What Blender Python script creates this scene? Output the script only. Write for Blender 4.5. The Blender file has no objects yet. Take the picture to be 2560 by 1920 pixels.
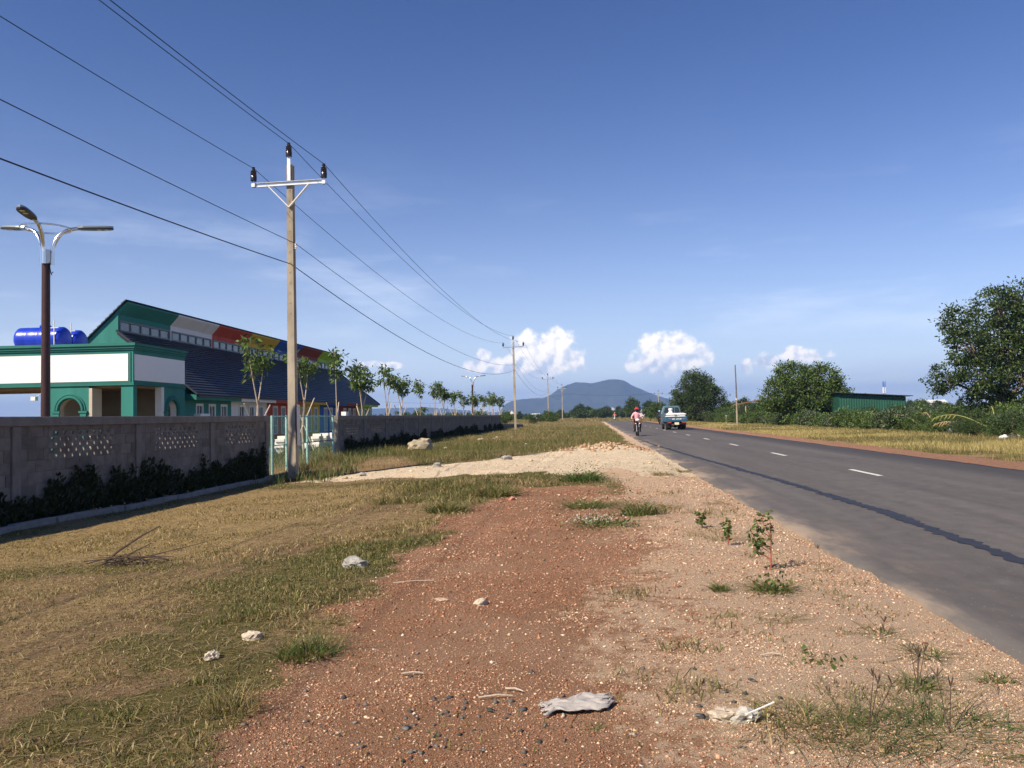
import bpy, bmesh, math, random
import numpy as np
from mathutils import Vector, Matrix, noise as mnoise

scene = bpy.context.scene
COL = scene.collection
rad = math.radians

# ------------------------------------------------------------------ camera
EYE = 1.65
PITCH, YAW, ROLL = rad(2.235), rad(5.526), 0.019
cam_data = bpy.data.cameras.new('camera')
cam_data.sensor_width = 36.0
cam_data.lens = 36.0 * 2071.0 / 2560.0
cam_data.clip_start = 0.05
cam_data.clip_end = 30000
cam = bpy.data.objects.new('camera', cam_data)
COL.objects.link(cam)
_fl = Vector((-math.sin(YAW), math.cos(YAW), 0))
_rl = Vector((math.cos(YAW), math.sin(YAW), 0))
_fw = _fl * math.cos(PITCH) + Vector((0, 0, 1)) * math.sin(PITCH)
_up = Vector((0, 0, 1)) * math.cos(PITCH) - _fl * math.sin(PITCH)
_ex = _rl * math.cos(ROLL) - _up * math.sin(ROLL)
_ey = _up * math.cos(ROLL) + _rl * math.sin(ROLL)
cam.matrix_world = Matrix(((_ex.x, _ey.x, -_fw.x, 0), (_ex.y, _ey.y, -_fw.y, 0),
                           (_ex.z, _ey.z, -_fw.z, EYE), (0, 0, 0, 1)))
scene.camera = cam

# ------------------------------------------------------------------ light
SUN_TRAVEL = Vector((0.76, 0.84, -1.0)).normalized()
SUN_EL = math.asin(-SUN_TRAVEL.z)
SUN_AZ = math.atan2(-SUN_TRAVEL.x, -SUN_TRAVEL.y)      # clockwise from +Y
sun_data = bpy.data.lights.new('sun', 'SUN')
sun_data.energy = 5.0
sun_data.angle = rad(0.53)
sun_data.color = (1.0, 0.88, 0.69)
sun = bpy.data.objects.new('sun', sun_data)
COL.objects.link(sun)
sun.rotation_euler = SUN_TRAVEL.to_track_quat('-Z', 'Y').to_euler()
sun.location = (-30, -30, 60)

scene.view_settings.view_transform = 'Standard'
scene.view_settings.look = 'None'
scene.view_settings.gamma = 1.0
scene.view_settings.exposure = 0.54
scene.view_settings.use_curve_mapping = False
scene.cycles.use_denoising = True
scene.cycles.max_bounces = 6
scene.cycles.diffuse_bounces = 2
scene.cycles.glossy_bounces = 2
scene.cycles.transmission_bounces = 4
scene.cycles.transparent_max_bounces = 8
scene.cycles.volume_bounces = 0
scene.cycles.caustics_reflective = False
scene.cycles.caustics_refractive = False

# ------------------------------------------------------------------ sky
world = bpy.data.worlds.new('World')
scene.world = world
world.use_nodes = True
world.cycles.sampling_method = 'MANUAL'
world.cycles.sample_map_resolution = 512
wn, wl = world.node_tree.nodes, world.node_tree.links
wn.clear()


def wnode(t, **kw):
    n = wn.new(t)
    for k, v in kw.items():
        setattr(n, k, v)
    return n


def wmath(op, a, b=None, c=None, clamp=False):
    n = wnode('ShaderNodeMath', operation=op, use_clamp=clamp)
    for i, v in enumerate((a, b, c)):
        if v is None:
            continue
        if isinstance(v, (int, float)):
            n.inputs[i].default_value = v
        else:
            wl.new(v, n.inputs[i])
    return n.outputs[0]


def wstep(v, lo, hi):
    n = wnode('ShaderNodeMapRange', interpolation_type='SMOOTHSTEP')
    wl.new(v, n.inputs[0])
    n.inputs[1].default_value, n.inputs[2].default_value = lo, hi
    n.inputs[3].default_value, n.inputs[4].default_value = 0, 1
    return n.outputs[0]


def wmix(f, a, b):
    n = wnode('ShaderNodeMix', data_type='RGBA')
    if isinstance(f, (int, float)):
        n.inputs[0].default_value = f
    else:
        wl.new(f, n.inputs[0])
    for i, v in ((6, a), (7, b)):
        if isinstance(v, tuple):
            n.inputs[i].default_value = v + (1,)
        else:
            wl.new(v, n.inputs[i])
    return n.outputs[2]


SKY_STRENGTH = 0.076
sky = wnode('ShaderNodeTexSky', sky_type='NISHITA')
sky.sun_disc = False
sky.sun_elevation = SUN_EL
sky.sun_rotation = SUN_AZ
sky.altitude = 20
sky.air_density = 1.0
sky.dust_density = 0.1
sky.ozone_density = 4.0
tc = wnode('ShaderNodeTexCoord')
sep = wnode('ShaderNodeSeparateXYZ')
wl.new(tc.outputs['Generated'], sep.inputs[0])
az = wmath('MULTIPLY', wmath('ARCTAN2', sep.outputs[0], sep.outputs[1]), 180 / math.pi)
el = wmath('MULTIPLY', wmath('ARCSINE', sep.outputs[2]), 180 / math.pi)
pos = wnode('ShaderNodeCombineXYZ')
wl.new(az, pos.inputs[0])
wl.new(el, pos.inputs[1])


def wnoise(scale, detail, rough=0.55, off=(0, 0, 0), sy=1.0):
    m = wnode('ShaderNodeMapping')
    wl.new(pos.outputs[0], m.inputs[0])
    m.inputs['Location'].default_value = off
    m.inputs['Scale'].default_value = (1, sy, 1)
    n = wnode('ShaderNodeTexNoise', noise_dimensions='2D')
    wl.new(m.outputs[0], n.inputs['Vector'])
    n.inputs['Scale'].default_value = scale
    n.inputs['Detail'].default_value = detail
    n.inputs['Roughness'].default_value = rough
    return n.outputs['Fac']


# cumulus heads: azimuth, elevation, half width, half height, all in degrees
HEADS = [(-2.57, 4.85, 1.33, 1.1), (-4.43, 4.7, 1.0, 1.0), (-1.62, 3.81, 1.0, 1.0), (-3.56, 3.58, 1.9, 0.95),
         (-5.78, 3.48, 1.4, 0.55), (-5.21, 4.0, 0.75, 0.6), (-7.57, 4.12, 0.5, 0.55), (-7.99, 3.45, 0.9, 0.4),
         (4.41, 4.68, 1.05, 0.85), (5.88, 4.5, 1.05, 0.9), (4.92, 3.77, 1.8, 0.85), (6.65, 3.6, 1.2, 0.95),
         (3.29, 3.19, 0.9, 0.45), (5.71, 3.2, 1.8, 0.6), (10.37, 3.05, 0.45, 0.5), (11.5, 3.33, 0.75, 0.5),
         (13.95, 3.57, 1.35, 0.5), (13.47, 3.9, 0.6, 0.35), (-15.24, 3.75, 0.75, 0.22), (-13.62, 3.65, 0.9, 0.22)]
field = None
for (a0, e0, ra, re) in HEADS:
    vm = wnode('ShaderNodeVectorMath', operation='MULTIPLY_ADD')
    wl.new(pos.outputs[0], vm.inputs[0])
    vm.inputs[1].default_value = (1 / ra, 1 / re, 0)
    vm.inputs[2].default_value = (-a0 / ra, -e0 / re, 0)
    ln = wnode('ShaderNodeVectorMath', operation='LENGTH')
    wl.new(vm.outputs[0], ln.inputs[0])
    field = ln.outputs['Value'] if field is None else wmath('MINIMUM', field, ln.outputs['Value'])
field = wmath('SUBTRACT', 1.0, field)
n_big = wnoise(0.95, 7, 0.55)
n_soft = wnoise(0.95, 3, 0.5)
n_lit = wnoise(0.95, 3, 0.5, off=(0.30, -0.26, 0))
puff = wmath('ADD', field, wmath('MULTIPLY', wmath('SUBTRACT', n_big, 0.5), 1.6))
alpha = wstep(puff, -0.30, 0.30)
# soft cloud base: cumulus fades downwards into grey bank
relief = wmath('MULTIPLY', wmath('SUBTRACT', n_soft, n_lit), 3.0)
height = wstep(el, 2.6, 4.6)
lit = wmath('ADD', wmath('MULTIPLY', height, 0.55), relief)
lit = wmath('ADD', lit, 0.34, clamp=True)
thick = wmath('MULTIPLY', alpha, wstep(el, 1.9, 3.3))
cloud_col = wmix(lit, (0.58, 0.64, 0.77), (1.12, 1.05, 0.97))
# low grey bank behind the hills
bank_n = wnoise(0.30, 6, 0.6, off=(3, 7, 0), sy=3.0)
bank_e = wmath('MULTIPLY', wstep(el, -0.5, 1.2), wmath('SUBTRACT', 1.0, wstep(el, 2.2, 4.4)))
bank = wmath('MULTIPLY', wstep(bank_n, 0.36, 0.62), bank_e)
# thin high streaks
wisp_n = wnoise(0.055, 8, 0.60, off=(11, 2.4, 0), sy=5.0)
wisp = wmath('MULTIPLY', wstep(wisp_n, 0.48, 0.80), wmath('MULTIPLY', wstep(el, 2.0, 5.0), wmath('SUBTRACT', 1.0, wstep(el, 6.0, 19.0))))

skymul = wnode('ShaderNodeVectorMath', operation='SCALE')
wl.new(sky.outputs[0], skymul.inputs[0])
skymul.inputs['Scale'].default_value = SKY_STRENGTH
tint = wnode('ShaderNodeVectorMath', operation='MULTIPLY')
wl.new(skymul.outputs[0], tint.inputs[0])
tint.inputs[1].default_value = (0.76, 0.91, 1.19)
gam = wnode('ShaderNodeGamma')
wl.new(tint.outputs[0], gam.inputs[0])
gam.inputs[1].default_value = 1.22
# pale humid air towards the horizon, the same all the way round
humid = wmath('MULTIPLY', wmath('POWER', 2.718, wmath('MULTIPLY', wmath('MAXIMUM', el, 0.0), -0.165)), 0.90)
c0 = wmix(humid, gam.outputs[0], (0.92, 0.97, 1.0))
c1 = wmix(wmath('MULTIPLY', wisp, 0.36), c0, (0.80, 0.86, 0.95))
c2 = wmix(wmath('MULTIPLY', bank, 0.5), c1, (0.60, 0.68, 0.84))
c3 = wmix(thick, c2, cloud_col)
bg = wnode('ShaderNodeBackground')
wl.new(c3, bg.inputs[0])
bg.inputs[1].default_value = 1.0
out = wnode('ShaderNodeOutputWorld')
wl.new(bg.outputs[0], out.inputs[0])

# ------------------------------------------------------------------ helpers
RNG = np.random.default_rng(7)
random.seed(7)


def new_object(name, data=None, parent=None, loc=(0, 0, 0), rotz=0.0):
    o = bpy.data.objects.new(name, data)
    COL.objects.link(o)
    o.location = loc
    o.rotation_euler = (0, 0, rotz)
    if parent is not None:
        o.parent = parent
    return o


def tag(o, label=None, cat=None, group=None, kind=None):
    if label:
        o['label'] = label
    if cat:
        o['category'] = cat
    if group:
        o['group'] = group
    if kind:
        o['kind'] = kind
    return o


def thing(name, label, cat, loc=(0, 0, 0), rotz=0.0, group=None):
    return tag(new_object(name, None, None, loc, rotz), label, cat, group)


def copy_tree(o, parent=None):
    c = o.copy()
    COL.objects.link(c)
    c.parent = parent
    for ch in o.children:
        copy_tree(ch, c)
    return c


class MB:
    """collects faces; build() links them as one mesh object"""

    def __init__(self):
        self.v, self.f, self.m = [], [], []

    def add(self, vs, fs, mat=0):
        o = len(self.v)
        self.v.extend([tuple(p) for p in vs])
        for f in fs:
            self.f.append(tuple(i + o for i in f))
            self.m.append(mat)
        return self

    def box(self, x0, x1, y0, y1, z0, z1, mat=0):
        vs = [(x, y, z) for z in (z0, z1) for y in (y0, y1) for x in (x0, x1)]
        return self.add(vs, [(0, 2, 3, 1), (4, 5, 7, 6), (0, 1, 5, 4), (2, 6, 7, 3), (0, 4, 6, 2), (1, 3, 7, 5)], mat)

    def chbox(self, x0, x1, y0, y1, z0, z1, c=0.01, mat=0):
        """box with every edge chamfered"""
        lo, hi = (x0, y0, z0), (x1, y1, z1)
        vs, idx = [], {}
        for sx in (0, 1):
            for sy in (0, 1):
                for sz in (0, 1):
                    s = (sx, sy, sz)
                    for a in range(3):
                        p = []
                        for k in range(3):
                            b = hi[k] if s[k] else lo[k]
                            p.append(b if k == a else b + (-c if s[k] else c))
                        idx[(s, a)] = len(vs)
                        vs.append(tuple(p))
        fs = []
        for a in range(3):
            b, c2 = (a + 1) % 3, (a + 2) % 3
            for s in (0, 1):
                q = []
                for (u, w) in ((0, 0), (1, 0), (1, 1), (0, 1)):
                    k = [0, 0, 0]
                    k[a], k[b], k[c2] = s, u, w
                    q.append(idx[(tuple(k), a)])
                fs.append(tuple(q if s else q[::-1]))
        for a in range(3):
            b, c2 = (a + 1) % 3, (a + 2) % 3
            for u in (0, 1):
                for w in (0, 1):
                    k0, k1 = [0, 0, 0], [0, 0, 0]
                    k0[b] = k1[b] = u
                    k0[c2] = k1[c2] = w
                    k1[a] = 1
                    q = [idx[(tuple(k0), b)], idx[(tuple(k1), b)], idx[(tuple(k1), c2)], idx[(tuple(k0), c2)]]
                    fs.append(tuple(q if u == w else q[::-1]))
        for sx in (0, 1):
            for sy in (0, 1):
                for sz in (0, 1):
                    s = (sx, sy, sz)
                    fs.append((idx[(s, 0)], idx[(s, 1)], idx[(s, 2)]))
        return self.add(vs, fs, mat)

    def ring_tube(self, pts, radii, n=8, cap=True, mat=0, closed=False, flat=1.0):
        pts = [Vector(p) for p in pts]
        if isinstance(radii, (int, float)):
            radii = [radii] * len(pts)
        vs, fs = [], []
        N = len(pts)
        prev = None
        for i, p in enumerate(pts):
            if closed:
                t = pts[(i + 1) % N] - pts[i - 1]
            else:
                t = pts[min(i + 1, N - 1)] - pts[max(i - 1, 0)]
            if t.length < 1e-9:
                t = Vector((0, 0, 1))
            t.normalize()
            if prev is None:
                a = Vector((0, 0, 1)) if abs(t.z) < 0.9 else Vector((1, 0, 0))
                u = t.cross(a).normalized()
            else:
                u = (prev - t * prev.dot(t)).normalized()
            prev = u
            w = t.cross(u)
            for k in range(n):
                an = 2 * math.pi * (k + 0.5) / n
                vs.append(p + (u * math.cos(an) + w * math.sin(an) * flat) * radii[i])
        for i in range(N if closed else N - 1):
            j = (i + 1) % N
            for k in range(n):
                k2 = (k + 1) % n
                fs.append((i * n + k, i * n + k2, j * n + k2, j * n + k))
        if cap and not closed:
            fs.append(tuple(range(n - 1, -1, -1)))
            fs.append(tuple((N - 1) * n + k for k in range(n)))
        return self.add(vs, fs, mat)

    def cyl(self, p0, p1, r0, r1=None, n=10, mat=0):
        return self.ring_tube([p0, p1], [r0, r0 if r1 is None else r1], n, True, mat)

    def lathe(self, prof, c=(0, 0, 0), n=14, mat=0, axis='Z'):
        vs, fs = [], []
        for (r, z) in prof:
            for k in range(n):
                a = 2 * math.pi * k / n
                p = (r * math.cos(a), r * math.sin(a), z)
                if axis == 'X':
                    p = (p[2], p[0], p[1])
                elif axis == 'Y':
                    p = (p[0], p[2], p[1])
                vs.append((p[0] + c[0], p[1] + c[1], p[2] + c[2]))
        for i in range(len(prof) - 1):
            for k in range(n):
                k2 = (k + 1) % n
                fs.append((i * n + k, i * n + k2, (i + 1) * n + k2, (i + 1) * n + k))
        fs.append(tuple(range(n - 1, -1, -1)))
        fs.append(tuple((len(prof) - 1) * n + k for k in range(n)))
        return self.add(vs, fs, mat)

    def ellipsoid(self, c, r, nu=14, nv=9, mat=0, nz=0.0, seed=0, ns=2.0):
        vs, fs = [], []
        for j in range(nv + 1):
            ph = math.pi * j / nv
            for i in range(nu):
                th_ = 2 * math.pi * i / nu
                d = Vector((math.sin(ph) * math.cos(th_), math.sin(ph) * math.sin(th_), math.cos(ph)))
                s = 1.0
                if nz:
                    s += nz * (mnoise.fractal(d * ns + Vector((seed * 7.3, seed * 1.7, 3)), 0.9, 2.0, 3))
                vs.append((c[0] + d.x * r[0] * s, c[1] + d.y * r[1] * s, c[2] + d.z * r[2] * s))
        for j in range(nv):
            for i in range(nu):
                i2 = (i + 1) % nu
                fs.append((j * nu + i, (j + 1) * nu + i, (j + 1) * nu + i2, j * nu + i2))
        return self.add(vs, fs, mat)

    def prism(self, poly, y0, y1, mat=0, plane='XZ'):
        """closed polygon extruded; XZ polygons run along Y, YZ along X, XY along Z"""
        n = len(poly)
        def P(a, b, t):
            return {'XZ': (a, t, b), 'YZ': (t, a, b), 'XY': (a, b, t)}[plane]
        vs = [P(a, b, y0) for a, b in poly] + [P(a, b, y1) for a, b in poly]
        fs = [tuple(range(n)), tuple(range(2 * n - 1, n - 1, -1))]
        fs += [(i, n + i, n + (i + 1) % n, (i + 1) % n) for i in range(n)]
        return self.add(vs, fs, mat)

    def mesh(self, name, mats, smooth=False):
        me = bpy.data.meshes.new(name)
        me.from_pydata(self.v, [], self.f)
        if not isinstance(mats, (list, tuple)):
            mats = [mats]
        for m in mats:
            me.materials.append(m)
        if len(mats) > 1:
            me.polygons.foreach_set('material_index', self.m)
        me.update()
        bm = bmesh.new()
        bm.from_mesh(me)
        bmesh.ops.recalc_face_normals(bm, faces=bm.faces)
        bm.to_mesh(me)
        bm.free()
        if smooth:
            me.polygons.foreach_set('use_smooth', [True] * len(me.polygons))
            try:
                me.set_sharp_from_angle(angle=rad(38))
            except Exception:
                pass
        return me

    def build(self, name, mats, parent=None, loc=(0, 0, 0), rotz=0.0, smooth=False, label=None, kind=None):
        o = new_object(name, self.mesh(name, mats, smooth), parent, loc, rotz)
        return tag(o, label=label, kind=kind)


def np_mesh(name, V, F, mat, col=None, attrs=None, smooth=False):
    """mesh from numpy arrays; F is (m,3) or (m,4)"""
    V = np.ascontiguousarray(V, np.float32)
    F = np.ascontiguousarray(F, np.int32)
    me = bpy.data.meshes.new(name)
    me.vertices.add(len(V))
    me.vertices.foreach_set('co', V.ravel())
    m, k = F.shape
    me.loops.add(m * k)
    me.loops.foreach_set('vertex_index', F.ravel())
    me.polygons.add(m)
    me.polygons.foreach_set('loop_start', np.arange(0, m * k, k, dtype=np.int32))
    try:
        me.polygons.foreach_set('loop_total', np.full(m, k, np.int32))
    except Exception:
        pass
    if smooth:
        me.polygons.foreach_set('use_smooth', np.ones(m, bool))
    if col is not None:
        ca = me.color_attributes.new('Col', 'FLOAT_COLOR', 'POINT')
        c4 = np.ones((len(V), 4), np.float32)
        c4[:, :3] = col
        ca.data.foreach_set('color', c4.ravel())
    for an, av in (attrs or {}).items():
        at = me.attributes.new(an, 'FLOAT', 'POINT')
        at.data.foreach_set('value', np.ascontiguousarray(av, np.float32))
    me.update(calc_edges=True)
    me.validate()
    me.materials.append(mat)
    return me


# ------------------------------------------------------------------ materials
def nodes_of(m):
    m.use_nodes = True
    return m.node_tree.nodes, m.node_tree.links


MATS = {}


def M(name, col, rough=0.8, var=0.12, scale=6.0, bump=0.15, bscale=None, rnd=0.0, metal=0.0, col2=None, spec=0.3,
      detail=5.0, stretch=(1, 1, 1), coat=0.0):
    """procedural paint, stone, metal...: noise in world space, with a per-object shift"""
    if name in MATS:
        return MATS[name]
    m = bpy.data.materials.new(name)
    n, l = nodes_of(m)
    b = n['Principled BSDF']
    b.inputs['Roughness'].default_value = rough
    b.inputs['Metallic'].default_value = metal
    b.inputs['Specular IOR Level'].default_value = spec
    if coat:
        b.inputs['Coat Weight'].default_value = coat
    g = n.new('ShaderNodeNewGeometry')
    mp = n.new('ShaderNodeMapping')
    mp.inputs['Scale'].default_value = stretch
    l.new(g.outputs['Position'], mp.inputs[0])
    t = n.new('ShaderNodeTexNoise')
    t.inputs['Scale'].default_value = scale
    t.inputs['Detail'].default_value = detail
    t.inputs['Roughness'].default_value = 0.62
    l.new(mp.outputs[0], t.inputs['Vector'])
    r = n.new('ShaderNodeMapRange')
    r.inputs[1].default_value, r.inputs[2].default_value = 0.3, 0.7
    l.new(t.outputs['Fac'], r.inputs[0])
    mx = n.new('ShaderNodeMix')
    mx.data_type = 'RGBA'
    a = tuple(c * (1 - var) for c in col)
    c2 = col2 or tuple(min(1, c * (1 + var)) for c in col)
    mx.inputs[6].default_value = a + (1,)
    mx.inputs[7].default_value = tuple(c2) + (1,)
    l.new(r.outputs[0], mx.inputs[0])
    src = mx.outputs[2]
    if rnd:
        oi = n.new('ShaderNodeObjectInfo')
        rr = n.new('ShaderNodeMapRange')
        rr.inputs[3].default_value, rr.inputs[4].default_value = 1 - rnd, 1 + rnd
        l.new(oi.outputs['Random'], rr.inputs[0])
        vm = n.new('ShaderNodeVectorMath')
        vm.operation = 'SCALE'
        l.new(src, vm.inputs[0])
        l.new(rr.outputs[0], vm.inputs['Scale'])
        src = vm.outputs[0]
    l.new(src, b.inputs['Base Color'])
    if bump:
        t2 = n.new('ShaderNodeTexNoise')
        t2.inputs['Scale'].default_value = bscale or scale * 6
        t2.inputs['Detail'].default_value = 6
        l.new(mp.outputs[0], t2.inputs['Vector'])
        bp = n.new('ShaderNodeBump')
        bp.inputs['Strength'].default_value = bump
        bp.inputs['Distance'].default_value = 0.02
        l.new(t2.outputs['Fac'], bp.inputs['Height'])
        l.new(bp.outputs[0], b.inputs['Normal'])
    MATS[name] = m
    return m


def leaf_mat(name, trans=0.35, rough=0.5, tint=(1, 1, 1), spec=0.35):
    m = bpy.data.materials.new(name)
    n, l = nodes_of(m)
    b = n['Principled BSDF']
    b.inputs['Roughness'].default_value = rough
    b.inputs['Specular IOR Level'].default_value = spec
    at = n.new('ShaderNodeVertexColor')
    at.layer_name = 'Col'
    mul = n.new('ShaderNodeMix')
    mul.data_type = 'RGBA'
    mul.blend_type = 'MULTIPLY'
    mul.inputs[0].default_value = 1
    l.new(at.outputs[0], mul.inputs[6])
    mul.inputs[7].default_value = tuple(tint) + (1,)
    l.new(mul.outputs[2], b.inputs['Base Color'])
    tr = n.new('ShaderNodeBsdfTranslucent')
    tm = n.new('ShaderNodeMix')
    tm.data_type = 'RGBA'
    tm.blend_type = 'MULTIPLY'
    tm.inputs[0].default_value = 1
    l.new(mul.outputs[2], tm.inputs[6])
    tm.inputs[7].default_value = (1.25, 1.3, 0.7, 1)
    l.new(tm.outputs[2], tr.inputs[0])
    ms = n.new('ShaderNodeMixShader')
    ms.inputs[0].default_value = trans
    l.new(b.outputs[0], ms.inputs[1])
    l.new(tr.outputs[0], ms.inputs[2])
    l.new(ms.outputs[0], n['Material Output'].inputs['Surface'])
    return m


LEAF = leaf_mat('leaf', 0.30, 0.5)
BLADE = leaf_mat('grass_blade', 0.30, 0.6)

mConcrete = M('concrete', (0.42, 0.38, 0.33), 0.9, 0.18, 3.0, 0.25)
mPoleConcrete = M('pole_concrete', (0.27, 0.22, 0.165), 0.9, 0.22, 1.6, 0.3, stretch=(1, 1, 0.5), col2=(0.43, 0.37, 0.29))
mBlock = M('grey_block', (0.165, 0.145, 0.130), 0.95, 0.25, 5.0, 0.5, 60, rnd=0.2)
mMortar = M('mortar', (0.20, 0.178, 0.16), 0.95, 0.15, 9.0, 0.4, 50)
mKerb = M('kerb_concrete', (0.24, 0.22, 0.205), 0.95, 0.2, 6.0, 0.4)
mGalv = M('galvanised', (0.70, 0.69, 0.66), 0.38, 0.1, 6.0, 0.05, metal=0.75)
mChrome = M('chrome', (0.75, 0.75, 0.74), 0.22, 0.04, 6.0, 0.0, metal=1.0)
mWhitePaint = M('white_paint', (0.78, 0.76, 0.72), 0.7, 0.05, 4.0, 0.05)
mPorcelain = M('brown_porcelain', (0.028, 0.02, 0.022), 0.18, 0.1, 6.0, 0.0, spec=0.5)
mBrownPole = M('brown_pole', (0.050, 0.019, 0.017), 0.45, 0.25, 7.0, 0.1, spec=0.4)
mWire = M('wire', (0.012, 0.012, 0.018), 0.6, 0.05, 4.0, 0.0)
mDarkMetal = M('dark_metal', (0.03, 0.03, 0.032), 0.45, 0.15, 8.0, 0.05)
mBlack = M('black_rubber', (0.014, 0.014, 0.015), 0.8, 0.2, 12.0, 0.1)
mGlass = M('window_glass', (0.045, 0.055, 0.06), 0.12, 0.1, 3.0, 0.0, spec=0.6)

# ------------------------------------------------------------------ terrain
def sstep(x, a, b):
    t = np.clip((x - a) / (b - a), 0, 1)
    return t * t * (3 - 2 * t)


def vnoise(x, y, s, seed=0):
    """cheap smooth value noise, vectorised, about 0..1"""
    x = np.asarray(x, float) / s
    y = np.asarray(y, float) / s
    xi, yi = np.floor(x), np.floor(y)
    fx, fy = x - xi, y - yi
    fx, fy = fx * fx * (3 - 2 * fx), fy * fy * (3 - 2 * fy)
    def h(i, j):
        v = np.sin(i * 127.1 + j * 311.7 + seed * 74.7) * 43758.5453
        return v - np.floor(v)
    return (h(xi, yi) * (1 - fx) + h(xi + 1, yi) * fx) * (1 - fy) + (h(xi, yi + 1) * (1 - fx) + h(xi + 1, yi + 1) * fx) * fy


def fbm(x, y, s, seed=0, oct_=4):
    v, a, t = 0, 0.5, 0
    for i in range(oct_):
        v = v + a * vnoise(x, y, s / 2 ** i, seed + i * 3)
        t += a
        a *= 0.55
    return v / t


def poly_sd(x, y, poly):
    """signed distance to a polygon, positive inside"""
    x, y = np.asarray(x, float), np.asarray(y, float)
    d = np.full(x.shape, 1e9)
    ins = np.zeros(x.shape, bool)
    n = len(poly)
    for i in range(n):
        (ax, ay), (bx, by) = poly[i], poly[(i + 1) % n]
        ex, ey = bx - ax, by - ay
        t = np.clip(((x - ax) * ex + (y - ay) * ey) / (ex * ex + ey * ey), 0, 1)
        d = np.minimum(d, np.hypot(x - ax - t * ex, y - ay - t * ey))
        c = ((ay > y) != (by > y)) & (x < (bx - ax) * (y - ay) / (by - ay + 1e-12) + ax)
        ins ^= c
    return np.where(ins, d, -d)


ROAD_L, ROAD_R, ROAD_Z, BEND_Y, BEND_R = 2.2, 8.86, 0.33, 152.0, 62.0
ROAD_C = (ROAD_L + ROAD_R) / 2


def road_point(s):
    """centre line: straight, then a bend to the left; s is length from Y=0"""
    if s < BEND_Y:
        return Vector((ROAD_C, s, 0)), Vector((1, 0, 0))
    a = (s - BEND_Y) / BEND_R
    if a < rad(80):
        return (Vector((ROAD_C - BEND_R + BEND_R * math.cos(a), BEND_Y + BEND_R * math.sin(a), 0)),
                Vector((math.cos(a), math.sin(a), 0)))
    e = rad(80)
    p = Vector((ROAD_C - BEND_R + BEND_R * math.cos(e), BEND_Y + BEND_R * math.sin(e), 0))
    return p + Vector((-math.sin(e), math.cos(e), 0)) * (s - BEND_Y - BEND_R * e), Vector((math.cos(e), math.sin(e), 0))


def road_lat(x, y):
    """signed distance from the centre line, + to the right"""
    x, y = np.asarray(x, float), np.asarray(y, float)
    cx = ROAD_C - BEND_R
    r = np.hypot(x - cx, y - BEND_Y)
    ang = np.arctan2(y - BEND_Y, x - cx)
    bend = np.where((ang < rad(80)) & (ang > 0), r - BEND_R, 1e6)
    e = rad(80)
    px, py = cx + BEND_R * math.cos(e), BEND_Y + BEND_R * math.sin(e)
    far = np.where((x - px) * -math.sin(e) + (y - py) * math.cos(e) >= 0,
                   (x - px) * math.cos(e) + (y - py) * math.sin(e), 1e6)
    st = np.where(y <= BEND_Y, x - ROAD_C, 1e6)
    out_ = st
    out_ = np.where(np.abs(bend) < np.abs(out_), bend, out_)
    out_ = np.where((np.abs(far) < np.abs(out_)) & (x < 0), far, out_)
    return out_


SAND = [(-8.2, 20.9), (-5.4, 21.9), (-3.2, 20.6), (-1.3, 19.6), (0.3, 17.9), (1.6, 16.8), (2.4, 18), (2.5, 25),
        (2.1, 31), (0.6, 33.5), (-0.7, 32), (-2.3, 28.6), (-4.2, 25.8), (-6.8, 24.2)]
RED = [(-1.70, 2), (-1.80, 4.2), (-1.9, 6.1), (-1.8, 8), (-2.0, 10.6), (-1.6, 13.2), (-1.3, 16.0), (-0.2, 16.6),
       (0.75, 15.4), (0.60, 12.5), (0.25, 8), (0.0, 5), (-0.2, 2)]


def masks(x, y):
    x, y = np.asarray(x, float), np.asarray(y, float)
    n1 = fbm(x, y, 1.6, 1)
    n2 = fbm(x, y, 5.0, 5)
    n3 = fbm(x, y, 0.5, 9)
    lat = road_lat(x, y)
    left = -lat - 3.33                      # metres left of the road edge
    right = lat - 3.33
    sand = sstep(poly_sd(x, y, SAND) + (n1 - 0.5) * 1.6 + (n3 - 0.5) * 0.5, -0.15, 0.25)
    soft = sstep(x, -0.6, 0.6)                # hard edge to the lawn, long fade to the verge
    red = sstep(poly_sd(x, y, RED) + (n1 - 0.5) * 1.5 + (n3 - 0.5) * 0.9 + soft * (n2 - 0.5) * 1.2, -0.12 - 0.85 * soft, 0.2 + 0.75 * soft)
    w = np.where(y < 14, 3.3, 2.3) + 0.3 * np.sin(y * 0.35) + (n2 - 0.5) * 0.9
    w = np.where(y > 22, 0.55 + (n2 - 0.5) * 0.5, w)
    pink = sstep(w - left + (n1 - 0.5) * 0.9, -0.2, 0.3) * (left > -1) * (left < 6)
    pink2 = sstep(2.6 - right + (n1 - 0.5) * 1.6, -0.3, 0.5) * (right > -1)      # red shoulder beyond the road
    straw = sstep(fbm(x, y, 1.7, 21), 0.44, 0.66) * 0.5
    band = sstep(x, -9.0, -8.0) * (1 - sstep(x, -5.2 + (n2 - 0.5) * 3, -3.4 + (n2 - 0.5) * 3)) * sstep(y, 7.6, 9.8) * (1 - sstep(y, 17.5, 20.5))
    straw = np.clip(np.maximum(straw, band * 1.2), 0, 1)
    straw = np.where(right > 0, 0.55, straw)
    green = sstep(fbm(x, y, 1.3, 33) + (fbm(x, y, 6, 37) - 0.5) * 0.5 + 0.05 * (y < 9), 0.36, 0.66) * (1 - 0.85 * band)
    green = np.maximum(green, sstep(y, 27, 32) * (1 - sstep(y, 90, 140)) * 0.7 * (n2 > 0.3) * (x < 2))
    green = np.where(right > 10, 0.85, green)
    green = np.where(x < -9.6, np.maximum(green, 0.5), green)
    return dict(red=red, sand=sand, pink=np.clip(pink, 0, 1), pinkb=np.clip(pink2, 0, 1), straw=straw, green=np.clip(green, 0, 1))


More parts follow.
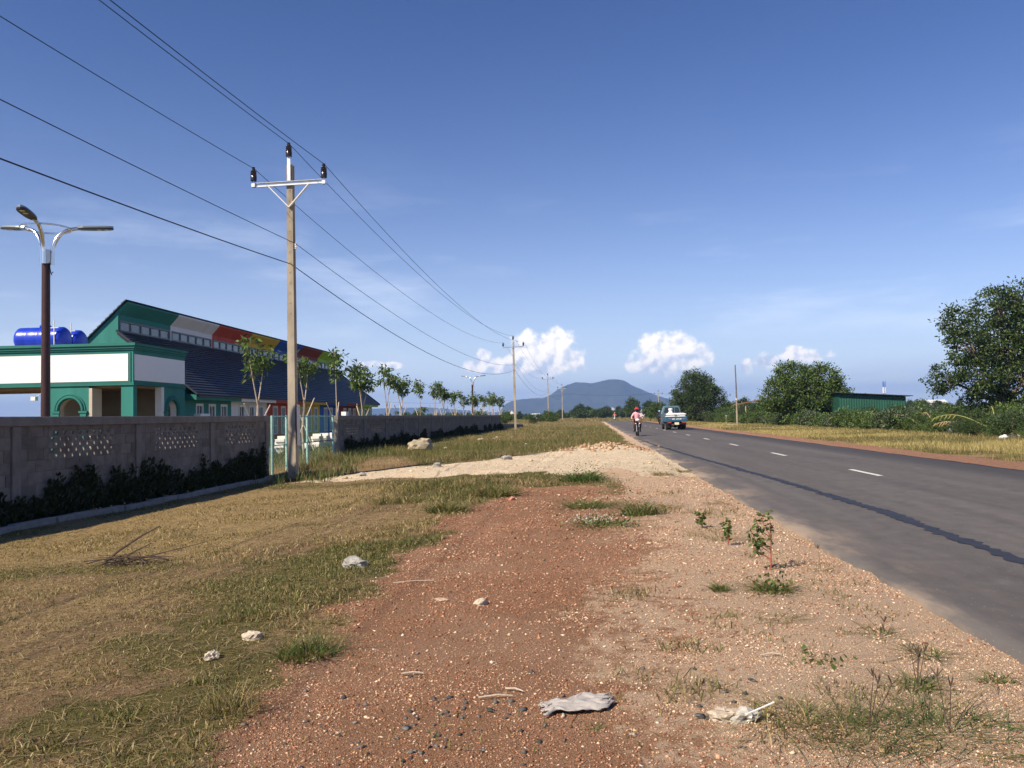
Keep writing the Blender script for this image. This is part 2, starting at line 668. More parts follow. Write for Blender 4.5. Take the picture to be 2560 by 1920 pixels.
def ground_z(x, y):
    x, y = np.asarray(x, float), np.asarray(y, float)
    lat = road_lat(x, y)
    left, right = -lat - 3.33, lat - 3.33
    zw = 0.02 + 0.30 * sstep(y, 22.5, 30)
    z = zw + (0.30 - zw) * sstep(x, -8.6, 1.0)
    z = np.where((x > 0) & (lat > 0), 0.30 - 0.16 * sstep(right, 0.8, 3.0) + 0.06 * sstep(right, 8, 14), z)
    z = np.where(np.abs(lat) < 3.33, 0.30, z)
    rough = np.where(np.abs(lat) < 3.6, 0.0, 1.0)
    near = (fbm(x, y, 0.7, 2) - 0.5) * 0.05 + (fbm(x, y, 3.1, 4) - 0.5) * 0.10
    z = z + near * rough * np.where((y < 60) & (np.abs(x) < 60), 1.0, 1.6)
    # spoil heaps at the end of the sand track
    sd = poly_sd(x, y, SAND)
    z = z + sstep(sd, 0.0, 0.9) * (0.05 + 0.13 * (fbm(x, y, 0.9, 14) - 0.35)) * rough
    heap = np.exp(-(((x - 0.3) / 1.3) ** 2 + ((y - 32) / 1.6) ** 2))
    z = z + heap * (0.05 + 0.22 * fbm(x, y, 0.5, 15)) * rough
    heap2 = np.exp(-(((x - 0.55) / 0.8) ** 2 + ((y - 18.3) / 0.7) ** 2))
    z = z + heap2 * 0.16 * (0.5 + fbm(x, y, 0.4, 16)) * rough
    # humps of earth in the field before the bend
    field_ = sstep(y, 95, 120) * (1 - sstep(y, 190, 240)) * (x < 1)
    z = z + field_ * 0.35 * fbm(x, y, 9, 18) * rough
    far = sstep(np.hypot(x, y), 180, 500)
    return z * (1 - far) + far * 0.3


def gz(x, y):
    return float(ground_z(np.array([x]), np.array([y]))[0])


def axis_lines(spec):
    out_ = [spec[0][0]]
    for (a, b, d) in spec:
        n = max(1, int(round((b - a) / d)))
        out_ += list(np.linspace(a, b, n + 1)[1:])
    return np.array(out_)


GX = axis_lines([(-9000, -2000, 1400), (-2000, -400, 200), (-400, -100, 30), (-100, -30, 5), (-30, -10, 0.7), (-10, 2.3, 0.09),
                 (2.3, 8.7, 1.6), (8.7, 14, 0.3), (14, 40, 1.0), (40, 100, 5), (100, 400, 30), (400, 2000, 200), (2000, 9000, 1400)])
GY = axis_lines([(-200, -20, 20), (-20, 0, 2), (0, 2.4, 0.4), (2.4, 9, 0.075), (9, 20, 0.12), (20, 36, 0.2), (36, 60, 0.5), (60, 130, 1.2),
                 (130, 260, 2.6), (260, 600, 20), (600, 2000, 140), (2000, 9000, 1000)])
gx, gy = np.meshgrid(GX, GY)
gxf, gyf = gx.ravel(), gy.ravel()
mk = masks(gxf, gyf)
V = np.stack([gxf, gyf, ground_z(gxf, gyf)], 1)
nx_, ny_ = len(GX), len(GY)
ii = (np.arange(ny_ - 1)[:, None] * nx_ + np.arange(nx_ - 1)[None, :]).ravel()
F = np.stack([ii, ii + 1, ii + 1 + nx_, ii + nx_], 1)


def ground_material():
    m = bpy.data.materials.new('ground_earth')
    n, l = nodes_of(m)
    b = n['Principled BSDF']
    b.inputs['Roughness'].default_value = 0.95
    b.inputs['Specular IOR Level'].default_value = 0.1
    g = n.new('ShaderNodeNewGeometry')

    def nz(scale, detail=6, rough=0.6, st=None):
        t = n.new('ShaderNodeTexNoise')
        t.inputs['Scale'].default_value = scale
        t.inputs['Detail'].default_value = detail
        t.inputs['Roughness'].default_value = rough
        if st:
            mp = n.new('ShaderNodeMapping')
            mp.inputs['Scale'].default_value = st
            l.new(g.outputs['Position'], mp.inputs[0])
            l.new(mp.outputs[0], t.inputs['Vector'])
        else:
            l.new(g.outputs['Position'], t.inputs['Vector'])
        return t.outputs['Fac']

    def ramp(f, c0, c1, lo=0.3, hi=0.7):
        r = n.new('ShaderNodeValToRGB')
        r.color_ramp.elements[0].position, r.color_ramp.elements[1].position = lo, hi
        r.color_ramp.elements[0].color = c0 + (1,)
        r.color_ramp.elements[1].color = c1 + (1,)
        l.new(f, r.inputs[0])
        return r.outputs[0]

    def attr(a):
        t = n.new('ShaderNodeAttribute')
        t.attribute_name = a
        return t.outputs['Fac']

    def mixc(f, a, c):
        x = n.new('ShaderNodeMix')
        x.data_type = 'RGBA'
        l.new(f, x.inputs[0])
        l.new(a, x.inputs[6])
        l.new(c, x.inputs[7])
        return x.outputs[2]

    fine, mid, big = nz(45, 5, 0.7), nz(9), nz(1.3)
    grit = nz(160, 3, 0.7)

    def ragged(a, amt=0.7):
        s = n.new('ShaderNodeMath')
        s.operation = 'SUBTRACT'
        l.new(mid, s.inputs[0])
        s.inputs[1].default_value = 0.5
        q = n.new('ShaderNodeMath')
        q.operation = 'MULTIPLY_ADD'
        l.new(s.outputs[0], q.inputs[0])
        q.inputs[1].default_value = amt * 2
        l.new(attr(a), q.inputs[2])
        r = n.new('ShaderNodeMapRange')
        r.interpolation_type = 'SMOOTHSTEP'
        r.inputs[1].default_value, r.inputs[2].default_value = 0.3, 0.7
        l.new(q.outputs[0], r.inputs[0])
        return r.outputs[0]

    soil = ramp(fine, (0.18, 0.115, 0.063), (0.40, 0.265, 0.15))
    straw = ramp(nz(60, 5, 0.75), (0.28, 0.185, 0.085), (0.58, 0.42, 0.21), 0.35, 0.65)
    green = ramp(nz(70, 5, 0.75), (0.085, 0.075, 0.024), (0.24, 0.20, 0.075), 0.32, 0.68)
    pink = ramp(grit, (0.40, 0.255, 0.16), (0.84, 0.63, 0.45), 0.36, 0.62)
    pink = mixc(ramp(big, (0.0,) * 3, (0.45,) * 3, 0.45, 0.7), pink, ramp(fine, (0.64, 0.46, 0.31), (0.76, 0.57, 0.39)))
    red = ramp(grit, (0.18, 0.085, 0.045), (0.56, 0.32, 0.19), 0.36, 0.63)
    red = mixc(ramp(big, (0.0,) * 3, (0.55,) * 3, 0.42, 0.68), red, ramp(grit, (0.30, 0.165, 0.10), (0.70, 0.47, 0.32), 0.36, 0.63))
    sand = ramp(mid, (0.64, 0.48, 0.31), (0.84, 0.70, 0.51), 0.32, 0.62)
    shoulder = ramp(nz(14, 6, 0.7), (0.26, 0.125, 0.075), (0.48, 0.28, 0.18), 0.35, 0.65)
    c = mixc(ragged('straw', 0.8), soil, straw)
    c = mixc(ragged('green', 0.9), c, green)
    c = mixc(ragged('pink', 0.5), c, pink)
    c = mixc(ragged('pinkb', 0.5), c, shoulder)
    c = mixc(ragged('red', 0.9), c, red)
    c = mixc(ragged('sand', 0.4), c, sand)
    l.new(c, b.inputs['Base Color'])
    ad = n.new('ShaderNodeMath')
    ad.operation = 'MULTIPLY_ADD'
    l.new(fine, ad.inputs[0])
    ad.inputs[1].default_value = 0.6
    l.new(grit, ad.inputs[2])
    bp = n.new('ShaderNodeBump')
    bp.inputs['Strength'].default_value = 0.9
    bp.inputs['Distance'].default_value = 0.035
    l.new(ad.outputs[0], bp.inputs['Height'])
    l.new(bp.outputs[0], b.inputs['Normal'])
    return m


mGround = ground_material()
ground = new_object('ground', np_mesh('ground', V, F, mGround, attrs=mk, smooth=True))
tag(ground, kind='structure')


# ------------------------------------------------------------------ road
def asphalt_material():
    m = bpy.data.materials.new('asphalt')
    n, l = nodes_of(m)
    b = n['Principled BSDF']
    b.inputs['Specular IOR Level'].default_value = 0.25
    g = n.new('ShaderNodeNewGeometry')
    at = n.new('ShaderNodeAttribute')
    at.attribute_name = 'lat'
    al = n.new('ShaderNodeAttribute')
    al.attribute_name = 'lon'
    cv = n.new('ShaderNodeCombineXYZ')
    l.new(at.outputs['Fac'], cv.inputs[0])
    l.new(al.outputs['Fac'], cv.inputs[1])

    def nz(scale, st, detail=5, src=None):
        mp = n.new('ShaderNodeMapping')
        mp.inputs['Scale'].default_value = st
        l.new(src or cv.outputs[0], mp.inputs[0])
        t = n.new('ShaderNodeTexNoise')
        t.inputs['Scale'].default_value = scale
        t.inputs['Detail'].default_value = detail
        t.inputs['Roughness'].default_value = 0.6
        l.new(mp.outputs[0], t.inputs['Vector'])
        return t.outputs['Fac']

    def mr(v, a, b_, c=0.0, d=1.0, smooth=True):
        r = n.new('ShaderNodeMapRange')
        if smooth:
            r.interpolation_type = 'SMOOTHSTEP'
        r.inputs[1].default_value, r.inputs[2].default_value = a, b_
        r.inputs[3].default_value, r.inputs[4].default_value = c, d
        l.new(v, r.inputs[0])
        return r.outputs[0]

    def mix(f, a, c):
        x = n.new('ShaderNodeMix')
        x.data_type = 'RGBA'
        if isinstance(f, float):
            x.inputs[0].default_value = f
        else:
            l.new(f, x.inputs[0])
        for i, v in ((6, a), (7, c)):
            if isinstance(v, tuple):
                x.inputs[i].default_value = v + (1,)
            else:
                l.new(v, x.inputs[i])
        return x.outputs[2]

    def mul(a, b_):
        q = n.new('ShaderNodeMath')
        q.operation = 'MULTIPLY'
        for i, v in enumerate((a, b_)):
            if isinstance(v, float):
                q.inputs[i].default_value = v
            else:
                l.new(v, q.inputs[i])
        return q.outputs[0]

    chip = nz(220, (1, 1, 1), 3)
    streak = nz(0.9, (1.6, 0.06, 1))
    blotch = nz(0.35, (1, 0.35, 1))
    c = mix(mr(chip, 0.3, 0.7, smooth=False), (0.075, 0.067, 0.064), (0.140, 0.126, 0.118))
    c = mix(mul(mr(streak, 0.42, 0.66), 0.55), c, (0.150, 0.134, 0.125))
    c = mix(mul(mr(blotch, 0.5, 0.7), 0.35), c, (0.040, 0.040, 0.044))
    mott = nz(5.0, (1, 0.6, 1), 6)
    c = mix(mul(mr(mott, 0.50, 0.72), 0.35), c, (0.17, 0.155, 0.145))
    c = mix(mul(mr(mott, 0.50, 0.30), 0.35), c, (0.055, 0.052, 0.054))
    tyre = nz(2.4, (1.0, 0.012, 1), 4)
    c = mix(mul(mr(tyre, 0.55, 0.72), 0.4), c, (0.058, 0.055, 0.057))
    fleck = nz(34, (1, 1, 1), 2)
    c = mix(mul(mr(fleck, 0.66, 0.74), 0.75), c, (0.33, 0.30, 0.27))
    # newer, darker band along the far edge
    c = mix(mul(mr(at.outputs['Fac'], 1.5, 2.6), 0.65), c, (0.036, 0.036, 0.041))
    # dust blown in from the verge
    dust = nz(0.8, (1.5, 0.45, 1), 7)
    edge = mr(at.outputs['Fac'], -3.45, -2.55, 1.0, 0.0)
    c = mix(mul(mul(mr(dust, 0.44, 0.60), edge), 0.6), c, (0.44, 0.33, 0.235))
    c = mix(mul(edge, 0.10), c, (0.20, 0.17, 0.145))
    l.new(c, b.inputs['Base Color'])
    b.inputs['Roughness'].default_value = 0.82
    bp = n.new('ShaderNodeBump')
    bp.inputs['Strength'].default_value = 0.35
    bp.inputs['Distance'].default_value = 0.01
    l.new(chip, bp.inputs['Height'])
    l.new(bp.outputs[0], b.inputs['Normal'])
    return m


def build_road():
    ss = axis_lines([(-40, 0, 4), (0, 24, 0.12), (24, 60, 0.5), (60, 150, 2.0), (150, 420, 2.0)])
    lats = [-3.33, -3.1, -2.4, -1.6, -0.8, 0, 0.8, 1.6, 2.4, 3.1, 3.33]
    vs, la, lo, fs = [], [], [], []
    for i, s in enumerate(ss):
        c, r = road_point(s)
        for j, q in enumerate(lats):
            qq = q
            if j == 0:
                qq += 0.10 * (fbm(0.0, s, 0.9, 40) - 0.5) * 2 + 0.06 * (fbm(0.0, s, 0.2, 41) - 0.5) * 2
            if j == 10:
                qq += 0.12 * (fbm(9.0, s, 1.4, 42) - 0.5) * 2
            p = c + r * qq
            crown = 0.03 * (1 - (q / 3.33) ** 2)
            vs.append((p.x, p.y, ROAD_Z + crown))
            la.append(qq)
            lo.append(s)
        # the edges turn down into the verge
        for q in (-3.36, 3.36):
            p = c + r * q
            vs.append((p.x, p.y, ROAD_Z - 0.12))
            la.append(q)
            lo.append(s)
    k = len(lats) + 2
    for i in range(len(ss) - 1):
        for j in range(len(lats) - 1):
            a = i * k + j
            fs.append((a, a + 1, a + 1 + k, a + k))
        fs.append((i * k + k - 2, i * k, (i + 1) * k, (i + 1) * k + k - 2))
        fs.append((i * k + len(lats) - 1, i * k + k - 1, (i + 1) * k + k - 1, (i + 1) * k + len(lats) - 1))
    me = np_mesh('road', np.array(vs), np.array(fs), asphalt_material(), attrs=dict(lat=np.array(la), lon=np.array(lo)))
    return tag(new_object('road', me), kind='structure')


road = build_road()
mLine = M('road_paint', (0.62, 0.60, 0.56), 0.8, 0.25, 14.0, 0.2, 90)
mTar = M('tar', (0.030, 0.030, 0.036), 0.55, 0.25, 10.0, 0.2, 80)


def crown_z(q):
    return ROAD_Z + 0.03 * (1 - (q / 3.33) ** 2)


for i in range(26):
    y0 = 16.74 + 7.95 * (i - 3)
    m_ = MB()
    nseg = 3
    for k in range(nseg):
        s0, s1 = y0 + 1.9 * k / nseg, y0 + 1.9 * (k + 1) / nseg
        (a, ra_), (b_, rb_) = road_point(s0), road_point(s1)
        z = crown_z(0) + 0.004
        q = [a - ra_ * 0.06, a + ra_ * 0.06, b_ + rb_ * 0.06, b_ - rb_ * 0.06]
        m_.add([(p.x, p.y, z) for p in q], [(0, 1, 2, 3)])
    m_.build('lane_dash', mLine, road)

# tar seam
ts = np.arange(0.5, 44, 0.06)
tx = np.interp(ts, [0, 4, 7.3, 10.9, 15.3, 24.2, 34, 44], [3.2, 3.4, 3.55, 3.64, 3.5, 3.04, 2.6, 2.35])
tw = np.interp(ts, [0, 8, 16, 30, 44], [0.065, 0.07, 0.075, 0.06, 0.03])
vs, fs = [], []
for i, (s, x, w) in enumerate(zip(ts, tx, tw)):
    jl = 0.055 * (vnoise(1.0, s, 0.07, 61) - 0.5) * 2 + 0.05 * (fbm(3.0, s, 0.8, 62) - 0.5) * 2
    jr = 0.065 * (vnoise(5.0, s, 0.07, 63) - 0.5) * 2 + 0.05 * (fbm(7.0, s, 0.8, 64) - 0.5) * 2
    for q in (x - w + jl, x + (jl + jr) * 0.3, x + w + jr):
        vs.append((q, s, crown_z(q - ROAD_C) + 0.005))
    if i:
        a = (i - 1) * 3
        fs += [(a, a + 1, a + 4, a + 3), (a + 1, a + 2, a + 5, a + 4)]
o = new_object('tar_seam', np_mesh('tar_seam', np.array(vs), np.array(fs), mTar), road)
tag(o, label='dark wavy tar seam along the near lane')

# ------------------------------------------------------------------ hills
mHill = M('hill_forest', (0.022, 0.034, 0.018), 0.95, 0.35, 0.02, 0.0, col2=(0.055, 0.065, 0.038), detail=8)
mRockFace = M('hill_rock', (0.42, 0.38, 0.33), 0.95, 0.2, 0.05, 0.0)


def ridge_mesh(name, prof, dist, depth, seed, rough=1.0):
    """a range whose skyline has the given (bearing degrees, slope) points at that distance"""
    A = np.array(prof)
    na, nd = 170, 30
    azs = np.linspace(A[0, 0], A[-1, 0], na)
    hs = np.interp(azs, A[:, 0], A[:, 1]) * dist
    vs, fs = [], []
    for j in range(nd + 1):
        t = j / nd                                       # 0 near foot .. 1 far foot
        d = dist - depth * 0.5 + depth * t
        shape = np.sin(np.clip(t * math.pi, 0, math.pi)) ** 1.2
        for i, a in enumerate(azs):
            x, y = d * math.sin(rad(a)), d * math.cos(rad(a))
            n_ = mnoise.fractal(Vector((x / 260, y / 260, seed)), 0.8, 2.0, 6)
            gully = mnoise.ridged_multi_fractal(Vector((x / 330, y / 420, seed + 3)), 0.9, 2.0, 4, 1.0, 2.0)
            h = hs[i] * shape * (1 + rough * 0.10 * n_ * (1 - shape) * 3 - 0.14 * (1 - shape) * (gully - 0.6))
            h += rough * 1.6 * mnoise.noise(Vector((x / 22, y / 22, seed))) * shape
            vs.append((x, y, max(0.0, h) - 3 * (1 - shape)))
    k = na
    for j in range(nd):
        for i in range(na - 1):
            a = j * k + i
            fs.append((a, a + 1, a + 1 + k, a + k))
    me = np_mesh(name, np.array(vs), np.array(fs), mHill, smooth=True)
    me.materials.append(mRockFace)
    return me


hill = new_object('mountain', ridge_mesh('mountain', [
    (-9, 0), (-7.2, 0.002), (-6.39, 0.0065), (-6.05, 0.0150), (-5.55, 0.0190), (-4.9, 0.0205), (-4.16, 0.0212), (-3.33, 0.0216), (-2.8, 0.026),
    (-2.35, 0.0321), (-1.7, 0.037), (-1.1, 0.0399), (-0.5, 0.0392), (-0.01, 0.0382), (0.5, 0.0400), (1.1, 0.0421), (1.5, 0.0423), (1.78, 0.0420),
    (2.05, 0.0412), (2.3, 0.0395), (2.72, 0.0345), (3.3, 0.0300), (3.79, 0.0259), (4.85, 0.0190), (5.91, 0.0138), (7.5, 0.0072), (9, 0.004), (12, 0.001), (13, 0)], 5000, 1300, 2.0))
tag(hill, kind='structure')
hill2 = new_object('distant_hills', ridge_mesh('distant_hills', [
    (-24, 0), (-20, 0.004), (-17, 0.010), (-15, 0.0125), (-13, 0.013), (-11, 0.0125), (-9, 0.009), (-7, 0.006), (-4, 0.002), (-2, 0)], 7200, 1200, 9.0, 0.6))
tag(hill2, kind='structure')

# ------------------------------------------------------------------ boundary walls
WX0, WX1 = -9.60, -9.45            # back and road face of the blocks


def block_mesh(name, L, h=0.192, t=0.15):
    return MB().chbox(-t, 0, 0, L, 0, h, 0.008).mesh(name, mBlock)


def vent_mesh():
    """small vent unit with a triangular hole right through it"""
    w, h, t = 0.222, 0.098, 0.035
    hx, hz = w / 2, 0.052
    out_ = [(0, 0), (w, 0), (w, h), (0, h)]
    tri = [(hx - 0.055, 0.082), (hx + 0.055, 0.082), (hx, 0.014)]
    m = MB()
    vs = []
    for x in (0, -t):
        vs += [(x, a, b) for a, b in out_] + [(x, a, b) for a, b in tri]
    fs = []
    for k in (0, 7):
        fs += [(k + 0, k + 1, k + 6), (k + 1, k + 2, k + 5), (k + 1, k + 5, k + 6), (k + 2, k + 3, k + 4), (k + 2, k + 4, k + 5),
               (k + 3, k + 0, k + 6), (k + 3, k + 6, k + 4)]
    for a, b in ((0, 1), (1, 2), (2, 3), (3, 0), (4, 5), (5, 6), (6, 4)):
        fs.append((a, b, b + 7, a + 7))
    m.add(vs, fs)
    return m.mesh('vent_block', mBlock)


BLK = {round(L, 2): block_mesh('block', L) for L in (0.39, 0.19)}
BLK_THIN = block_mesh('block', 0.39, 0.092)
VENT = vent_mesh()


def wall_run(root, y_pillars, zb, single_panels, vents_single, origin):
    """pillars, beam and panels of blocks; coordinates are relative to the root at origin"""
    ox, oy, oz = origin
    top = 1.80 - oz
    r_ = random.Random(len(y_pillars))
    rest, vrest, core = MB(), MB(), MB()
    for i, y in enumerate(y_pillars):
        MB().chbox(WX0 - 0.03 - ox, WX1 + 0.035 - ox, y - 0.10 - oy, y + 0.10 - oy, -0.25, top - 0.165, 0.01).build('pillar', mConcreteGrey, root)
    y0, y1 = y_pillars[0] - 0.10, y_pillars[-1] + 0.10
    MB().chbox(WX0 - 0.05 - ox, WX1 + 0.06 - ox, y0 - oy, y1 - oy, top - 0.162, top, 0.012).build('coping_beam', mConcreteGrey, root)
    MB().box(WX0 - 0.02 - ox, WX1 + 0.02 - ox, y0 - oy, y1 - oy, -0.4, 0.0 + zb - oz).build('footing', mConcreteGrey, root)
    for p in range(len(y_pillars) - 1):
        a, b = y_pillars[p] + 0.105, y_pillars[p + 1] - 0.105
        c = (a + b) / 2
        va, vb = c - 1.0, c + 1.0
        nrow = int((1.66 - zb) / 0.2 + 0.5)
        z0 = 1.65 - 0.2 * nrow
        # mortar core left open behind the vent
        for (ya, yb, za, zb2) in ((a, va, z0, 1.65), (vb, b, z0, 1.65), (va, vb, z0, 1.05), (va, vb, 1.55, 1.65)):
            core.box(WX0 + 0.012 - ox, WX1 - 0.010 - ox, ya - oy, yb - oy, za - oz, zb2 - oz)
        single = p in single_panels
        for k in range(nrow):
            z = z0 + 0.2 * k
            spans = [(a, b)]
            thin = False
            if z > 1.04 and z < 1.44:
                spans = [(a, va), (vb, b)]
            elif z > 1.44:
                spans = [(a, va), (vb, b)]
                thin = True
            for (s, e) in spans:
                y = s
                first = (k % 2 == 1)
                while y < e - 0.05:
                    L = 0.19 if first else 0.39
                    first = False
                    if y + L > e - 0.02:
                        L = e - y - 0.005
                    if L < 0.06:
                        break
                    jx = r_.uniform(-0.004, 0.004)
                    if single:
                        o = new_object('block', BLK[0.39] if L > 0.3 else BLK[0.19], root, (WX1 + jx - ox, y - oy, z + 0.004 - oz))
                        base = 0.39 if L > 0.3 else 0.19
                        o.scale = (1, L / base, 1)
                    else:
                        rest.box(WX0 - ox, WX1 + jx - ox, y - oy, y + L - oy, z + 0.004 - oz, z + 0.196 - oz)
                    y += L + 0.01
            if thin:
                y = va
                while y < vb - 0.1:
                    L = min(0.39, vb - y)
                    if single:
                        o = new_object('block', BLK_THIN, root, (WX1 - ox, y - oy, 1.554 - oz))
                        o.scale = (1, L / 0.39, 1)
                    else:
                        rest.box(WX0 - ox, WX1 - ox, y - oy, y + L - oy, 1.554 - oz, 1.646 - oz)
                    y += L + 0.01
        # vents, five staggered courses
        vm = [(v.co.x, v.co.y, v.co.z) for v in VENT.vertices]
        vf = [tuple(q.vertices) for q in VENT.polygons]
        for k in range(5):
            off = 0.0 if k % 2 else 0.111
            n = 9 if k % 2 else 8
            for q in range(n):
                loc = (WX1 - 0.002 - ox, va + off + q * 0.2222 - oy, 1.051 + 0.1 * k - oz)
                if vents_single:
                    new_object('vent_block', VENT, root, loc)
                else:
                    vrest.add([(x + loc[0], y + loc[1], z + loc[2]) for x, y, z in vm], vf)
            if off:
                for yy in (va, va + 0.111 + 8 * 0.2222):
                    core.box(WX0 - ox, WX1 - 0.003 - ox, yy - oy, yy + 0.108 - oy, 1.051 + 0.1 * k - oz, 1.149 + 0.1 * k - oz)
    core.build('mortar_core', mMortar, root)
    if rest.f:
        rest.build('far_blocks', mBlock, root, kind='stuff')
    if vrest.f:
        vrest.build('vent_grille', mBlock, root, kind='stuff')


mConcreteGrey = M('wall_concrete', (0.185, 0.165, 0.15), 0.95, 0.2, 4.0, 0.4, 40)
LEFT_P = [9.05, 12.78, 16.46, 19.82, 23.30]
RIGHT_P = [30.05 + 3.62 * i for i in range(16)]
wallA = thing('block_wall', 'grey concrete block wall with vent openings in front of the lamp post, left of the gate', 'wall', (-9.5, 9.0, 0))
wall_run(wallA, LEFT_P, 0.02, (0, 1, 2, 3), True, (-9.5, 9.0, 0))
wallB = thing('block_wall', 'long grey concrete block wall running away behind the boulder, right of the gate', 'wall', (-9.5, 30.0, 0.3))
wall_run(wallB, RIGHT_P, 0.30, (0, 1, 2, 3), False, (-9.5, 30.0, 0.3))

# kerb in front of the planting bed
kerb = new_object('kerb', None, None, (-8.92, 6.0, 0))
tag(kerb, kind='structure')
yy = 6.0
k_ = 0
while yy < 23.2:
    L = 0.99
    z0 = gz(-8.85, yy + 0.5)
    o = MB().chbox(-0.07, 0.07, 0, L, -0.2, 0.10, 0.012).build('kerb_stone', mKerb, kerb, (0.02 * math.sin(yy * 3), yy - 6.0, z0))
    o.rotation_euler = (0, 0, rad(0.4) * math.sin(yy * 5))
    yy += 1.0

# low wall beyond the end of the long wall
lw = thing('low_wall', 'low broken concrete wall beside the second utility pole', 'wall', (-9.5, 85, gz(-9, 92)))
for k in range(14):
    o = MB().chbox(-0.09, 0.09, 0, 1.18, -0.3, 0.62 - 0.02 * k, 0.02).build('concrete_panel', mConcreteGrey, lw, (0.06 * k, 0.4 + 1.2 * k, 0))

# ------------------------------------------------------------------ gate
mTeal = M('teal_paint', (0.22, 0.46, 0.40), 0.5, 0.2, 9.0, 0.1, col2=(0.42, 0.62, 0.56))
mTealMesh = M('teal_wire', (0.10, 0.33, 0.27), 0.5, 0.15, 9.0, 0.0)
gate = thing('chain_link_gate', 'teal chain link gate with pipe posts between the two block walls', 'gate', (-9.5, 23.6, 0.05))
gposts = [23.85, 25.02, 26.9, 29.66]
for y in gposts:
    zb = gz(-9.5, y) - 0.05
    MB().cyl((0, y - 23.6, zb - 0.3), (0, y - 23.6, 1.76), 0.042, 0.042, 10).build('post', mTeal, gate, smooth=True)
m_ = MB()
for i in range(3):
    MB().cyl((0, gposts[i] - 23.6, 1.73), (0, gposts[i + 1] - 23.6, 1.73), 0.018, 0.018, 8).build('top_rail', mTeal, gate)
    MB().cyl((0, gposts[i] - 23.6, 0.86), (0, gposts[i + 1] - 23.6, 0.86), 0.018, 0.018, 8).build('middle_rail', mDarkMetal if i == 2 else mTeal, gate)
for i in range(3):
    a, b = gposts[i] - 23.6, gposts[i + 1] - 23.6
    z0, z1 = 0.12 + 0.06 * i, 1.77
    mm = MB()
    step = 0.10
    H = z1 - z0
    n = int((b - a + H) / step)
    for k in range(-1, n + 1):
        for s in (1, -1):
            # line y = c + s*t, z = z0 + t, clipped to [a,b]
            c = a + k * step if s == -1 else a - H + k * step
            t0, t1 = 0.0, H
            if s == 1:
                t0, t1 = max(t0, a - c), min(t1, b - c)
            else:
                t0, t1 = max(t0, c - b), min(t1, c - a)
            if t1 - t0 > 0.02:
                mm.ring_tube([(0.004 * s, c + s * t0, z0 + t0), (0.004 * s, c + s * t1, z0 + t1)], 0.0014, 3, False)
    o = mm.build('chain_link_mesh', mTealMesh, gate)
    o['kind'] = 'stuff'
# a loose leaf of mesh folded back against the left wall end
mm = MB()
for k in range(26):
    for s in (1, -1):
        c = k * 0.07 - 0.9
        t0, t1 = (max(0, -c), min(1.6, 0.75 - c)) if s == 1 else (max(0, c + 0.9 - 0.75), min(1.6, c + 0.9))
        c2 = c if s == 1 else c + 0.9
        if t1 - t0 > 0.02:
            mm.ring_tube([(-(c2 + s * t0), 0.12 + 0.25 * (c2 + s * t0), 0.12 + t0), (-(c2 + s * t1), 0.12 + 0.25 * (c2 + s * t1), 0.12 + t1)], 0.0022, 3, False)
mm.build('folded_mesh', mTealMesh, gate, kind='stuff')
MB().cyl((-0.05, 0.35, 0.85), (-0.05, 1.35, 0.25), 0.015, n=6).build('brace', mTeal, gate)

# hollow block left on the wall
hb = MB()
L, W, Hh = 0.39, 0.19, 0.15
hb.box(0, W, 0, 0.05, 0, Hh).box(0, W, 0.17, 0.22, 0, Hh).box(0, W, L - 0.05, L, 0, Hh)
hb.box(0, W, 0.05, 0.17, 0, 0.04).box(0, W, 0.05, 0.17, Hh - 0.04, Hh).box(0, W, 0.22, L - 0.05, 0, 0.04).box(0, W, 0.22, L - 0.05, Hh - 0.04, Hh)
o = hb.build('hollow_block', mWhitePaint, None, (-9.63, 31.1, 1.80))
tag(o, 'white hollow block lying on top of the long wall', 'block')

# ------------------------------------------------------------------ utility poles
def insulator(parent, x, z, s=1.0):
    p = [(0.0, 0.0), (0.085, 0.0), (0.088, 0.13), (0.075, 0.15), (0.09, 0.17), (0.07, 0.20), (0.09, 0.22), (0.07, 0.25), (0.088, 0.27), (0.05, 0.30), (0.045, 0.32), (0.0, 0.33)]
    o = MB().lathe([(max(r, 0.001) * s, q * s) for r, q in p], (x, 0, z), 14).build('insulator', mPorcelain, parent, smooth=True)
    MB().lathe([(0.03 * s, 0.0), (0.055 * s, 0.015), (0.03 * s, 0.04), (0.05 * s, 0.06), (0.02 * s, 0.075)], (x, 0, z + 0.325 * s), 10).build('wire_clamp', mDarkMetal, o, smooth=True)
    return o


mGalvWhite = M('brace_white', (0.72, 0.71, 0.68), 0.55, 0.06, 6.0, 0.05)


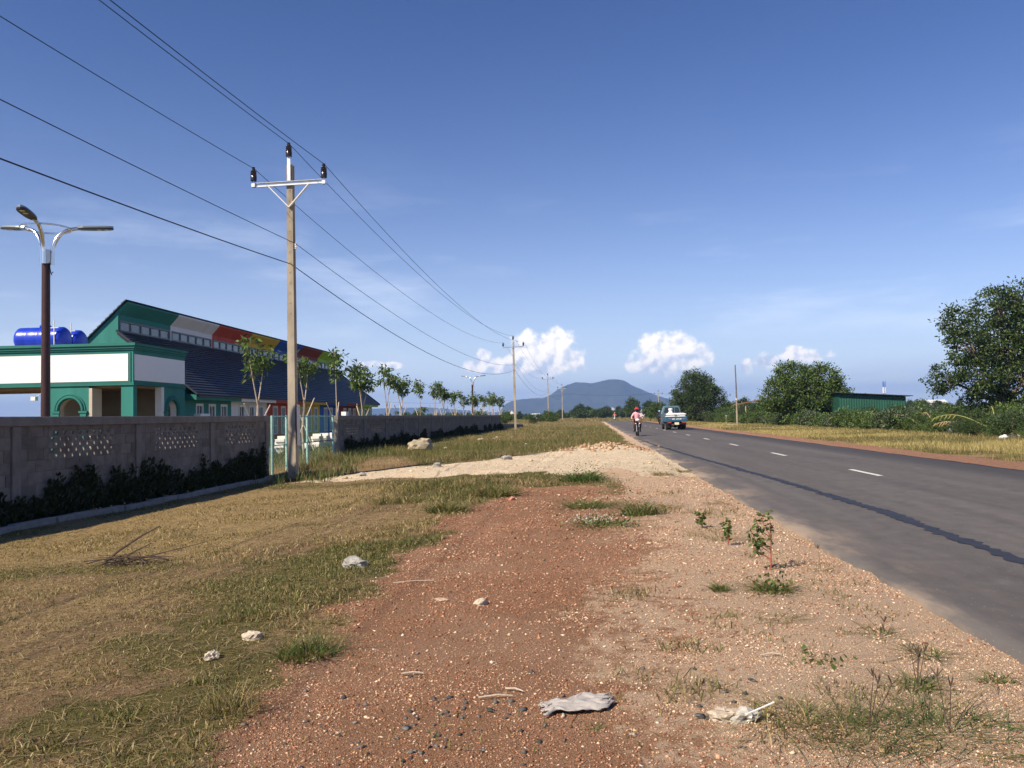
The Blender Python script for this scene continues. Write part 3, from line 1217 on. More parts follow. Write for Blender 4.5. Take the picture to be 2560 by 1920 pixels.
def utility_pole(label, loc, h, near=False, rotz=0.0, lean=0.0, brace=True, group='concrete utility poles along the road'):
    t = thing('utility_pole', label, 'pole', loc, rotz, group)
    t.rotation_euler = (0, lean, rotz)
    # tapered post with a groove down its right side
    m = MB()
    b0, b1 = 0.122, 0.090
    prof = [(-1, -1), (1, -1), (1, -0.45), (0.80, -0.3), (0.80, 0.3), (1, 0.45), (1, 1), (-1, 1), (-1, 0.45), (-0.80, 0.3), (-0.80, -0.3), (-1, -0.45)]
    n = len(prof)
    vs = []
    for z, s in ((-0.6, b0 * 1.02), (h, b1)):
        vs += [(a * s * 0.92, c * s, z) for a, c in prof]
    m.add(vs, [tuple(range(n - 1, -1, -1)), tuple(range(n, 2 * n))] + [(i, (i + 1) % n, n + (i + 1) % n, n + i) for i in range(n)])
    shaft = m.build('shaft', mPoleConcrete, t)
    if near:
        for k in range(13):
            z = h - 0.75 - k * 0.29
            s = b1 + (b0 - b1) * (1 - z / h)
            o = MB().chbox(-0.035, 0.035, -s - 0.004, -s + 0.01, z - 0.05, z + 0.05, 0.003).build('bolt_plate', mPoleConcrete, shaft)
            MB().cyl((0, -s - 0.008, z), (0, -s + 0.0, z), 0.012, n=8).build('bolt_hole', mDarkMetal, shaft)
    # crossarm channel, braces, insulators
    za = h - 0.55
    y0 = -b1 - 0.075
    m = MB()
    m.box(-1.02, 1.02, y0 + 0.045, y0 + 0.055, za - 0.05, za + 0.05).box(-1.02, 1.02, y0, y0 + 0.055, za + 0.05, za + 0.06).box(-1.02, 1.02, y0, y0 + 0.055, za - 0.06, za - 0.05)
    arm = m.build('crossarm', mGalv, t)
    arm.rotation_euler = (0, rad(-0.8), 0)
    arm.location = (0, 0, 0.0)
    arm.location.x += za * math.sin(rad(0.8))
    for s in (-1, 1):
        MB().box(s * 1.02 - 0.05, s * 1.02 + 0.05, y0 - 0.03, y0 + 0.08, za - 0.07, za + 0.03).build('arm_end_bracket', mGalv, t)
        MB().cyl((s * 1.02, y0 + 0.02, za + 0.03), (s * 1.02, y0 + 0.02, za + 0.14), 0.018, n=8).build('insulator_pin', mGalv, t)
        o = insulator(t, s * 1.02, za + 0.11)
        o.location.y = y0 + 0.02
        if brace:
            MB().ring_tube([(s * 0.60, y0 - 0.012, za - 0.05), (0.0, -b1 - 0.045, za - 0.68)], 0.05, 4, True, flat=0.35).build('brace', mGalvWhite, t)
    MB().box(-0.045, 0.045, -b1 - 0.04, -b1 - 0.005, h - 0.55 + 0.08, h + 0.24).build('top_bracket', mGalv, t)
    o = insulator(t, 0.0, h + 0.22)
    o.location.y = -b1 - 0.02
    # secondary rack for the lower wires
    zs = h - 2.28
    MB().box(0.09, 0.17, -0.06, 0.0, zs - 0.11, zs - 0.08).box(0.09, 0.17, -0.06, 0.0, zs + 0.02, zs + 0.05).box(0.085, 0.10, -0.05, -0.01, zs - 0.09, zs + 0.03).build('spool_bracket', mGalv, t)
    MB().lathe([(0.03, -0.07), (0.045, -0.06), (0.025, -0.03), (0.045, 0.0), (0.03, 0.02)], (0.15, -0.03, zs), 12).build('spool_insulator', mWhitePaint, t, smooth=True)
    return t


P1 = (-8.35, 22.5, gz(-8.35, 22.5))
P2 = (-7.75, 83.0, gz(-7.75, 83.0))
P3 = (-8.42, 158.0, 0.50)
P4 = (-7.4, 203.0, 0.35)
pole1 = utility_pole('tall concrete utility pole in front of the teal gate, largest of the row', P1, 8.85, near=True, lean=rad(-0.1))
m_ = MB()
m_.add([(0.155, -0.12, 0.95), (0.165, 0.10, 0.92), (0.155, 0.11, 2.06), (0.150, -0.13, 2.08), (0.158, -0.15, 1.5), (0.16, -0.13, 1.3)], [(0, 1, 2, 3, 4, 5)])
m_.add([(0.162, -0.12, 0.95), (0.172, 0.10, 0.92), (0.162, 0.11, 2.06), (0.157, -0.13, 2.08), (0.165, -0.15, 1.5), (0.167, -0.13, 1.3)], [(0, 1, 2, 3, 4, 5)])
m_.build('paper_notice', M('old_paper', (0.55, 0.53, 0.54), 0.9, 0.1, 5.0, 0.1), pole1, label='torn pale paper notice on the side of the pole')
pole2 = utility_pole('pale concrete utility pole beside the end of the long wall, second of the row', P2, 8.85, lean=rad(-0.5), brace=False)
pole3 = utility_pole('weathered utility pole with white braces, third of the row', P3, 8.6)
pole4 = utility_pole('utility pole with white braces, farthest of the left row', P4, 8.4, lean=rad(0.2))
pole5 = utility_pole('small utility pole standing beyond the blue truck', (17.2, 220.0, 0.3), 6.9)
pole6 = utility_pole('tiny utility pole top showing just right of the dark tree', (50.0, 330.0, 0.2), 8.6)

# ------------------------------------------------------------------ wires
def span(a, b, sag, n=26):
    a, b = Vector(a), Vector(b)
    return [a.lerp(b, i / n) - Vector((0, 0, 4 * sag * (i / n) * (1 - i / n))) for i in range(n + 1)]


def wire(pts_list, sags, r, label):
    pts = []
    for (a, b), s in zip(zip(pts_list[:-1], pts_list[1:]), sags):
        q = span(a, b, s)
        pts += q if not pts else q[1:]
    base = Vector(pts[0])
    rr = [r] * len(pts)
    # lines keep their real thickness; only slightly stouter far away where they are bundled
    o = MB().ring_tube([p - base for p in pts], rr, 5, True).build('power_line', mWire, None, tuple(base), smooth=True)
    return tag(o, label, 'wire', 'overhead wires between the poles')


P0 = (-8.5, -39.0, 0.1)


def at_pole(P, x, z, y=-0.15):
    return (P[0] + x, P[1] + y, P[2] + z)


H1, H2, H3, H4 = 8.85, 8.85, 8.6, 8.4
chain = [(P0, 8.85), (P1, H1), (P2, H2), (P3, H3), (P4, H4)]
wire([at_pole(p, -1.02, h - 0.09) for p, h in chain], [0.95, 1.25, 1.3, 0.7], 0.0085, 'thin black wire carried by the left insulators of the poles')
wire([at_pole(p, 0.0, h + 0.58) for p, h in chain], [0.9, 1.2, 1.3, 0.7], 0.0085, 'thin black wire carried on the pole top insulators')
wire([at_pole(p, 1.02, h - 0.06) for p, h in chain], [1.0, 1.25, 1.3, 0.7], 0.0085, 'thin black wire carried by the right insulators of the poles')
wire([at_pole(p, 0.17, h - 2.27) for p, h in chain], [0.6, 1.15, 1.4, 0.8], 0.0085, 'thin wire on the small white spool insulators below the crossarms')
wire([at_pole(p, 0.05, h - 2.85, -0.19) for p, h in chain], [0.95, 1.45, 1.5, 0.8], 0.013, 'thick black cable, lowest of the overhead wires')
o = wire([(-60, 236, 6.5), (-6, 232, 7.6), (17.2, 220, 7.0), (50, 330, 8.7)], [1.2, 0.5, 0.8], 0.02, 'faint wire crossing low before the mountain')

# ------------------------------------------------------------------ street lamps
mLampHead = M('lamp_head', (0.035, 0.035, 0.04), 0.4, 0.1, 8.0, 0.05)
mLampTop = M('lamp_head_top', (0.32, 0.36, 0.36), 0.35, 0.1, 8.0, 0.05, metal=0.6)
mLens = M('lamp_lens', (0.75, 0.72, 0.62), 0.25, 0.05, 8.0, 0.0)


def street_lamp(label, loc, h, angs, ring=True, rotz=0.0):
    t = thing('street_lamp', label, 'street lamp', loc, rotz, 'street lamps inside the wall')
    pole = MB().ring_tube([(0, 0, -0.3), (0, 0, h)], [0.105, 0.088], 16).build('pole', mBrownPole, t, smooth=True)
    for k in range(9):
        MB().cyl((-0.02, -0.093, h - 0.35 - k * 0.33), (-0.02, -0.08, h - 0.35 - k * 0.33), 0.012, n=6).build('bolt', mDarkMetal, pole)
    MB().ring_tube([(0, 0, h - 0.02), (0, 0, h + 0.30)], [0.105, 0.105], 6).build('collar', mGalv, t)
    for k, a in enumerate(angs):
        d = Vector((math.sin(rad(a)), math.cos(rad(a)), 0))
        pts = []
        for i in range(9):
            q = i / 8
            an = q * rad(78)
            pts.append(d * (0.13 + 0.46 * (1 - math.cos(an))) + Vector((0, 0, h + 0.22 + 0.62 * math.sin(an))))
        pts = [d * 0.125 + Vector((0, 0, h - 0.04))] + pts + [d * 0.70 + Vector((0, 0, h + 0.88))]
        arm = MB().ring_tube(pts, [0.05] * 2 + [0.048] * 4 + [0.042] * 5, 10).build('arm', mChrome, t, smooth=True)
        e = Vector(pts[-1])
        dn = (d + Vector((0, 0, 0.10))).normalized()
        sd = dn.cross(Vector((0, 0, 1))).normalized()
        upv = sd.cross(dn)
        ws = [0.06, 0.10, 0.115, 0.125, 0.125, 0.11, 0.075, 0.02]
        ls = [-0.06, 0.05, 0.16, 0.32, 0.48, 0.6, 0.68, 0.72]
        m, m2 = MB(), MB()
        for mm_, zz0, zz1 in ((m, -0.035, 0.0), (m2, 0.0, 0.045)):
            vs = []
            for w, q in zip(ws, ls):
                f = 1.0 if mm_ is m else 0.75
                for s, z in ((-1, zz0), (1, zz0), (1, zz1), (-1, zz1)):
                    ww = w * (f if z > 0 else 1.0)
                    zz = z * (1.0 if q < 0.8 else 0.4)
                    vs.append(e + dn * q + sd * ww * s + upv * zz)
            fs = []
            for i in range(len(ws) - 1):
                for j in range(4):
                    fs.append((i * 4 + j, i * 4 + (j + 1) % 4, i * 4 + 4 + (j + 1) % 4, i * 4 + 4 + j))
            fs += [(0, 1, 2, 3), tuple(len(ws) * 4 - 4 + j for j in range(4))]
            mm_.add(vs, fs)
        hd = m.build('lamp_head', mLampHead, t)
        m2.build('heat_sink', mLampTop, hd)
        for q in (0.40, 0.56):
            c = e + dn * q - upv * 0.037
            MB().ellipsoid((0, 0, 0), (0.06, 0.06, 0.012), 12, 4).build('lens', mLens, hd, tuple(c))
    if ring:
        pts = [(0.53 * math.cos(2 * math.pi * i / 40), 0.53 * math.sin(2 * math.pi * i / 40), h + 0.80) for i in range(40)]
        MB().ring_tube(pts, 0.02, 8, closed=True).build('ring', mChrome, t, smooth=True)
    m = MB()
    m.ring_tube([(0.09, -0.02, h), (0.12, -0.03, h - 0.15), (0.15, -0.03, h - 0.27), (0.19, -0.02, h - 0.22)], 0.012, 5)
    m.ring_tube([(0.09, -0.02, h), (0.11, -0.04, h - 0.12), (0.17, -0.04, h - 0.30)], 0.01, 5)
    m.build('cable_tail', mBlack, pole)
    return t


lamp1 = street_lamp('brown post street lamp with three arms and a ring, before the building', (-12.5, 17.9, 0.1), 5.30, (52, 166, 285))
lamp2 = street_lamp('distant brown street lamp with two raised arms among the young trees', (-12.5, 86.0, 0.2), 4.85, (75, 300), ring=False)

# ------------------------------------------------------------------ school-like building with coloured bays
mGreenWall = M('teal_green_wall', (0.030, 0.195, 0.165), 0.75, 0.14, 1.4, 0.08, stretch=(1, 1, 0.12))
mGreenDark = M('teal_green_trim', (0.025, 0.165, 0.14), 0.7, 0.14, 1.4, 0.08, stretch=(1, 1, 0.12))
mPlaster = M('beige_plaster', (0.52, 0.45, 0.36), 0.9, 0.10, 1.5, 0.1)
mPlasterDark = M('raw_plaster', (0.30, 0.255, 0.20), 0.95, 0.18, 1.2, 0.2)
mSignWhite = M('sign_white', (0.84, 0.84, 0.83), 0.55, 0.015, 2.0, 0.0)
mTile = M('slate_tile', (0.028, 0.034, 0.050), 0.45, 0.25, 5.0, 0.15, rnd=0.12, spec=0.45)
mFrame = M('window_frame_white', (0.74, 0.74, 0.72), 0.6, 0.05, 3.0, 0.0)
mFrameGrey = M('window_frame_grey', (0.16, 0.18, 0.19), 0.5, 0.05, 3.0, 0.0)
mPane = M('pane', (0.17, 0.20, 0.205), 0.15, 0.12, 1.5, 0.0, spec=0.6)
mPaneDark = M('pane_dark', (0.05, 0.055, 0.055), 0.15, 0.12, 1.5, 0.0, spec=0.6)
BAY = [('green', mGreenWall), ('white', M('bay_white', (0.72, 0.71, 0.70), 0.75, 0.07, 1.6, 0.08, stretch=(1, 1, 0.12))), ('red', M('bay_red', (0.50, 0.075, 0.045), 0.75, 0.14, 1.6, 0.08, stretch=(1, 1, 0.12))),
       ('yellow', M('bay_yellow', (0.62, 0.42, 0.055), 0.75, 0.14, 1.6, 0.08, stretch=(1, 1, 0.12))), ('blue', M('bay_blue', (0.020, 0.10, 0.38), 0.75, 0.14, 1.6, 0.08, stretch=(1, 1, 0.12))),
       ('maroon', M('bay_maroon', (0.24, 0.042, 0.030), 0.75, 0.14, 1.6, 0.08, stretch=(1, 1, 0.12))), ('lime', M('bay_lime', (0.30, 0.52, 0.040), 0.75, 0.14, 1.6, 0.08, stretch=(1, 1, 0.12)))]

B = thing('building', 'long low building with teal front, slate roof and bays painted in seven colours', 'building', (-16.0, 27.58, 0.05), rad(1.29))
B.location.z = 0.0
U0, MOD = 6.05, 4.62
UEND = U0 + 7 * MOD
# ground slab
MB().box(-14, 0.25, -0.3, UEND + 0.3, -0.3, 0.16).build('plinth', mConcrete, B)


def wall_with_holes(name, mat, u0, u1, z0, z1, x_out, thick, holes, parent, axis='Y'):
    """flat wall along the building's long side (or front), holes = (u0,u1,z0,z1)"""
    us = sorted({u0, u1, *[h[0] for h in holes], *[h[1] for h in holes]})
    m = MB()
    for a, b in zip(us[:-1], us[1:]):
        zs = [(z0, z1)]
        for h in holes:
            if h[0] <= a + 1e-6 and h[1] >= b - 1e-6:
                nzs = []
                for (p, q) in zs:
                    if h[2] > p:
                        nzs.append((p, min(q, h[2])))
                    if h[3] < q:
                        nzs.append((max(p, h[3]), q))
                zs = nzs
        for (p, q) in zs:
            if axis == 'Y':
                m.box(x_out - thick, x_out, a, b, p, q)
            else:
                m.box(a, b, x_out, x_out + thick, p, q)
    return m.build(name, mat, parent)


# --- coloured bays of the long side
XW = -1.0
for i, (cn, cm) in enumerate(BAY):
    a, b = U0 + i * MOD, U0 + (i + 1) * MOD
    if i == 0:
        a = 3.9
    wins = []
    w0 = U0 + i * MOD + 0.92
    for k in range(3):
        c = w0 + k * 1.27
        wins.append((c, c + 0.60, 0.95, 2.42))
    w = wall_with_holes('bay_wall', cm, a, b, 0.16, 3.05, XW, 0.2, wins, B)
    tag(w, label='%s painted bay of the long wall' % cn)
    for (p, q, r, s) in wins:
        f = MB()
        f.box(XW - 0.03, XW + 0.035, p - 0.05, p + 0.035, r - 0.04, s + 0.05).box(XW - 0.03, XW + 0.035, q - 0.035, q + 0.05, r - 0.04, s + 0.05)
        f.box(XW - 0.03, XW + 0.035, p + 0.035, q - 0.035, s - 0.06, s + 0.05).box(XW - 0.03, XW + 0.05, p + 0.035, q - 0.035, r - 0.04, r + 0.03)
        f.box(XW - 0.03, XW + 0.025, (p + q) / 2 - 0.02, (p + q) / 2 + 0.02, r + 0.03, s - 0.06).box(XW - 0.028, XW + 0.023, p + 0.035, (p + q) / 2 - 0.02, r + 0.42, r + 0.46)
        f.box(XW - 0.028, XW + 0.023, (p + q) / 2 + 0.02, q - 0.035, r + 0.42, r + 0.46)
        fo = f.build('window', mFrame, w)
        MB().box(XW - 0.06, XW - 0.035, p, q, r, s).build('pane', mPaneDark, fo)
    # fascia and soffit under the eaves
    a2 = U0 + i * MOD - (0.0 if i == 0 else 0)
    if i == 0:
        a2 = 5.9
    fa = MB()
    fa.prism([(XW - 0.01, 2.62), (-0.48, 2.60), (-0.48, 2.80), (XW - 0.01, 2.88)], a2 + 0.003, b - 0.003)
    tag(fa.build('fascia', cm if i else mGreenDark, B), label='%s eaves fascia' % cn)

# --- clerestory
XC = -4.0
ZS, ZC, ZT = 5.57, 6.34, 6.80
for i, (cn, cm) in enumerate(BAY):
    a, b = U0 + i * MOD, U0 + (i + 1) * MOD
    hole = (a + 0.14, b - 0.14, 5.66, 6.06)
    w = wall_with_holes('clerestory_wall', cm, a, b, 5.2, ZC + 0.02, XC, 0.18, [hole], B)
    tag(w, label='%s painted clerestory bay' % cn)
    fl = MB()
    fl.prism([(XC + 0.002, ZC), (-3.58, ZT), (-3.58, ZT + 0.07), (XC - 0.16, ZC + 0.12)], a + 0.002, b - 0.002)
    tag(fl.build('flared_cornice', cm, B), label='%s flared cornice above the clerestory windows' % cn)
    f = MB()
    p, q, r, s = hole
    f.box(XC - 0.05, XC + 0.03, p - 0.03, q + 0.03, r - 0.04, r + 0.03).box(XC - 0.05, XC + 0.03, p - 0.03, q + 0.03, s - 0.03, s + 0.04)
    n = 5
    for k in range(n + 1):
        u = p + (q - p) * k / n
        f.box(XC - 0.049, XC + 0.027, u - 0.035, u + 0.035, r + 0.03, s - 0.03)
    fo = f.build('clerestory_window', mFrameGrey if i != 1 else mFrameGrey, w)
    for k in range(n):
        u, u2 = p + (q - p) * k / n, p + (q - p) * (k + 1) / n
        MB().box(XC - 0.045, XC - 0.02, u + 0.03, u2 - 0.03, r + 0.02, s - 0.02).build('pane', mPane, fo)

# --- roof courses on the road side
EX, EZ = -0.42, 2.80
RX, RZ = -3.99, 5.60
NC = 23
dirv = Vector((RX - EX, 0, RZ - EZ))
nrm = Vector((-(RZ - EZ), 0, (RX - EX))).normalized() * -1
if nrm.z < 0:
    nrm = -nrm
for k in range(NC):
    a = Vector((EX, 0, EZ)) + dirv * (k / NC)
    b = Vector((EX, 0, EZ)) + dirv * ((k + 1.12) / NC)
    off0, off1 = nrm * 0.055, nrm * 0.012
    poly = [a + off0 * 0.0 - nrm * 0.01, a + off0, b + off1, b - nrm * 0.01]
    ue = U0 - 0.12 + (0.0 if k > 2 else 0.0)
    m = MB()
    m.prism([(p.x, p.z) for p in poly], U0 - 0.15, UEND + 0.35)
    m.build('tile_course', mTile, B)
MB().prism([(EX + 0.02, EZ - 0.06), (EX + 0.02, EZ - 0.012), (RX, RZ - 0.04), (RX, RZ - 0.14)], U0 - 0.10, UEND + 0.30).build('roof_deck', mDarkMetal, B)
# verge caps at both ends
for u in (U0 - 0.15, UEND + 0.35):
    p0, p1 = Vector((EX, u, EZ + 0.03)), Vector((RX, u, RZ + 0.03))
    MB().ring_tube([p0, p1], 0.055, 6).build('verge_cap', mTile, B)
# far slope
wx, wz = -6.45, 4.28
NW = 16
d2 = Vector((wx + 3.60, 0, wz - 6.93))
n2 = Vector((d2.z, 0, -d2.x)).normalized()
if n2.z < 0:
    n2 = -n2
for k in range(NW):
    a = Vector((-3.60, 0, 6.93)) + d2 * ((k + 1) / NW)
    b = Vector((-3.60, 0, 6.93)) + d2 * ((k - 0.12) / NW)
    poly = [a - n2 * 0.01, a + n2 * 0.05, b + n2 * 0.012, b - n2 * 0.01]
    MB().prism([(p.x, p.z) for p in poly], U0 - 0.12, UEND + 0.12).build('tile_course', mTile, B)
# gable walls
gab = [(-6.25, 0.2), (-6.25, 4.44), (-3.62, 6.86), (XC - 0.004, 6.38), (XC - 0.004, 5.60), (-1.02, 3.22), (-1.02, 0.2)]
MB().prism(gab, U0 + 0.003, U0 + 0.2).build('gable_wall', mGreenWall, B)
MB().prism(gab, UEND - 0.2, UEND - 0.003).build('gable_wall', BAY[6][1], B)
MB().box(-6.4, -6.2, U0 + 0.2, UEND - 0.2, 0.16, 4.3).build('rear_wall', mPlaster, B)

# --- front block: frieze with blank sign boards, canopy to the left
FX1 = -14.0
fz0, fz1 = 3.0, 4.24
m = MB()
m.box(FX1, 0.0, 0.0, 0.25, fz0, fz1)
m.build('front_frieze', mGreenWall, B)
MB().box(-0.25, 0.0, 0.252, 3.86, fz0, fz1).build('side_frieze', mGreenWall, B)
for (z0, z1, p) in ((4.24, 4.30, 0.05), (4.30, 4.385, 0.09), (4.385, 4.48, 0.14)):
    m = MB()
    m.box(FX1, p, -p, 0.25, z0 + 0.001, z1)
    m.box(-0.25, p - 0.002, 0.251, 3.86, z0 + 0.001, z1)
    m.build('cornice', mGreenDark, B)
for (z0, z1, p) in ((3.0, 3.045, 0.05), (3.05, 3.09, 0.03)):
    m = MB()
    m.box(FX1, p, -p, -0.002, z0, z1)
    m.box(0.002, p - 0.002, -0.0, 3.86, z0, z1)
    m.build('lower_moulding', mGreenDark, B)
MB().box(FX1 + 0.3, -0.17, -0.035, -0.002, 3.15, 4.11).build('front_sign_board', mSignWhite, B, label='blank white sign board on the sunlit front')
m = MB()
m.box(FX1 + 0.2, -0.08, -0.028, -0.002, 4.125, 4.17).box(FX1 + 0.2, -0.08, -0.028, -0.002, 3.095, 3.135).box(-0.15, -0.08, -0.028, -0.002, 3.135, 4.125)
m.build('sign_frame', mGreenDark, B)
MB().box(0.002, 0.03, 0.06, 3.80, 3.17, 4.09).build('side_sign_board', mSignWhite, B, label='blank white sign board on the shaded side')
# flat roof, ceiling and interior
MB().box(-6.3, -1.02, 3.86, U0, 3.05, 3.2).build('low_roof', mConcrete, B)
MB().box(FX1, -0.25, 0.25, 3.86, 4.05, 4.2).build('flat_roof', mConcrete, B)
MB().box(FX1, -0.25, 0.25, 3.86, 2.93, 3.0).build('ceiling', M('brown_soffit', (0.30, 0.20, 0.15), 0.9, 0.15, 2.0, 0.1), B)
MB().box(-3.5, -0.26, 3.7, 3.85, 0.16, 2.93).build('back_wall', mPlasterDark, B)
MB().box(-3.5, -3.36, 0.26, 3.69, 0.16, 2.93).build('inner_wall', mPlaster, B)
# columns and arched pier on the front
MB().box(-0.44, 0.0, 0.0, 0.25, 0.16, 2.999).build('corner_column', mGreenWall, B)
MB().box(-0.44, -0.26, 0.252, 0.5, 0.16, 2.93).build('column_return', mPlaster, B)


def arch_pier(name, axis, u0, u1, c, r, zs, x_face, thick, parent, mat, jamb):
    """pier with an arched opening; axis X for the front, Y for the side"""
    top = 2.999
    def P(u, w, z):
        return (u, x_face + w, z) if axis == 'X' else (x_face - w, u, z)
    m, j = MB(), MB()
    n = 14
    arc = [(c - r * math.cos(math.pi * i / n), zs + r * math.sin(math.pi * i / n)) for i in range(n + 1)]
    def slab(mm, poly):
        k = len(poly)
        vs = [P(u, 0, z) for u, z in poly] + [P(u, thick, z) for u, z in poly]
        mm.add(vs, [tuple(range(k)), tuple(range(2 * k - 1, k - 1, -1))] + [(i, (i + 1) % k, k + (i + 1) % k, k + i) for i in range(k)])
    slab(m, [(u0, 0.16), (c - r, 0.16), (c - r, zs), (u0, zs)])
    slab(m, [(c + r, 0.16), (u1, 0.16), (u1, zs), (c + r, zs)])
    for i in range(n):
        (a, za), (b, zb) = arc[i], arc[i + 1]
        slab(m, [(a, za), (b, zb), (b, top), (a, top)])
    slab(m, [(u0, zs), (c - r, zs), (c - r, top), (u0, top)])
    slab(m, [(c + r, zs), (u1, zs), (u1, top), (c + r, top)])
    o = m.build(name, mat, parent)
    # lining of the opening
    path = [(c - r + 0.004, 0.18)] + [(c - (r - 0.004) * math.cos(math.pi * i / n), zs + (r - 0.004) * math.sin(math.pi * i / n)) for i in range(n + 1)] + [(c + r - 0.004, 0.18)]
    vs, fs = [], []
    for (u, z) in path:
        vs += [P(u, 0.03, z), P(u, thick + 0.02, z)]
    for i in range(len(path) - 1):
        fs.append((2 * i, 2 * i + 1, 2 * i + 3, 2 * i + 2))
    j.add(vs, fs)
    j.build('arch_lining', jamb, o)
    # moulding ring and imposts
    pts = [P(c - (r + 0.07) * math.cos(math.pi * i / n), -0.015, zs + (r + 0.07) * math.sin(math.pi * i / n)) for i in range(n + 1)]
    MB().ring_tube(pts, 0.06, 6).build('arch_moulding', mGreenDark, o)
    pts = [P(c - (r + 0.165) * math.cos(math.pi * i / n), -0.005, zs + (r + 0.165) * math.sin(math.pi * i / n)) for i in range(n + 1)]
    MB().ring_tube(pts, 0.035, 6).build('arch_moulding', mGreenDark, o)
    for s in (-1, 1):
        q = c + s * (r + 0.10)
        a, b = P(q - 0.15, -0.07, zs - 0.10), P(q + 0.15, 0.0, zs - 0.02)
        MB().box(min(a[0], b[0]), max(a[0], b[0]), min(a[1], b[1]), max(a[1], b[1]), a[2], b[2]).build('impost', mGreenDark, o)
        a, b = P(q - 0.11, -0.045, 0.4), P(q + 0.11, -0.001, zs - 0.11)
        MB().box(min(a[0], b[0]), max(a[0], b[0]), min(a[1], b[1]), max(a[1], b[1]), a[2], b[2]).build('pilaster', mGreenWall, o)
    return o


arch_pier('arched_pier', 'X', -3.30, -1.62, -2.31, 0.40, 2.15, 0.0, 0.25, B, mGreenWall, mPlaster)
MB().box(-1.618, -1.50, 0.0, 0.6, 0.16, 2.92).build('white_jamb', mPlaster, B)
arch_pier('arched_pier', 'Y', 2.2, 3.86, 2.82, 0.40, 2.10, 0.0, 0.25, B, mGreenWall, mFrame)
MB().box(-0.25, -0.002, 2.0, 2.198, 0.16, 2.995).build('white_jamb', mFrame, B)
MB().box(-1.02, -0.25, 3.86, 4.0, 0.16, 3.0).build('side_return_wall', mGreenWall, B)
for x in (-11.2, -13.7):
    MB().box(x - 0.22, x + 0.22, 0.0, 0.25, 0.16, 2.999).build('canopy_column', mGreenWall, B)
    MB().box(x - 0.2, x + 0.2, 3.3, 3.7, 0.16, 2.93).build('canopy_column', mPlaster, B)
# parapet plaster block and floodlight
MB().box(0.03, 0.3, 4.6, 5.5, 0.16, 2.0).build('utility_box', mFrame, B)
fl = MB()
fl.box(-3.62, -3.45, -0.22, -0.06, 2.52, 2.66)
fl.build('floodlight', mFrame, B)
MB().cyl((-3.5, -0.06, 2.66), (-3.4, 0.05, 2.78), 0.015, n=6).build('floodlight_arm', mFrame, B)

# --- water tanks and the pipes beside them
mTank = M('blue_plastic', (0.012, 0.045, 0.50), 0.32, 0.08, 3.0, 0.03, spec=0.5)
Bm = Matrix.Translation(B.location) @ Matrix.Rotation(rad(1.29), 4, 'Z')


def water_tank(label, lx, ly, L, r):
    p = Bm @ Vector((lx, ly, 4.2))
    lift = 0.14
    t = thing('water_tank', label, 'water tank', tuple(p), rad(1.29), 'blue water tanks on the flat roof')
    zc = r + 0.12 + lift
    prof = [(0.02, -L / 2 - 0.10), (r * 0.55, -L / 2 - 0.085), (r * 0.85, -L / 2 - 0.04), (r * 0.985, -L / 2 + 0.03), (r, -L / 2 + 0.1)]
    for k in range(1, 4):
        q = -L / 2 + L * k / 4
        prof += [(r, q - 0.07), (r * 0.985, q - 0.04), (r * 0.985, q + 0.04), (r, q + 0.07)]
    prof += [(r, L / 2 - 0.1), (r * 0.985, L / 2 - 0.03), (r * 0.85, L / 2 + 0.04), (r * 0.55, L / 2 + 0.085), (0.02, L / 2 + 0.10)]
    MB().lathe(prof, (0, 0, zc), 24, axis='X').build('shell', mTank, t, smooth=True)
    MB().lathe([(0.2, 0.0), (0.21, 0.05), (0.19, 0.09), (0.05, 0.11)], (0.1, 0, zc + r - 0.02), 16).build('lid', mTank, t, smooth=True)
    for s in (-1, 1):
        MB().box(s * L * 0.3 - 0.06, s * L * 0.3 + 0.06, -r * 0.8, r * 0.8, 0, 0.42).build('cradle', mTank, t)
    MB().ring_tube([(L / 2 - 0.12, -r - 0.02, 0.0), (L / 2 - 0.12, -r - 0.02, zc + r * 0.6), (L / 2 - 0.12, -r - 0.02, zc + r + 0.22)], 0.02, 6).build('pipe', mFrame, t)
    MB().ring_tube([(L / 2 - 0.32, -r - 0.02, zc + r * 0.8), (L / 2 + 0.05, -r - 0.02, zc + r * 0.82)], 0.018, 6).build('pipe', mFrame, t)
    return t


water_tank('large blue plastic water tank on the roof, the nearer one', -4.75, 2.15, 1.75, 0.46)
water_tank('blue plastic water tank on the roof, partly hidden behind the nearer one', -4.85, 3.35, 1.75, 0.46)

# ------------------------------------------------------------------ foliage
def unit(a):
    return a / np.maximum(np.linalg.norm(a, axis=1, keepdims=True), 1e-9)


def leaf_arrays(c, axis, length, width, col, rng, fold=0.25):
    """one folded diamond per leaf: returns V (4n,3), F (n,4), C (4n,3)"""
    n = len(c)
    axis = unit(axis)
    side = unit(np.cross(axis, rng.normal(size=(n, 3))))
    up = np.cross(side, axis)
    L, W = length[:, None], width[:, None]
    v0 = c
    v1 = c + axis * L * 0.45 + side * W + up * W * fold
    v2 = c + axis * L
    v3 = c + axis * L * 0.45 - side * W + up * W * fold
    V = np.stack([v0, v1, v2, v3], 1).reshape(-1, 3)
    F = np.arange(4 * n).reshape(n, 4)
    C = np.repeat(col, 4, 0)
    return V, F, C


def tint(rng, n, cols, jitter=0.18):
    cols = np.array(cols)
    k = rng.integers(0, len(cols), n)
    c = cols[k] * (1 + rng.normal(size=(n, 1)) * jitter)
    return np.clip(c, 0.004, 1)


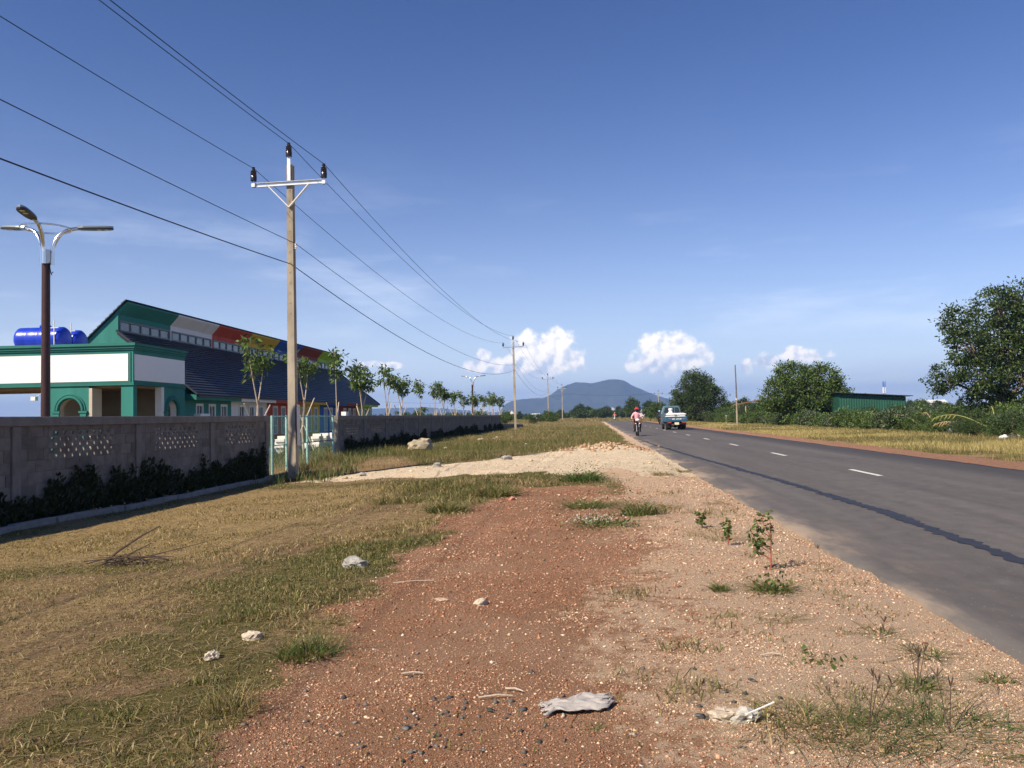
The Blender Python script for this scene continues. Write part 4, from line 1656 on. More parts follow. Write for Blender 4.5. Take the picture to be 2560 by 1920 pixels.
def crown_points(lobes, rng, per_m2, n_leaf, sigma, hollow=0.55):
    cs, ls, outw = [], [], []
    for (x, y, z, r) in lobes:
        n = max(5, int(per_m2 * 4 * math.pi * r * r))
        d = unit(rng.normal(size=(n, 3)))
        rr = r * (hollow + (1.08 - hollow) * rng.random(n) ** 0.6)
        d[:, 2] *= np.where(d[:, 2] < 0, 0.85, 1.0)
        p = np.array([x, y, z]) + d * rr[:, None]
        cs.append(p)
        outw.append(d)
    cs, outw = np.concatenate(cs), np.concatenate(outw)
    m = len(cs)
    sc = rng.uniform(0.6, 1.25, m)
    pts = np.repeat(cs, n_leaf, 0) + rng.normal(size=(m * n_leaf, 3)) * (np.repeat(sc, n_leaf) * sigma)[:, None] * np.array([1, 1, 0.75])
    dirs = np.repeat(outw, n_leaf, 0) * 0.8 + rng.normal(size=(m * n_leaf, 3)) * 0.8
    shade = np.repeat(rng.uniform(0.7, 1.35, m), n_leaf)
    return cs, pts, dirs, shade


def crown_mesh(name, lobes, seed, cols, per_m2=2.2, n_leaf=40, sigma=0.28, leaf=(0.16, 0.045), droop=0.2, hollow=0.55, zmin=0.05):
    rng = np.random.default_rng(seed)
    cs, pts, dirs, shade = crown_points(lobes, rng, per_m2, n_leaf, sigma, hollow)
    keep = pts[:, 2] > zmin
    pts, dirs, shade = pts[keep], dirs[keep], shade[keep]
    dirs[:, 2] -= droop
    n = len(pts)
    ln = leaf[0] * rng.uniform(0.5, 1.55, n)
    wd = leaf[1] * rng.uniform(0.7, 1.2, n)
    col = tint(rng, n, cols, 0.3) * shade[:, None]
    V, F, C = leaf_arrays(pts, dirs, ln, wd, col, rng)
    return np_mesh(name, V, F, LEAF, C), cs


mBark = M('bark', (0.20, 0.155, 0.11), 0.95, 0.25, 8.0, 0.5, 40)
mBarkPale = M('bark_pale', (0.42, 0.34, 0.26), 0.9, 0.2, 10.0, 0.3, 50)
mStake = M('stake_wood', (0.52, 0.43, 0.34), 0.9, 0.2, 10.0, 0.3, 50)


def limbs_mesh(name, base_r, fork, lobes, cs, rng, mat, every=6, extra=()):
    m = MB()
    f = Vector(fork)
    pts = [Vector((0, 0, -0.3)), Vector((rng.normal() * 0.08, rng.normal() * 0.08, f.z * 0.5)), f]
    m.ring_tube(pts, [base_r * 1.15, base_r * 0.9, base_r * 0.75], 8)
    for (x, y, z, r) in lobes:
        c = Vector((x, y, z))
        mid = f.lerp(c, 0.5) + Vector((rng.normal(), rng.normal(), 0.3)) * r * 0.12
        m.ring_tube([f, mid, c], [base_r * 0.6, base_r * 0.45, base_r * 0.28], 6)
        ne = [Vector(p) for p in cs if (Vector(p) - c).length < r * 1.15][::every]
        for p in ne:
            q = c.lerp(p, 0.5) + Vector((0, 0, -0.1 * r))
            m.ring_tube([mid.lerp(c, 0.6), q, p], [base_r * 0.28, base_r * 0.18, base_r * 0.07], 4)
    return m.mesh(name, mat, smooth=True)


def grown_tree(name, label, cat, loc, lobes, seed, cols, trunk=(0.2, 1.5), group=None, rotz=0.0, mat=None, every=6, **kw):
    t = thing(name, label, cat, loc, rotz, group)
    cm, cs = crown_mesh('crown', lobes, seed, cols, **kw)
    rng = np.random.default_rng(seed + 1)
    new_object('crown', cm, t)
    new_object('trunk', limbs_mesh('trunk', trunk[0], (0, 0, trunk[1]), lobes, cs, rng, mat or mBark, every), t)
    return t


GREEN_DARK = [(0.03, 0.057, 0.016), (0.043, 0.074, 0.022), (0.061, 0.095, 0.027), (0.081, 0.115, 0.035)]
GREEN_MID = [(0.044, 0.081, 0.018), (0.069, 0.119, 0.025), (0.094, 0.144, 0.033), (0.119, 0.163, 0.044)]
GREEN_LIGHT = [(0.060, 0.105, 0.020), (0.085, 0.14, 0.030), (0.12, 0.175, 0.045), (0.14, 0.19, 0.07)]
GREEN_GREY = [(0.07, 0.10, 0.05), (0.10, 0.135, 0.07), (0.14, 0.17, 0.10), (0.05, 0.08, 0.03)]

# --- the three large trees beyond the road
grown_tree('broadleaf_tree', 'tallest tree, full dark green crown at the right edge', 'tree', (27.2, 58, 0.1),
           [(0.09, 0.2, 8.17, 1.41), (1.17, -0.3, 8.93, 0.84), (-2.56, 0.3, 7.31, 1.01), (-2.16, -0.5, 5.61, 1.41), (0.14, 0.6, 5.89, 1.85), (2.16, 0.2, 6.27, 1.85), (-3.6, 0, 3.52, 1.01), (-1.67, -0.8, 3.52, 1.41), (1.26, -0.4, 3.23, 1.67), (3.06, 0.5, 3.8, 1.76), (-0.9, 0.8, 2.18, 1.06), (4.14, 0.4, 5.7, 1.41), (3.78, 0, 2.09, 1.32)],
           11, GREEN_DARK, (0.20, 1.8), every=9, per_m2=2.6, n_leaf=44, sigma=0.26, leaf=(0.20, 0.055))
grown_tree('broadleaf_tree', 'broad rounded green tree between the slim post and the green shed', 'tree', (20.9, 85, 0.15),
           [(-0.76, 0, 4.66, 1.62), (2.18, 0.4, 4.49, 1.44), (-2.18, -0.4, 3.34, 1.62), (0.57, -0.8, 2.9, 1.89), (3.13, 0.2, 2.99, 1.35), (-2.94, 0.3, 2.46, 1.12), (-1.61, 0.2, 5.28, 0.85), (1.42, 0, 5.37, 0.77), (0.0, -0.2, 1.67, 2.16)], 12, GREEN_MID, (0.18, 1.2), every=9, per_m2=2.6, n_leaf=42, sigma=0.28, leaf=(0.22, 0.06))
grown_tree('broadleaf_tree', 'dark feathery tree right behind the blue truck', 'tree', (16.7, 135, 0.15),
           [(-0.7, 0, 6.4, 1.7), (1.3, 0.4, 5.8, 1.5), (-2.0, -0.4, 4.7, 1.8), (1.0, -0.6, 4.4, 2.1), (3.0, 0.2, 3.7, 1.5), (-3.0, 0.3, 3.3, 1.25), (0, 0, 2.6, 2.7), (-0.5, 0, 7.7, 0.75), (0.9, 0.2, 7.4, 0.6)],
           13, GREEN_DARK, (0.16, 1.4), every=9, per_m2=2.6, n_leaf=42, sigma=0.30, leaf=(0.24, 0.055))

# --- young trees with stakes behind the walls
def young_tree(label, x, y, top, spread, seed, style=0):
    zb = gz(x, y)
    h = top - zb
    rng = np.random.default_rng(seed)
    t = thing('young_tree', label, 'tree', (x, y, zb), 0.0, 'young staked trees behind the wall')
    fork = 1.75 + rng.uniform(-0.15, 0.25)
    nb = 2 + (style % 2) if style < 3 else 1
    m = MB()
    tw = [Vector((0, 0, -0.1)), Vector((rng.normal() * 0.03, 0, fork * 0.5)), Vector((rng.normal() * 0.05, rng.normal() * 0.05, fork))]
    m.ring_tube(tw, [0.05, 0.042, 0.036], 7)
    lobes = []
    for k in range(nb):
        a = rng.uniform(0, 6.28) if nb > 1 else 0
        a = [2.9, 0.2, 1.5][k % 3] + rng.normal() * 0.5
        rr = spread * (0.55 if nb > 1 else 0.1)
        lean = Vector((0.35 * math.cos(a) * rr, math.sin(a) * rr * 0.6 + math.cos(a) * rr * 0.8, 0))
        tip = Vector((lean.x, lean.y, h - rng.uniform(0.3, 0.75) * (0.5 + 0.5 * (k > 0))))
        mid = tw[2].lerp(tip, 0.5) + Vector((0, 0, -0.1))
        m.ring_tube([tw[2], mid, tip], [0.03, 0.022, 0.012], 6)
        for q in range(3 if nb > 1 else 5):
            fz = 0.72 + 0.14 * q if nb > 1 else 0.62 + 0.10 * q
            c = tw[2].lerp(tip, min(fz, 1.05)) + Vector((rng.normal() * 0.12, rng.normal() * 0.16, 0))
            if c.z > fork + 0.35:
                lobes.append((c.x, c.y, c.z, spread * rng.uniform(0.26, 0.42)))
    if not lobes:
        lobes = [(0, 0, h - 0.5, spread * 0.6)]
    new_object('trunk', m.mesh('trunk', mBarkPale, smooth=True), t)
    cols = GREEN_LIGHT if seed % 3 else GREEN_MID
    cm, _ = crown_mesh('crown', lobes, seed + 50, cols, per_m2=5.0, n_leaf=13, sigma=0.11, leaf=(0.20, 0.042), droop=0.75, hollow=0.3)
    new_object('crown', cm, t)
    ns = 3 if seed % 2 else 2
    for k in range(ns):
        a = k * 2.2 + seed * 1.3
        dy = math.cos(a) * 0.95
        dx = math.sin(a) * 0.5
        z1 = 1.95 + 0.35 * ((seed * 37 + k * 11) % 10) / 10
        s = MB().ring_tube([(dx, dy, -0.1), (-dx * 0.8, -dy * 0.85, z1)], [0.028, 0.022], 6)
        s.build('stake', mStake, t, smooth=True)
    return t


YT = [(27.5, 4.55, 0.75, 0, 'lopsided young tree with forked trunk above the left wall end'),
      (31.8, 4.50, 0.75, 2, 'young tree half hidden behind the tall utility pole'),
      (36.8, 4.98, 0.62, 3, 'slim upright young tree before the lime bay'),
      (40.6, 4.40, 1.15, 1, 'wide young tree with three stems at the end of the building'),
      (45.2, 4.71, 0.80, 2, 'leaning young tree just past the end of the roof'),
      (49.4, 4.38, 1.00, 1, 'bushy two lobed young tree, third past the roof end'),
      (54.6, 4.18, 0.75, 3, 'narrow dense young tree with large drooping crown'),
      (59.2, 4.20, 0.62, 3, 'small topped young tree left of a rounder one'),
      (63.7, 4.35, 0.95, 1, 'round crowned young tree in the middle of the long wall'),
      (68.4, 3.80, 0.65, 3, 'short light green young tree beside the distant lamp'),
      (72.2, 3.80, 0.70, 2, 'low young tree immediately left of the distant lamp'),
      (80.7, 4.10, 0.85, 1, 'young tree overlapped by the distant lamp post'),
      (86.7, 4.22, 0.80, 2, 'young tree immediately right of the distant lamp'),
      (91.1, 4.26, 0.80, 1, 'dense young tree, third from the right end of the row'),
      (96.7, 4.34, 0.85, 2, 'young tree, second from the right end of the row'),
      (102.1, 4.20, 0.85, 1, 'last young tree of the row, nearest the second utility pole')]
for i, (y, top, sp, st, lab) in enumerate(YT):
    young_tree(lab, -11.5 + 0.15 * math.sin(i * 2.1), y, top, sp, 100 + i, st)

# --- climbing plants at the foot of the walls
def creeper(name, label, y0, y1, zfun, seed, hmax, density, dens_fun=None):
    rng = np.random.default_rng(seed)
    pts, axs = [], []
    y = y0
    while y < y1:
        h = hmax * (0.15 + 0.95 * float(fbm(1.0, y, 1.3, seed))) * (0.45 + 0.95 * float(vnoise(2.0, y, 0.13, seed + 1)))
        if float(fbm(5.0, y, 2.4, seed + 2)) < 0.33:
            h *= 0.35
        n = max(3, int(density * h))
        zz = rng.random(n) ** 1.15 * h
        p = np.stack([-9.42 + np.abs(rng.normal(size=n)) * (0.03 + 0.09 * np.exp(-zz * 2.5)), y + rng.normal(size=n) * (0.02 + 0.03 * np.exp(-zz * 2)), zfun(y) + zz], 1)
        pts.append(p)
        y += 0.055
    pts = np.concatenate(pts)
    n = len(pts)
    ax = np.stack([np.abs(rng.normal(size=n)) * 0.6, rng.normal(size=n) * 0.35, rng.normal(size=n) * 0.4 + 1.2], 1)
    col = tint(rng, n, [(0.016, 0.026, 0.009), (0.024, 0.036, 0.012), (0.034, 0.046, 0.016)])
    V, F, C = leaf_arrays(pts, ax, rng.uniform(0.05, 0.11, n), rng.uniform(0.014, 0.03, n), col, rng)
    o = new_object(name, np_mesh(name, V, F, LEAF, C))
    return tag(o, label, 'climbing plant', kind='stuff')


creeper('climbing_plant', 'dark climbing plants growing up the foot of the left wall', 9.0, 23.0, lambda y: 0.02, 5, 0.95, 80)
creeper('climbing_plant', 'dark climbing plants growing up the foot of the long wall', 30.8, 86.0, lambda y: 0.28, 6, 0.8, 70)

# --- shrubs: five shapes, copied along the far verge
def shrub_proto(seed, cols, w, h, leaf):
    rng = np.random.default_rng(seed)
    lobes = []
    for k in range(6):
        a = k * 1.05 + rng.normal() * 0.3
        lobes.append((math.cos(a) * w * 0.45 * rng.uniform(0.3, 1), math.sin(a) * w * 0.45 * rng.uniform(0.3, 1), h * rng.uniform(0.35, 0.75), w * rng.uniform(0.25, 0.42)))
    cm, cs = crown_mesh('foliage', lobes, seed, cols, per_m2=4.2, n_leaf=22, sigma=0.16, leaf=leaf, droop=-0.1, hollow=0.4)
    m = MB()
    for (x, y, z, r) in lobes:
        m.ring_tube([(x * 0.15, y * 0.15, -0.1), (x * 0.6, y * 0.6, z * 0.6), (x, y, z + r * 0.5)], [0.03, 0.02, 0.008], 5)
    return cm, m.mesh('stems', mBark)


SHR = [shrub_proto(201, GREEN_MID, 2.0, 1.5, (0.14, 0.045)), shrub_proto(202, GREEN_LIGHT, 1.8, 1.3, (0.13, 0.05)), shrub_proto(203, GREEN_DARK, 2.2, 1.7, (0.12, 0.035)),
       shrub_proto(204, GREEN_GREY, 1.9, 1.4, (0.16, 0.06)), shrub_proto(205, GREEN_MID, 2.4, 1.2, (0.11, 0.03))]


def shrub(kind, x, y, s, label, group, rotz=0.0, sz=1.0):
    t = thing('shrub', label, 'shrub', (x, y, gz(x, y)), rotz, group)
    t.scale = (s, s, s * sz)
    new_object('foliage', SHR[kind][0], t)
    new_object('stems', SHR[kind][1], t)
    return t


r_ = random.Random(3)
KIND = ['mid green bushy shrub', 'light green leafy shrub', 'dark green dense shrub', 'grey green broad leaved shrub', 'low spreading green shrub']


def seg(y):
    for lim, w in ((47, 'at its right end in front of the tallest tree'), (62, 'just left of the tallest tree'), (74, 'before the green shed'), (92, 'below the broad rounded tree'), (112, 'round the slim post'), (200, 'below the dark feathery tree')):
        if y < lim:
            return w


y = 36.0
while y < 150:
    edge = np.interp(y, [36, 43, 52, 63, 77, 97, 133, 150], [20.8, 21.1, 21.8, 22.2, 21.8, 21.0, 19.6, 19.0])
    for row in range(4):
        k = r_.randrange(5)
        if y > 60 and row == 0 and y < 100:
            k = r_.choice((1, 3, 3, 1, 0))
        s = r_.uniform(0.75, 1.2) * (0.62 if y < 56 else 0.62 if y < 82 and row > 0 else 1.0) * (0.8 + 0.18 * row)
        if 57 < y < 82:
            s = min(s, 0.85)
        shrub(k, edge - 1.6 + row * r_.uniform(1.7, 2.4), y + r_.uniform(-0.8, 0.8), s, KIND[k] + ' ' + seg(y), KIND[k] + ' ' + seg(y), r_.uniform(0, 6.28))
    y += 1.75 if y < 90 else 2.6
for i in range(34):
    y = r_.uniform(88, 205)
    x = r_.uniform(-22, -8.6) if y < 112 else r_.uniform(-30, -3.5 - (y - 110) * 0.05)
    if y > 160:
        x = r_.uniform(-40, -12)
    k = r_.choice((0, 2, 4, 0))
    shrub(k, x, y, r_.uniform(0.6, 1.15), KIND[k] + ' in the rough field past the long wall', KIND[k] + ' of the rough field', r_.uniform(0, 6.28))

# --- distant trees
def far_tree_proto(seed, lobes, cols, leaf):
    cm, cs = crown_mesh('crown', lobes, seed, cols, per_m2=1.0, n_leaf=40, sigma=0.42, leaf=leaf, hollow=0.5)
    return cm, limbs_mesh('trunk', 0.2, (0, 0, 1.2), lobes[:4], cs, np.random.default_rng(seed), mBark, every=30)


FT = [far_tree_proto(301, [(0, 0, 4.2, 2.3), (-2, 0.5, 3.3, 1.7), (2.1, -0.3, 3.4, 1.8), (0.3, 0, 2.0, 2.2), (0.8, 0, 5.8, 1.2)], GREEN_DARK, (0.4, 0.14)),
      far_tree_proto(302, [(0, 0, 3.2, 2.1), (-1.7, 0.5, 2.4, 1.6), (1.9, -0.3, 2.6, 1.5), (3.3, 0.3, 1.8, 1.5), (-3.2, 0, 1.7, 1.4)], GREEN_MID, (0.4, 0.14)),
      far_tree_proto(303, [(0, 0, 5.0, 1.5), (-0.6, 0.2, 3.6, 1.7), (0.8, -0.3, 2.4, 1.8), (0.1, 0, 6.6, 0.9)], GREEN_DARK, (0.4, 0.12))]
# palm
pm, pt = MB(), MB()
for k in range(15):
    a = k * 2.399
    tilt = 0.9 - 0.11 * k
    pts = [Vector((0, 0, 6.0))]
    d = Vector((math.cos(a), math.sin(a), 0))
    for q in range(1, 6):
        f = q / 5
        pts.append(Vector((0, 0, 6.0)) + d * (2.3 * f) + Vector((0, 0, tilt * 1.3 * f - 1.5 * f * f)))
    sd = d.cross(Vector((0, 0, 1)))
    for q in range(5):
        for s in (-1, 1):
            w0, w1 = 0.32, 0.32 if q < 4 else 0.05
            pm.add([pts[q], pts[q + 1], pts[q + 1] + sd * s * w1 - Vector((0, 0, w1 * 0.7)), pts[q] + sd * s * w0 - Vector((0, 0, w0 * 0.7))], [(0, 1, 2, 3)])
pt.ring_tube([(0, 0, -0.2), (0.15, 0.05, 3), (0, 0, 6.0)], [0.17, 0.12, 0.10], 7)
mPalm = M('palm_leaf', (0.05, 0.085, 0.02), 0.6, 0.25, 4.0, 0.0)
PALM = (pm.mesh('fronds', mPalm), pt.mesh('trunk', mBark))


def far_tree(kind, x, y, s, label, group, sz=1.0, rz=0.0):
    nm = 'palm_tree' if kind == 3 else 'distant_tree'
    t = thing(nm, label, 'tree', (x, y, 0.25), rz, group)
    t.scale = (s, s, s * sz)
    a, b = PALM if kind == 3 else FT[kind]
    new_object('fronds' if kind == 3 else 'crown', a, t)
    new_object('trunk', b, t)
    return t


for (x, y, s_, k) in ((22.9, 76.5, 0.8, 0), (24.8, 77.0, 0.85, 2), (26.6, 77.0, 0.7, 0)):
    shrub(k, x, y, s_, KIND[k] + ' standing close against the green shed', KIND[k] + ' against the shed', x)

FK = ['dark spreading tree', 'low rounded green tree', 'tall narrow dark tree', 'palm']
for i in range(78):
    a = -10.5 + 19.5 * (i + r_.uniform(-0.5, 0.5)) / 78
    y = r_.uniform(255, 520)
    x = y * math.tan(rad(a))
    if y < 300 and abs(x) < 8:
        y += 60
    k = r_.choice((0, 1, 1, 0, 2))
    far_tree(k, x, y, r_.uniform(0.55, 0.95) * (0.6 if a < -2.5 else 1.0), FK[k] + ' in the far line of trees below the mountain', FK[k] + ' of the far tree line', r_.uniform(0.75, 1.0), r_.uniform(0, 6.28))
for i in range(26):
    a = -25 + 14.5 * (i + r_.uniform(-0.5, 0.5)) / 26
    y = r_.uniform(230, 420)
    k = r_.choice((0, 1, 3, 1, 2))
    far_tree(k, y * math.tan(rad(a)), y, r_.uniform(0.6, 0.9), FK[k] + ' showing just over the long wall', FK[k] + ' beyond the walled site', r_.uniform(0.7, 0.95), r_.uniform(0, 6.28))
for i in range(30):
    a = 9.0 + 20 * (i + r_.uniform(-0.5, 0.5)) / 30
    y = r_.uniform(170, 380)
    k = r_.choice((0, 1, 1, 2))
    far_tree(k, y * math.tan(rad(a)), y, r_.uniform(0.55, 0.85), FK[k] + ' beyond the far verge on the right', FK[k] + ' beyond the far verge', r_.uniform(0.7, 0.95), r_.uniform(0, 6.28))
for (x, y, s, k, lab) in ((15.0, 196, 0.75, 1, 'yellowish rounded tree just right of the small utility pole'), (21.5, 178, 0.72, 0, 'bushy tree filling the gap left of the dark feathery tree'),
                       (26.5, 165, 0.65, 1, 'low rounded tree just right of the dark feathery tree'), (30.5, 150, 0.62, 1, 'low tree behind the slim post'),
                       (37.0, 150, 0.6, 0, 'low dark tree behind the rusty shelter'), (12.5, 262, 0.9, 0, 'dark round tree behind the rider in pink'), (33.6, 118, 0.62, 0, 'dark tree top just over the left end of the green shed')):
    far_tree(k, x, y, s, lab, None, 1.0, r_.uniform(0, 6.28))

# ------------------------------------------------------------------ vehicles and riders
def paint(name, col, rough=0.35, coat=0.3):
    return M(name, col, rough, 0.08, 5.0, 0.0, spec=0.5, coat=coat)


mTruckBlue = paint('truck_blue', (0.022, 0.095, 0.175), 0.5, 0.1)
mTruckGrey = paint('truck_cab', (0.075, 0.135, 0.165), 0.45, 0.2)
mTailRed = paint('tail_light', (0.32, 0.05, 0.03), 0.3)
mCream = M('plate_cream', (0.75, 0.68, 0.50), 0.6, 0.06, 20.0, 0.0)
mSack = M('white_sack', (0.80, 0.79, 0.77), 0.7, 0.05, 8.0, 0.3, 30)
mTruckGlass = M('truck_glass', (0.025, 0.035, 0.04), 0.08, 0.1, 3.0, 0.0, spec=0.6)
mSeatGrey = M('seat_grey', (0.22, 0.22, 0.21), 0.9, 0.1, 8.0, 0.1)


def wheel(parent, name, c, r, w, n=22):
    """tyre with a rim; axle along X"""
    t = MB().lathe([(r * 0.62, -w / 2), (r * 0.93, -w / 2), (r, -w * 0.32), (r, w * 0.32), (r * 0.93, w / 2), (r * 0.62, w / 2)], c, n, axis='X').build(name, mBlack, parent, smooth=True)
    MB().lathe([(0.02, -w * 0.36), (r * 0.25, -w * 0.40), (r * 0.30, -w * 0.25), (r * 0.61, -w * 0.42), (r * 0.61, w * 0.42), (r * 0.30, w * 0.25), (r * 0.25, w * 0.40), (0.02, w * 0.36)], c, n, axis='X').build('rim', mGalv, t, smooth=True)
    return t


def text_mesh(name, body, size, mat, parent, loc, rot):
    cu = bpy.data.curves.new(name, 'FONT')
    cu.body = body
    cu.size = size
    cu.align_x = 'CENTER'
    cu.align_y = 'CENTER'
    cu.extrude = 0.002
    cu.offset = size * 0.03
    tmp = bpy.data.objects.new(name, cu)
    COL.objects.link(tmp)
    dg = bpy.context.evaluated_depsgraph_get()
    me = bpy.data.meshes.new_from_object(tmp.evaluated_get(dg))
    bpy.data.objects.remove(tmp)
    me.materials.clear()
    me.materials.append(mat)
    o = new_object(name, me, parent, loc)
    o.rotation_euler = rot
    return o


truck = thing('pickup_truck', 'small blue flatbed truck loaded with white sacks driving away', 'truck', (6.50, 65.6, ROAD_Z + 0.012), rad(1.2))
MB().box(-0.36, 0.36, 0.15, 4.5, 0.42, 0.58).build('chassis', mBlack, truck)
m = MB().box(-0.79, 0.79, 0.0, 3.02, 0.66, 0.73)
m.build('bed_floor', mTruckBlue, truck)
tg = MB().chbox(-0.79, 0.79, -0.05, -0.005, 0.66, 1.06, 0.01)
tg.box(-0.76, 0.76, -0.056, -0.049, 0.72, 0.745).box(-0.76, 0.76, -0.056, -0.049, 0.98, 1.005)
tgo = tg.build('tailgate', mTruckBlue, truck)
for s in (-1, 1):
    MB().chbox(min(s * 0.79, s * 0.75), max(s * 0.79, s * 0.75), 0.0, 3.0, 0.735, 1.06, 0.008).build('side_board', mTruckBlue, truck)
    for k in range(4):
        MB().box(min(s * 0.792, s * 0.815), max(s * 0.792, s * 0.815), 0.2 + 0.85 * k, 0.26 + 0.85 * k, 0.62, 1.05).build('stake_pocket', mTruckGrey, truck)
MB().box(-0.78, 0.78, 2.98, 3.03, 0.735, 1.35).build('headboard', mTruckGrey, truck)
text_mesh('tailgate_number', '60C  676.38', 0.145, mSack, tgo, (0.0, -0.058, 0.86), (rad(90), 0, 0))
for s in (-1, 1):
    MB().box(min(s * 0.40, s * 0.66), max(s * 0.40, s * 0.66), -0.0555, -0.051, 0.885, 0.905).build('stripe', mGalv, tgo)
# cab: loops of a tapered box
cb = MB()
lev = [(0.45, 0.70, 3.1, 4.72), (0.60, 0.755, 3.08, 4.78), (1.25, 0.755, 3.08, 4.74), (1.84, 0.615, 3.16, 4.25), (1.92, 0.55, 3.26, 4.12)]
vs, fs = [], []
for (z, w, ya, yb) in lev:
    vs += [(-w, ya, z), (w, ya, z), (w, yb, z), (-w, yb, z)]
for i in range(len(lev) - 1):
    for j in range(4):
        fs.append((i * 4 + j, i * 4 + (j + 1) % 4, i * 4 + 4 + (j + 1) % 4, i * 4 + 4 + j))
fs += [(3, 2, 1, 0), (16, 17, 18, 19)]
cb.add(vs, fs)
cab = cb.build('cab', mTruckGrey, truck)
# rear windows in three lights, set just proud of the slanting back panel
def back_y(z):
    return np.interp(z, [1.25, 1.84], [3.08, 3.16])
for (a0, a1, b0, b1) in ((-0.66, -0.26, -0.53, -0.23), (-0.20, 0.20, -0.18, 0.18), (0.26, 0.66, 0.23, 0.53)):
    z0, z1 = 1.33, 1.78
    y0, y1 = back_y(z0) - 0.004, back_y(z1) - 0.004
    g = MB().add([(a0, y0, z0), (a1, y0, z0), (b1, y1, z1), (b0, y1, z1), (a0, y0 + 0.003, z0), (a1, y0 + 0.003, z0), (b1, y1 + 0.003, z1), (b0, y1 + 0.003, z1)],
                 [(0, 1, 2, 3), (4, 7, 6, 5), (0, 4, 5, 1), (1, 5, 6, 2), (2, 6, 7, 3), (3, 7, 4, 0)])
    g.build('rear_window', mTruckGlass, cab)
for s in (-1, 1):
    xs = lambda z, e: s * (np.interp(z, [1.25, 1.84], [0.755, 0.615]) + e)
    g = MB().add([(xs(1.30, 0.004), 3.25, 1.30), (xs(1.30, 0.004), 4.45, 1.30), (xs(1.78, 0.004), 4.15, 1.78), (xs(1.78, 0.004), 3.3, 1.78)], [(0, 1, 2, 3)])
    g.add([(xs(1.30, 0.001), 3.25, 1.30), (xs(1.30, 0.001), 4.45, 1.30), (xs(1.78, 0.001), 4.15, 1.78), (xs(1.78, 0.001), 3.3, 1.78)], [(3, 2, 1, 0)])
    g.build('side_window', mTruckGlass, cab)
    MB().box(min(s * 0.757, s * 0.762), max(s * 0.757, s * 0.762), 3.35, 4.45, 0.62, 1.22).build('door', mTruckGrey, cab)
    MB().ring_tube([(s * 0.76, 4.35, 1.25), (s * 0.92, 4.38, 1.3)], 0.012, 6).build('mirror_arm', mBlack, cab)
    MB().chbox(s * 0.95 - 0.06, s * 0.95 + 0.06, 4.36, 4.40, 1.22, 1.42, 0.01).build('mirror', mBlack, cab)
    MB().chbox(s * 0.57 - 0.16, s * 0.57 + 0.16, -0.07, -0.01, 0.54, 0.64, 0.01).build('tail_light', mTailRed, truck)
    for xx in (0.66, 0.45):
        wheel(truck, 'wheel', (s * xx, 0.85, 0.30), 0.30, 0.17)
    wheel(truck, 'wheel', (s * 0.64, 3.95, 0.30), 0.30, 0.17)
    MB().box(min(s * 0.36, s * 0.76), max(s * 0.36, s * 0.76), 0.42, 0.44, 0.18, 0.62).build('mud_flap', mBlack, truck)
g = MB().add([(-0.66, 4.752, 1.3), (0.66, 4.752, 1.3), (0.55, 4.31, 1.8), (-0.55, 4.31, 1.8), (-0.66, 4.72, 1.3), (0.66, 4.72, 1.3), (0.55, 4.28, 1.8), (-0.55, 4.28, 1.8)],
             [(0, 1, 2, 3), (7, 6, 5, 4), (0, 4, 5, 1), (2, 6, 7, 3), (1, 5, 6, 2), (3, 7, 4, 0)])
g.build('windscreen', mTruckGlass, cab)
MB().chbox(-0.74, 0.74, -0.03, 0.03, 0.44, 0.53, 0.01).build('rear_bumper', mBlack, truck)
pl = MB().box(-0.17, 0.17, -0.052, -0.045, 0.42, 0.60).build('number_plate', mCream, truck)
MB().cyl((-0.5, 1.0, 0.30), (0.5, 1.0, 0.30), 0.06, n=8).build('rear_axle', mBlack, truck)
MB().ellipsoid((0, 1.0, 0.30), (0.14, 0.16, 0.14), 12, 8).build('differential', mBlack, truck, smooth=True)
MB().ring_tube([(0.2, 3.3, 1.93), (0.22, 3.32, 2.25)], 0.006, 5).build('antenna', mBlack, cab)
tloc = Vector(truck.location)
k = 0
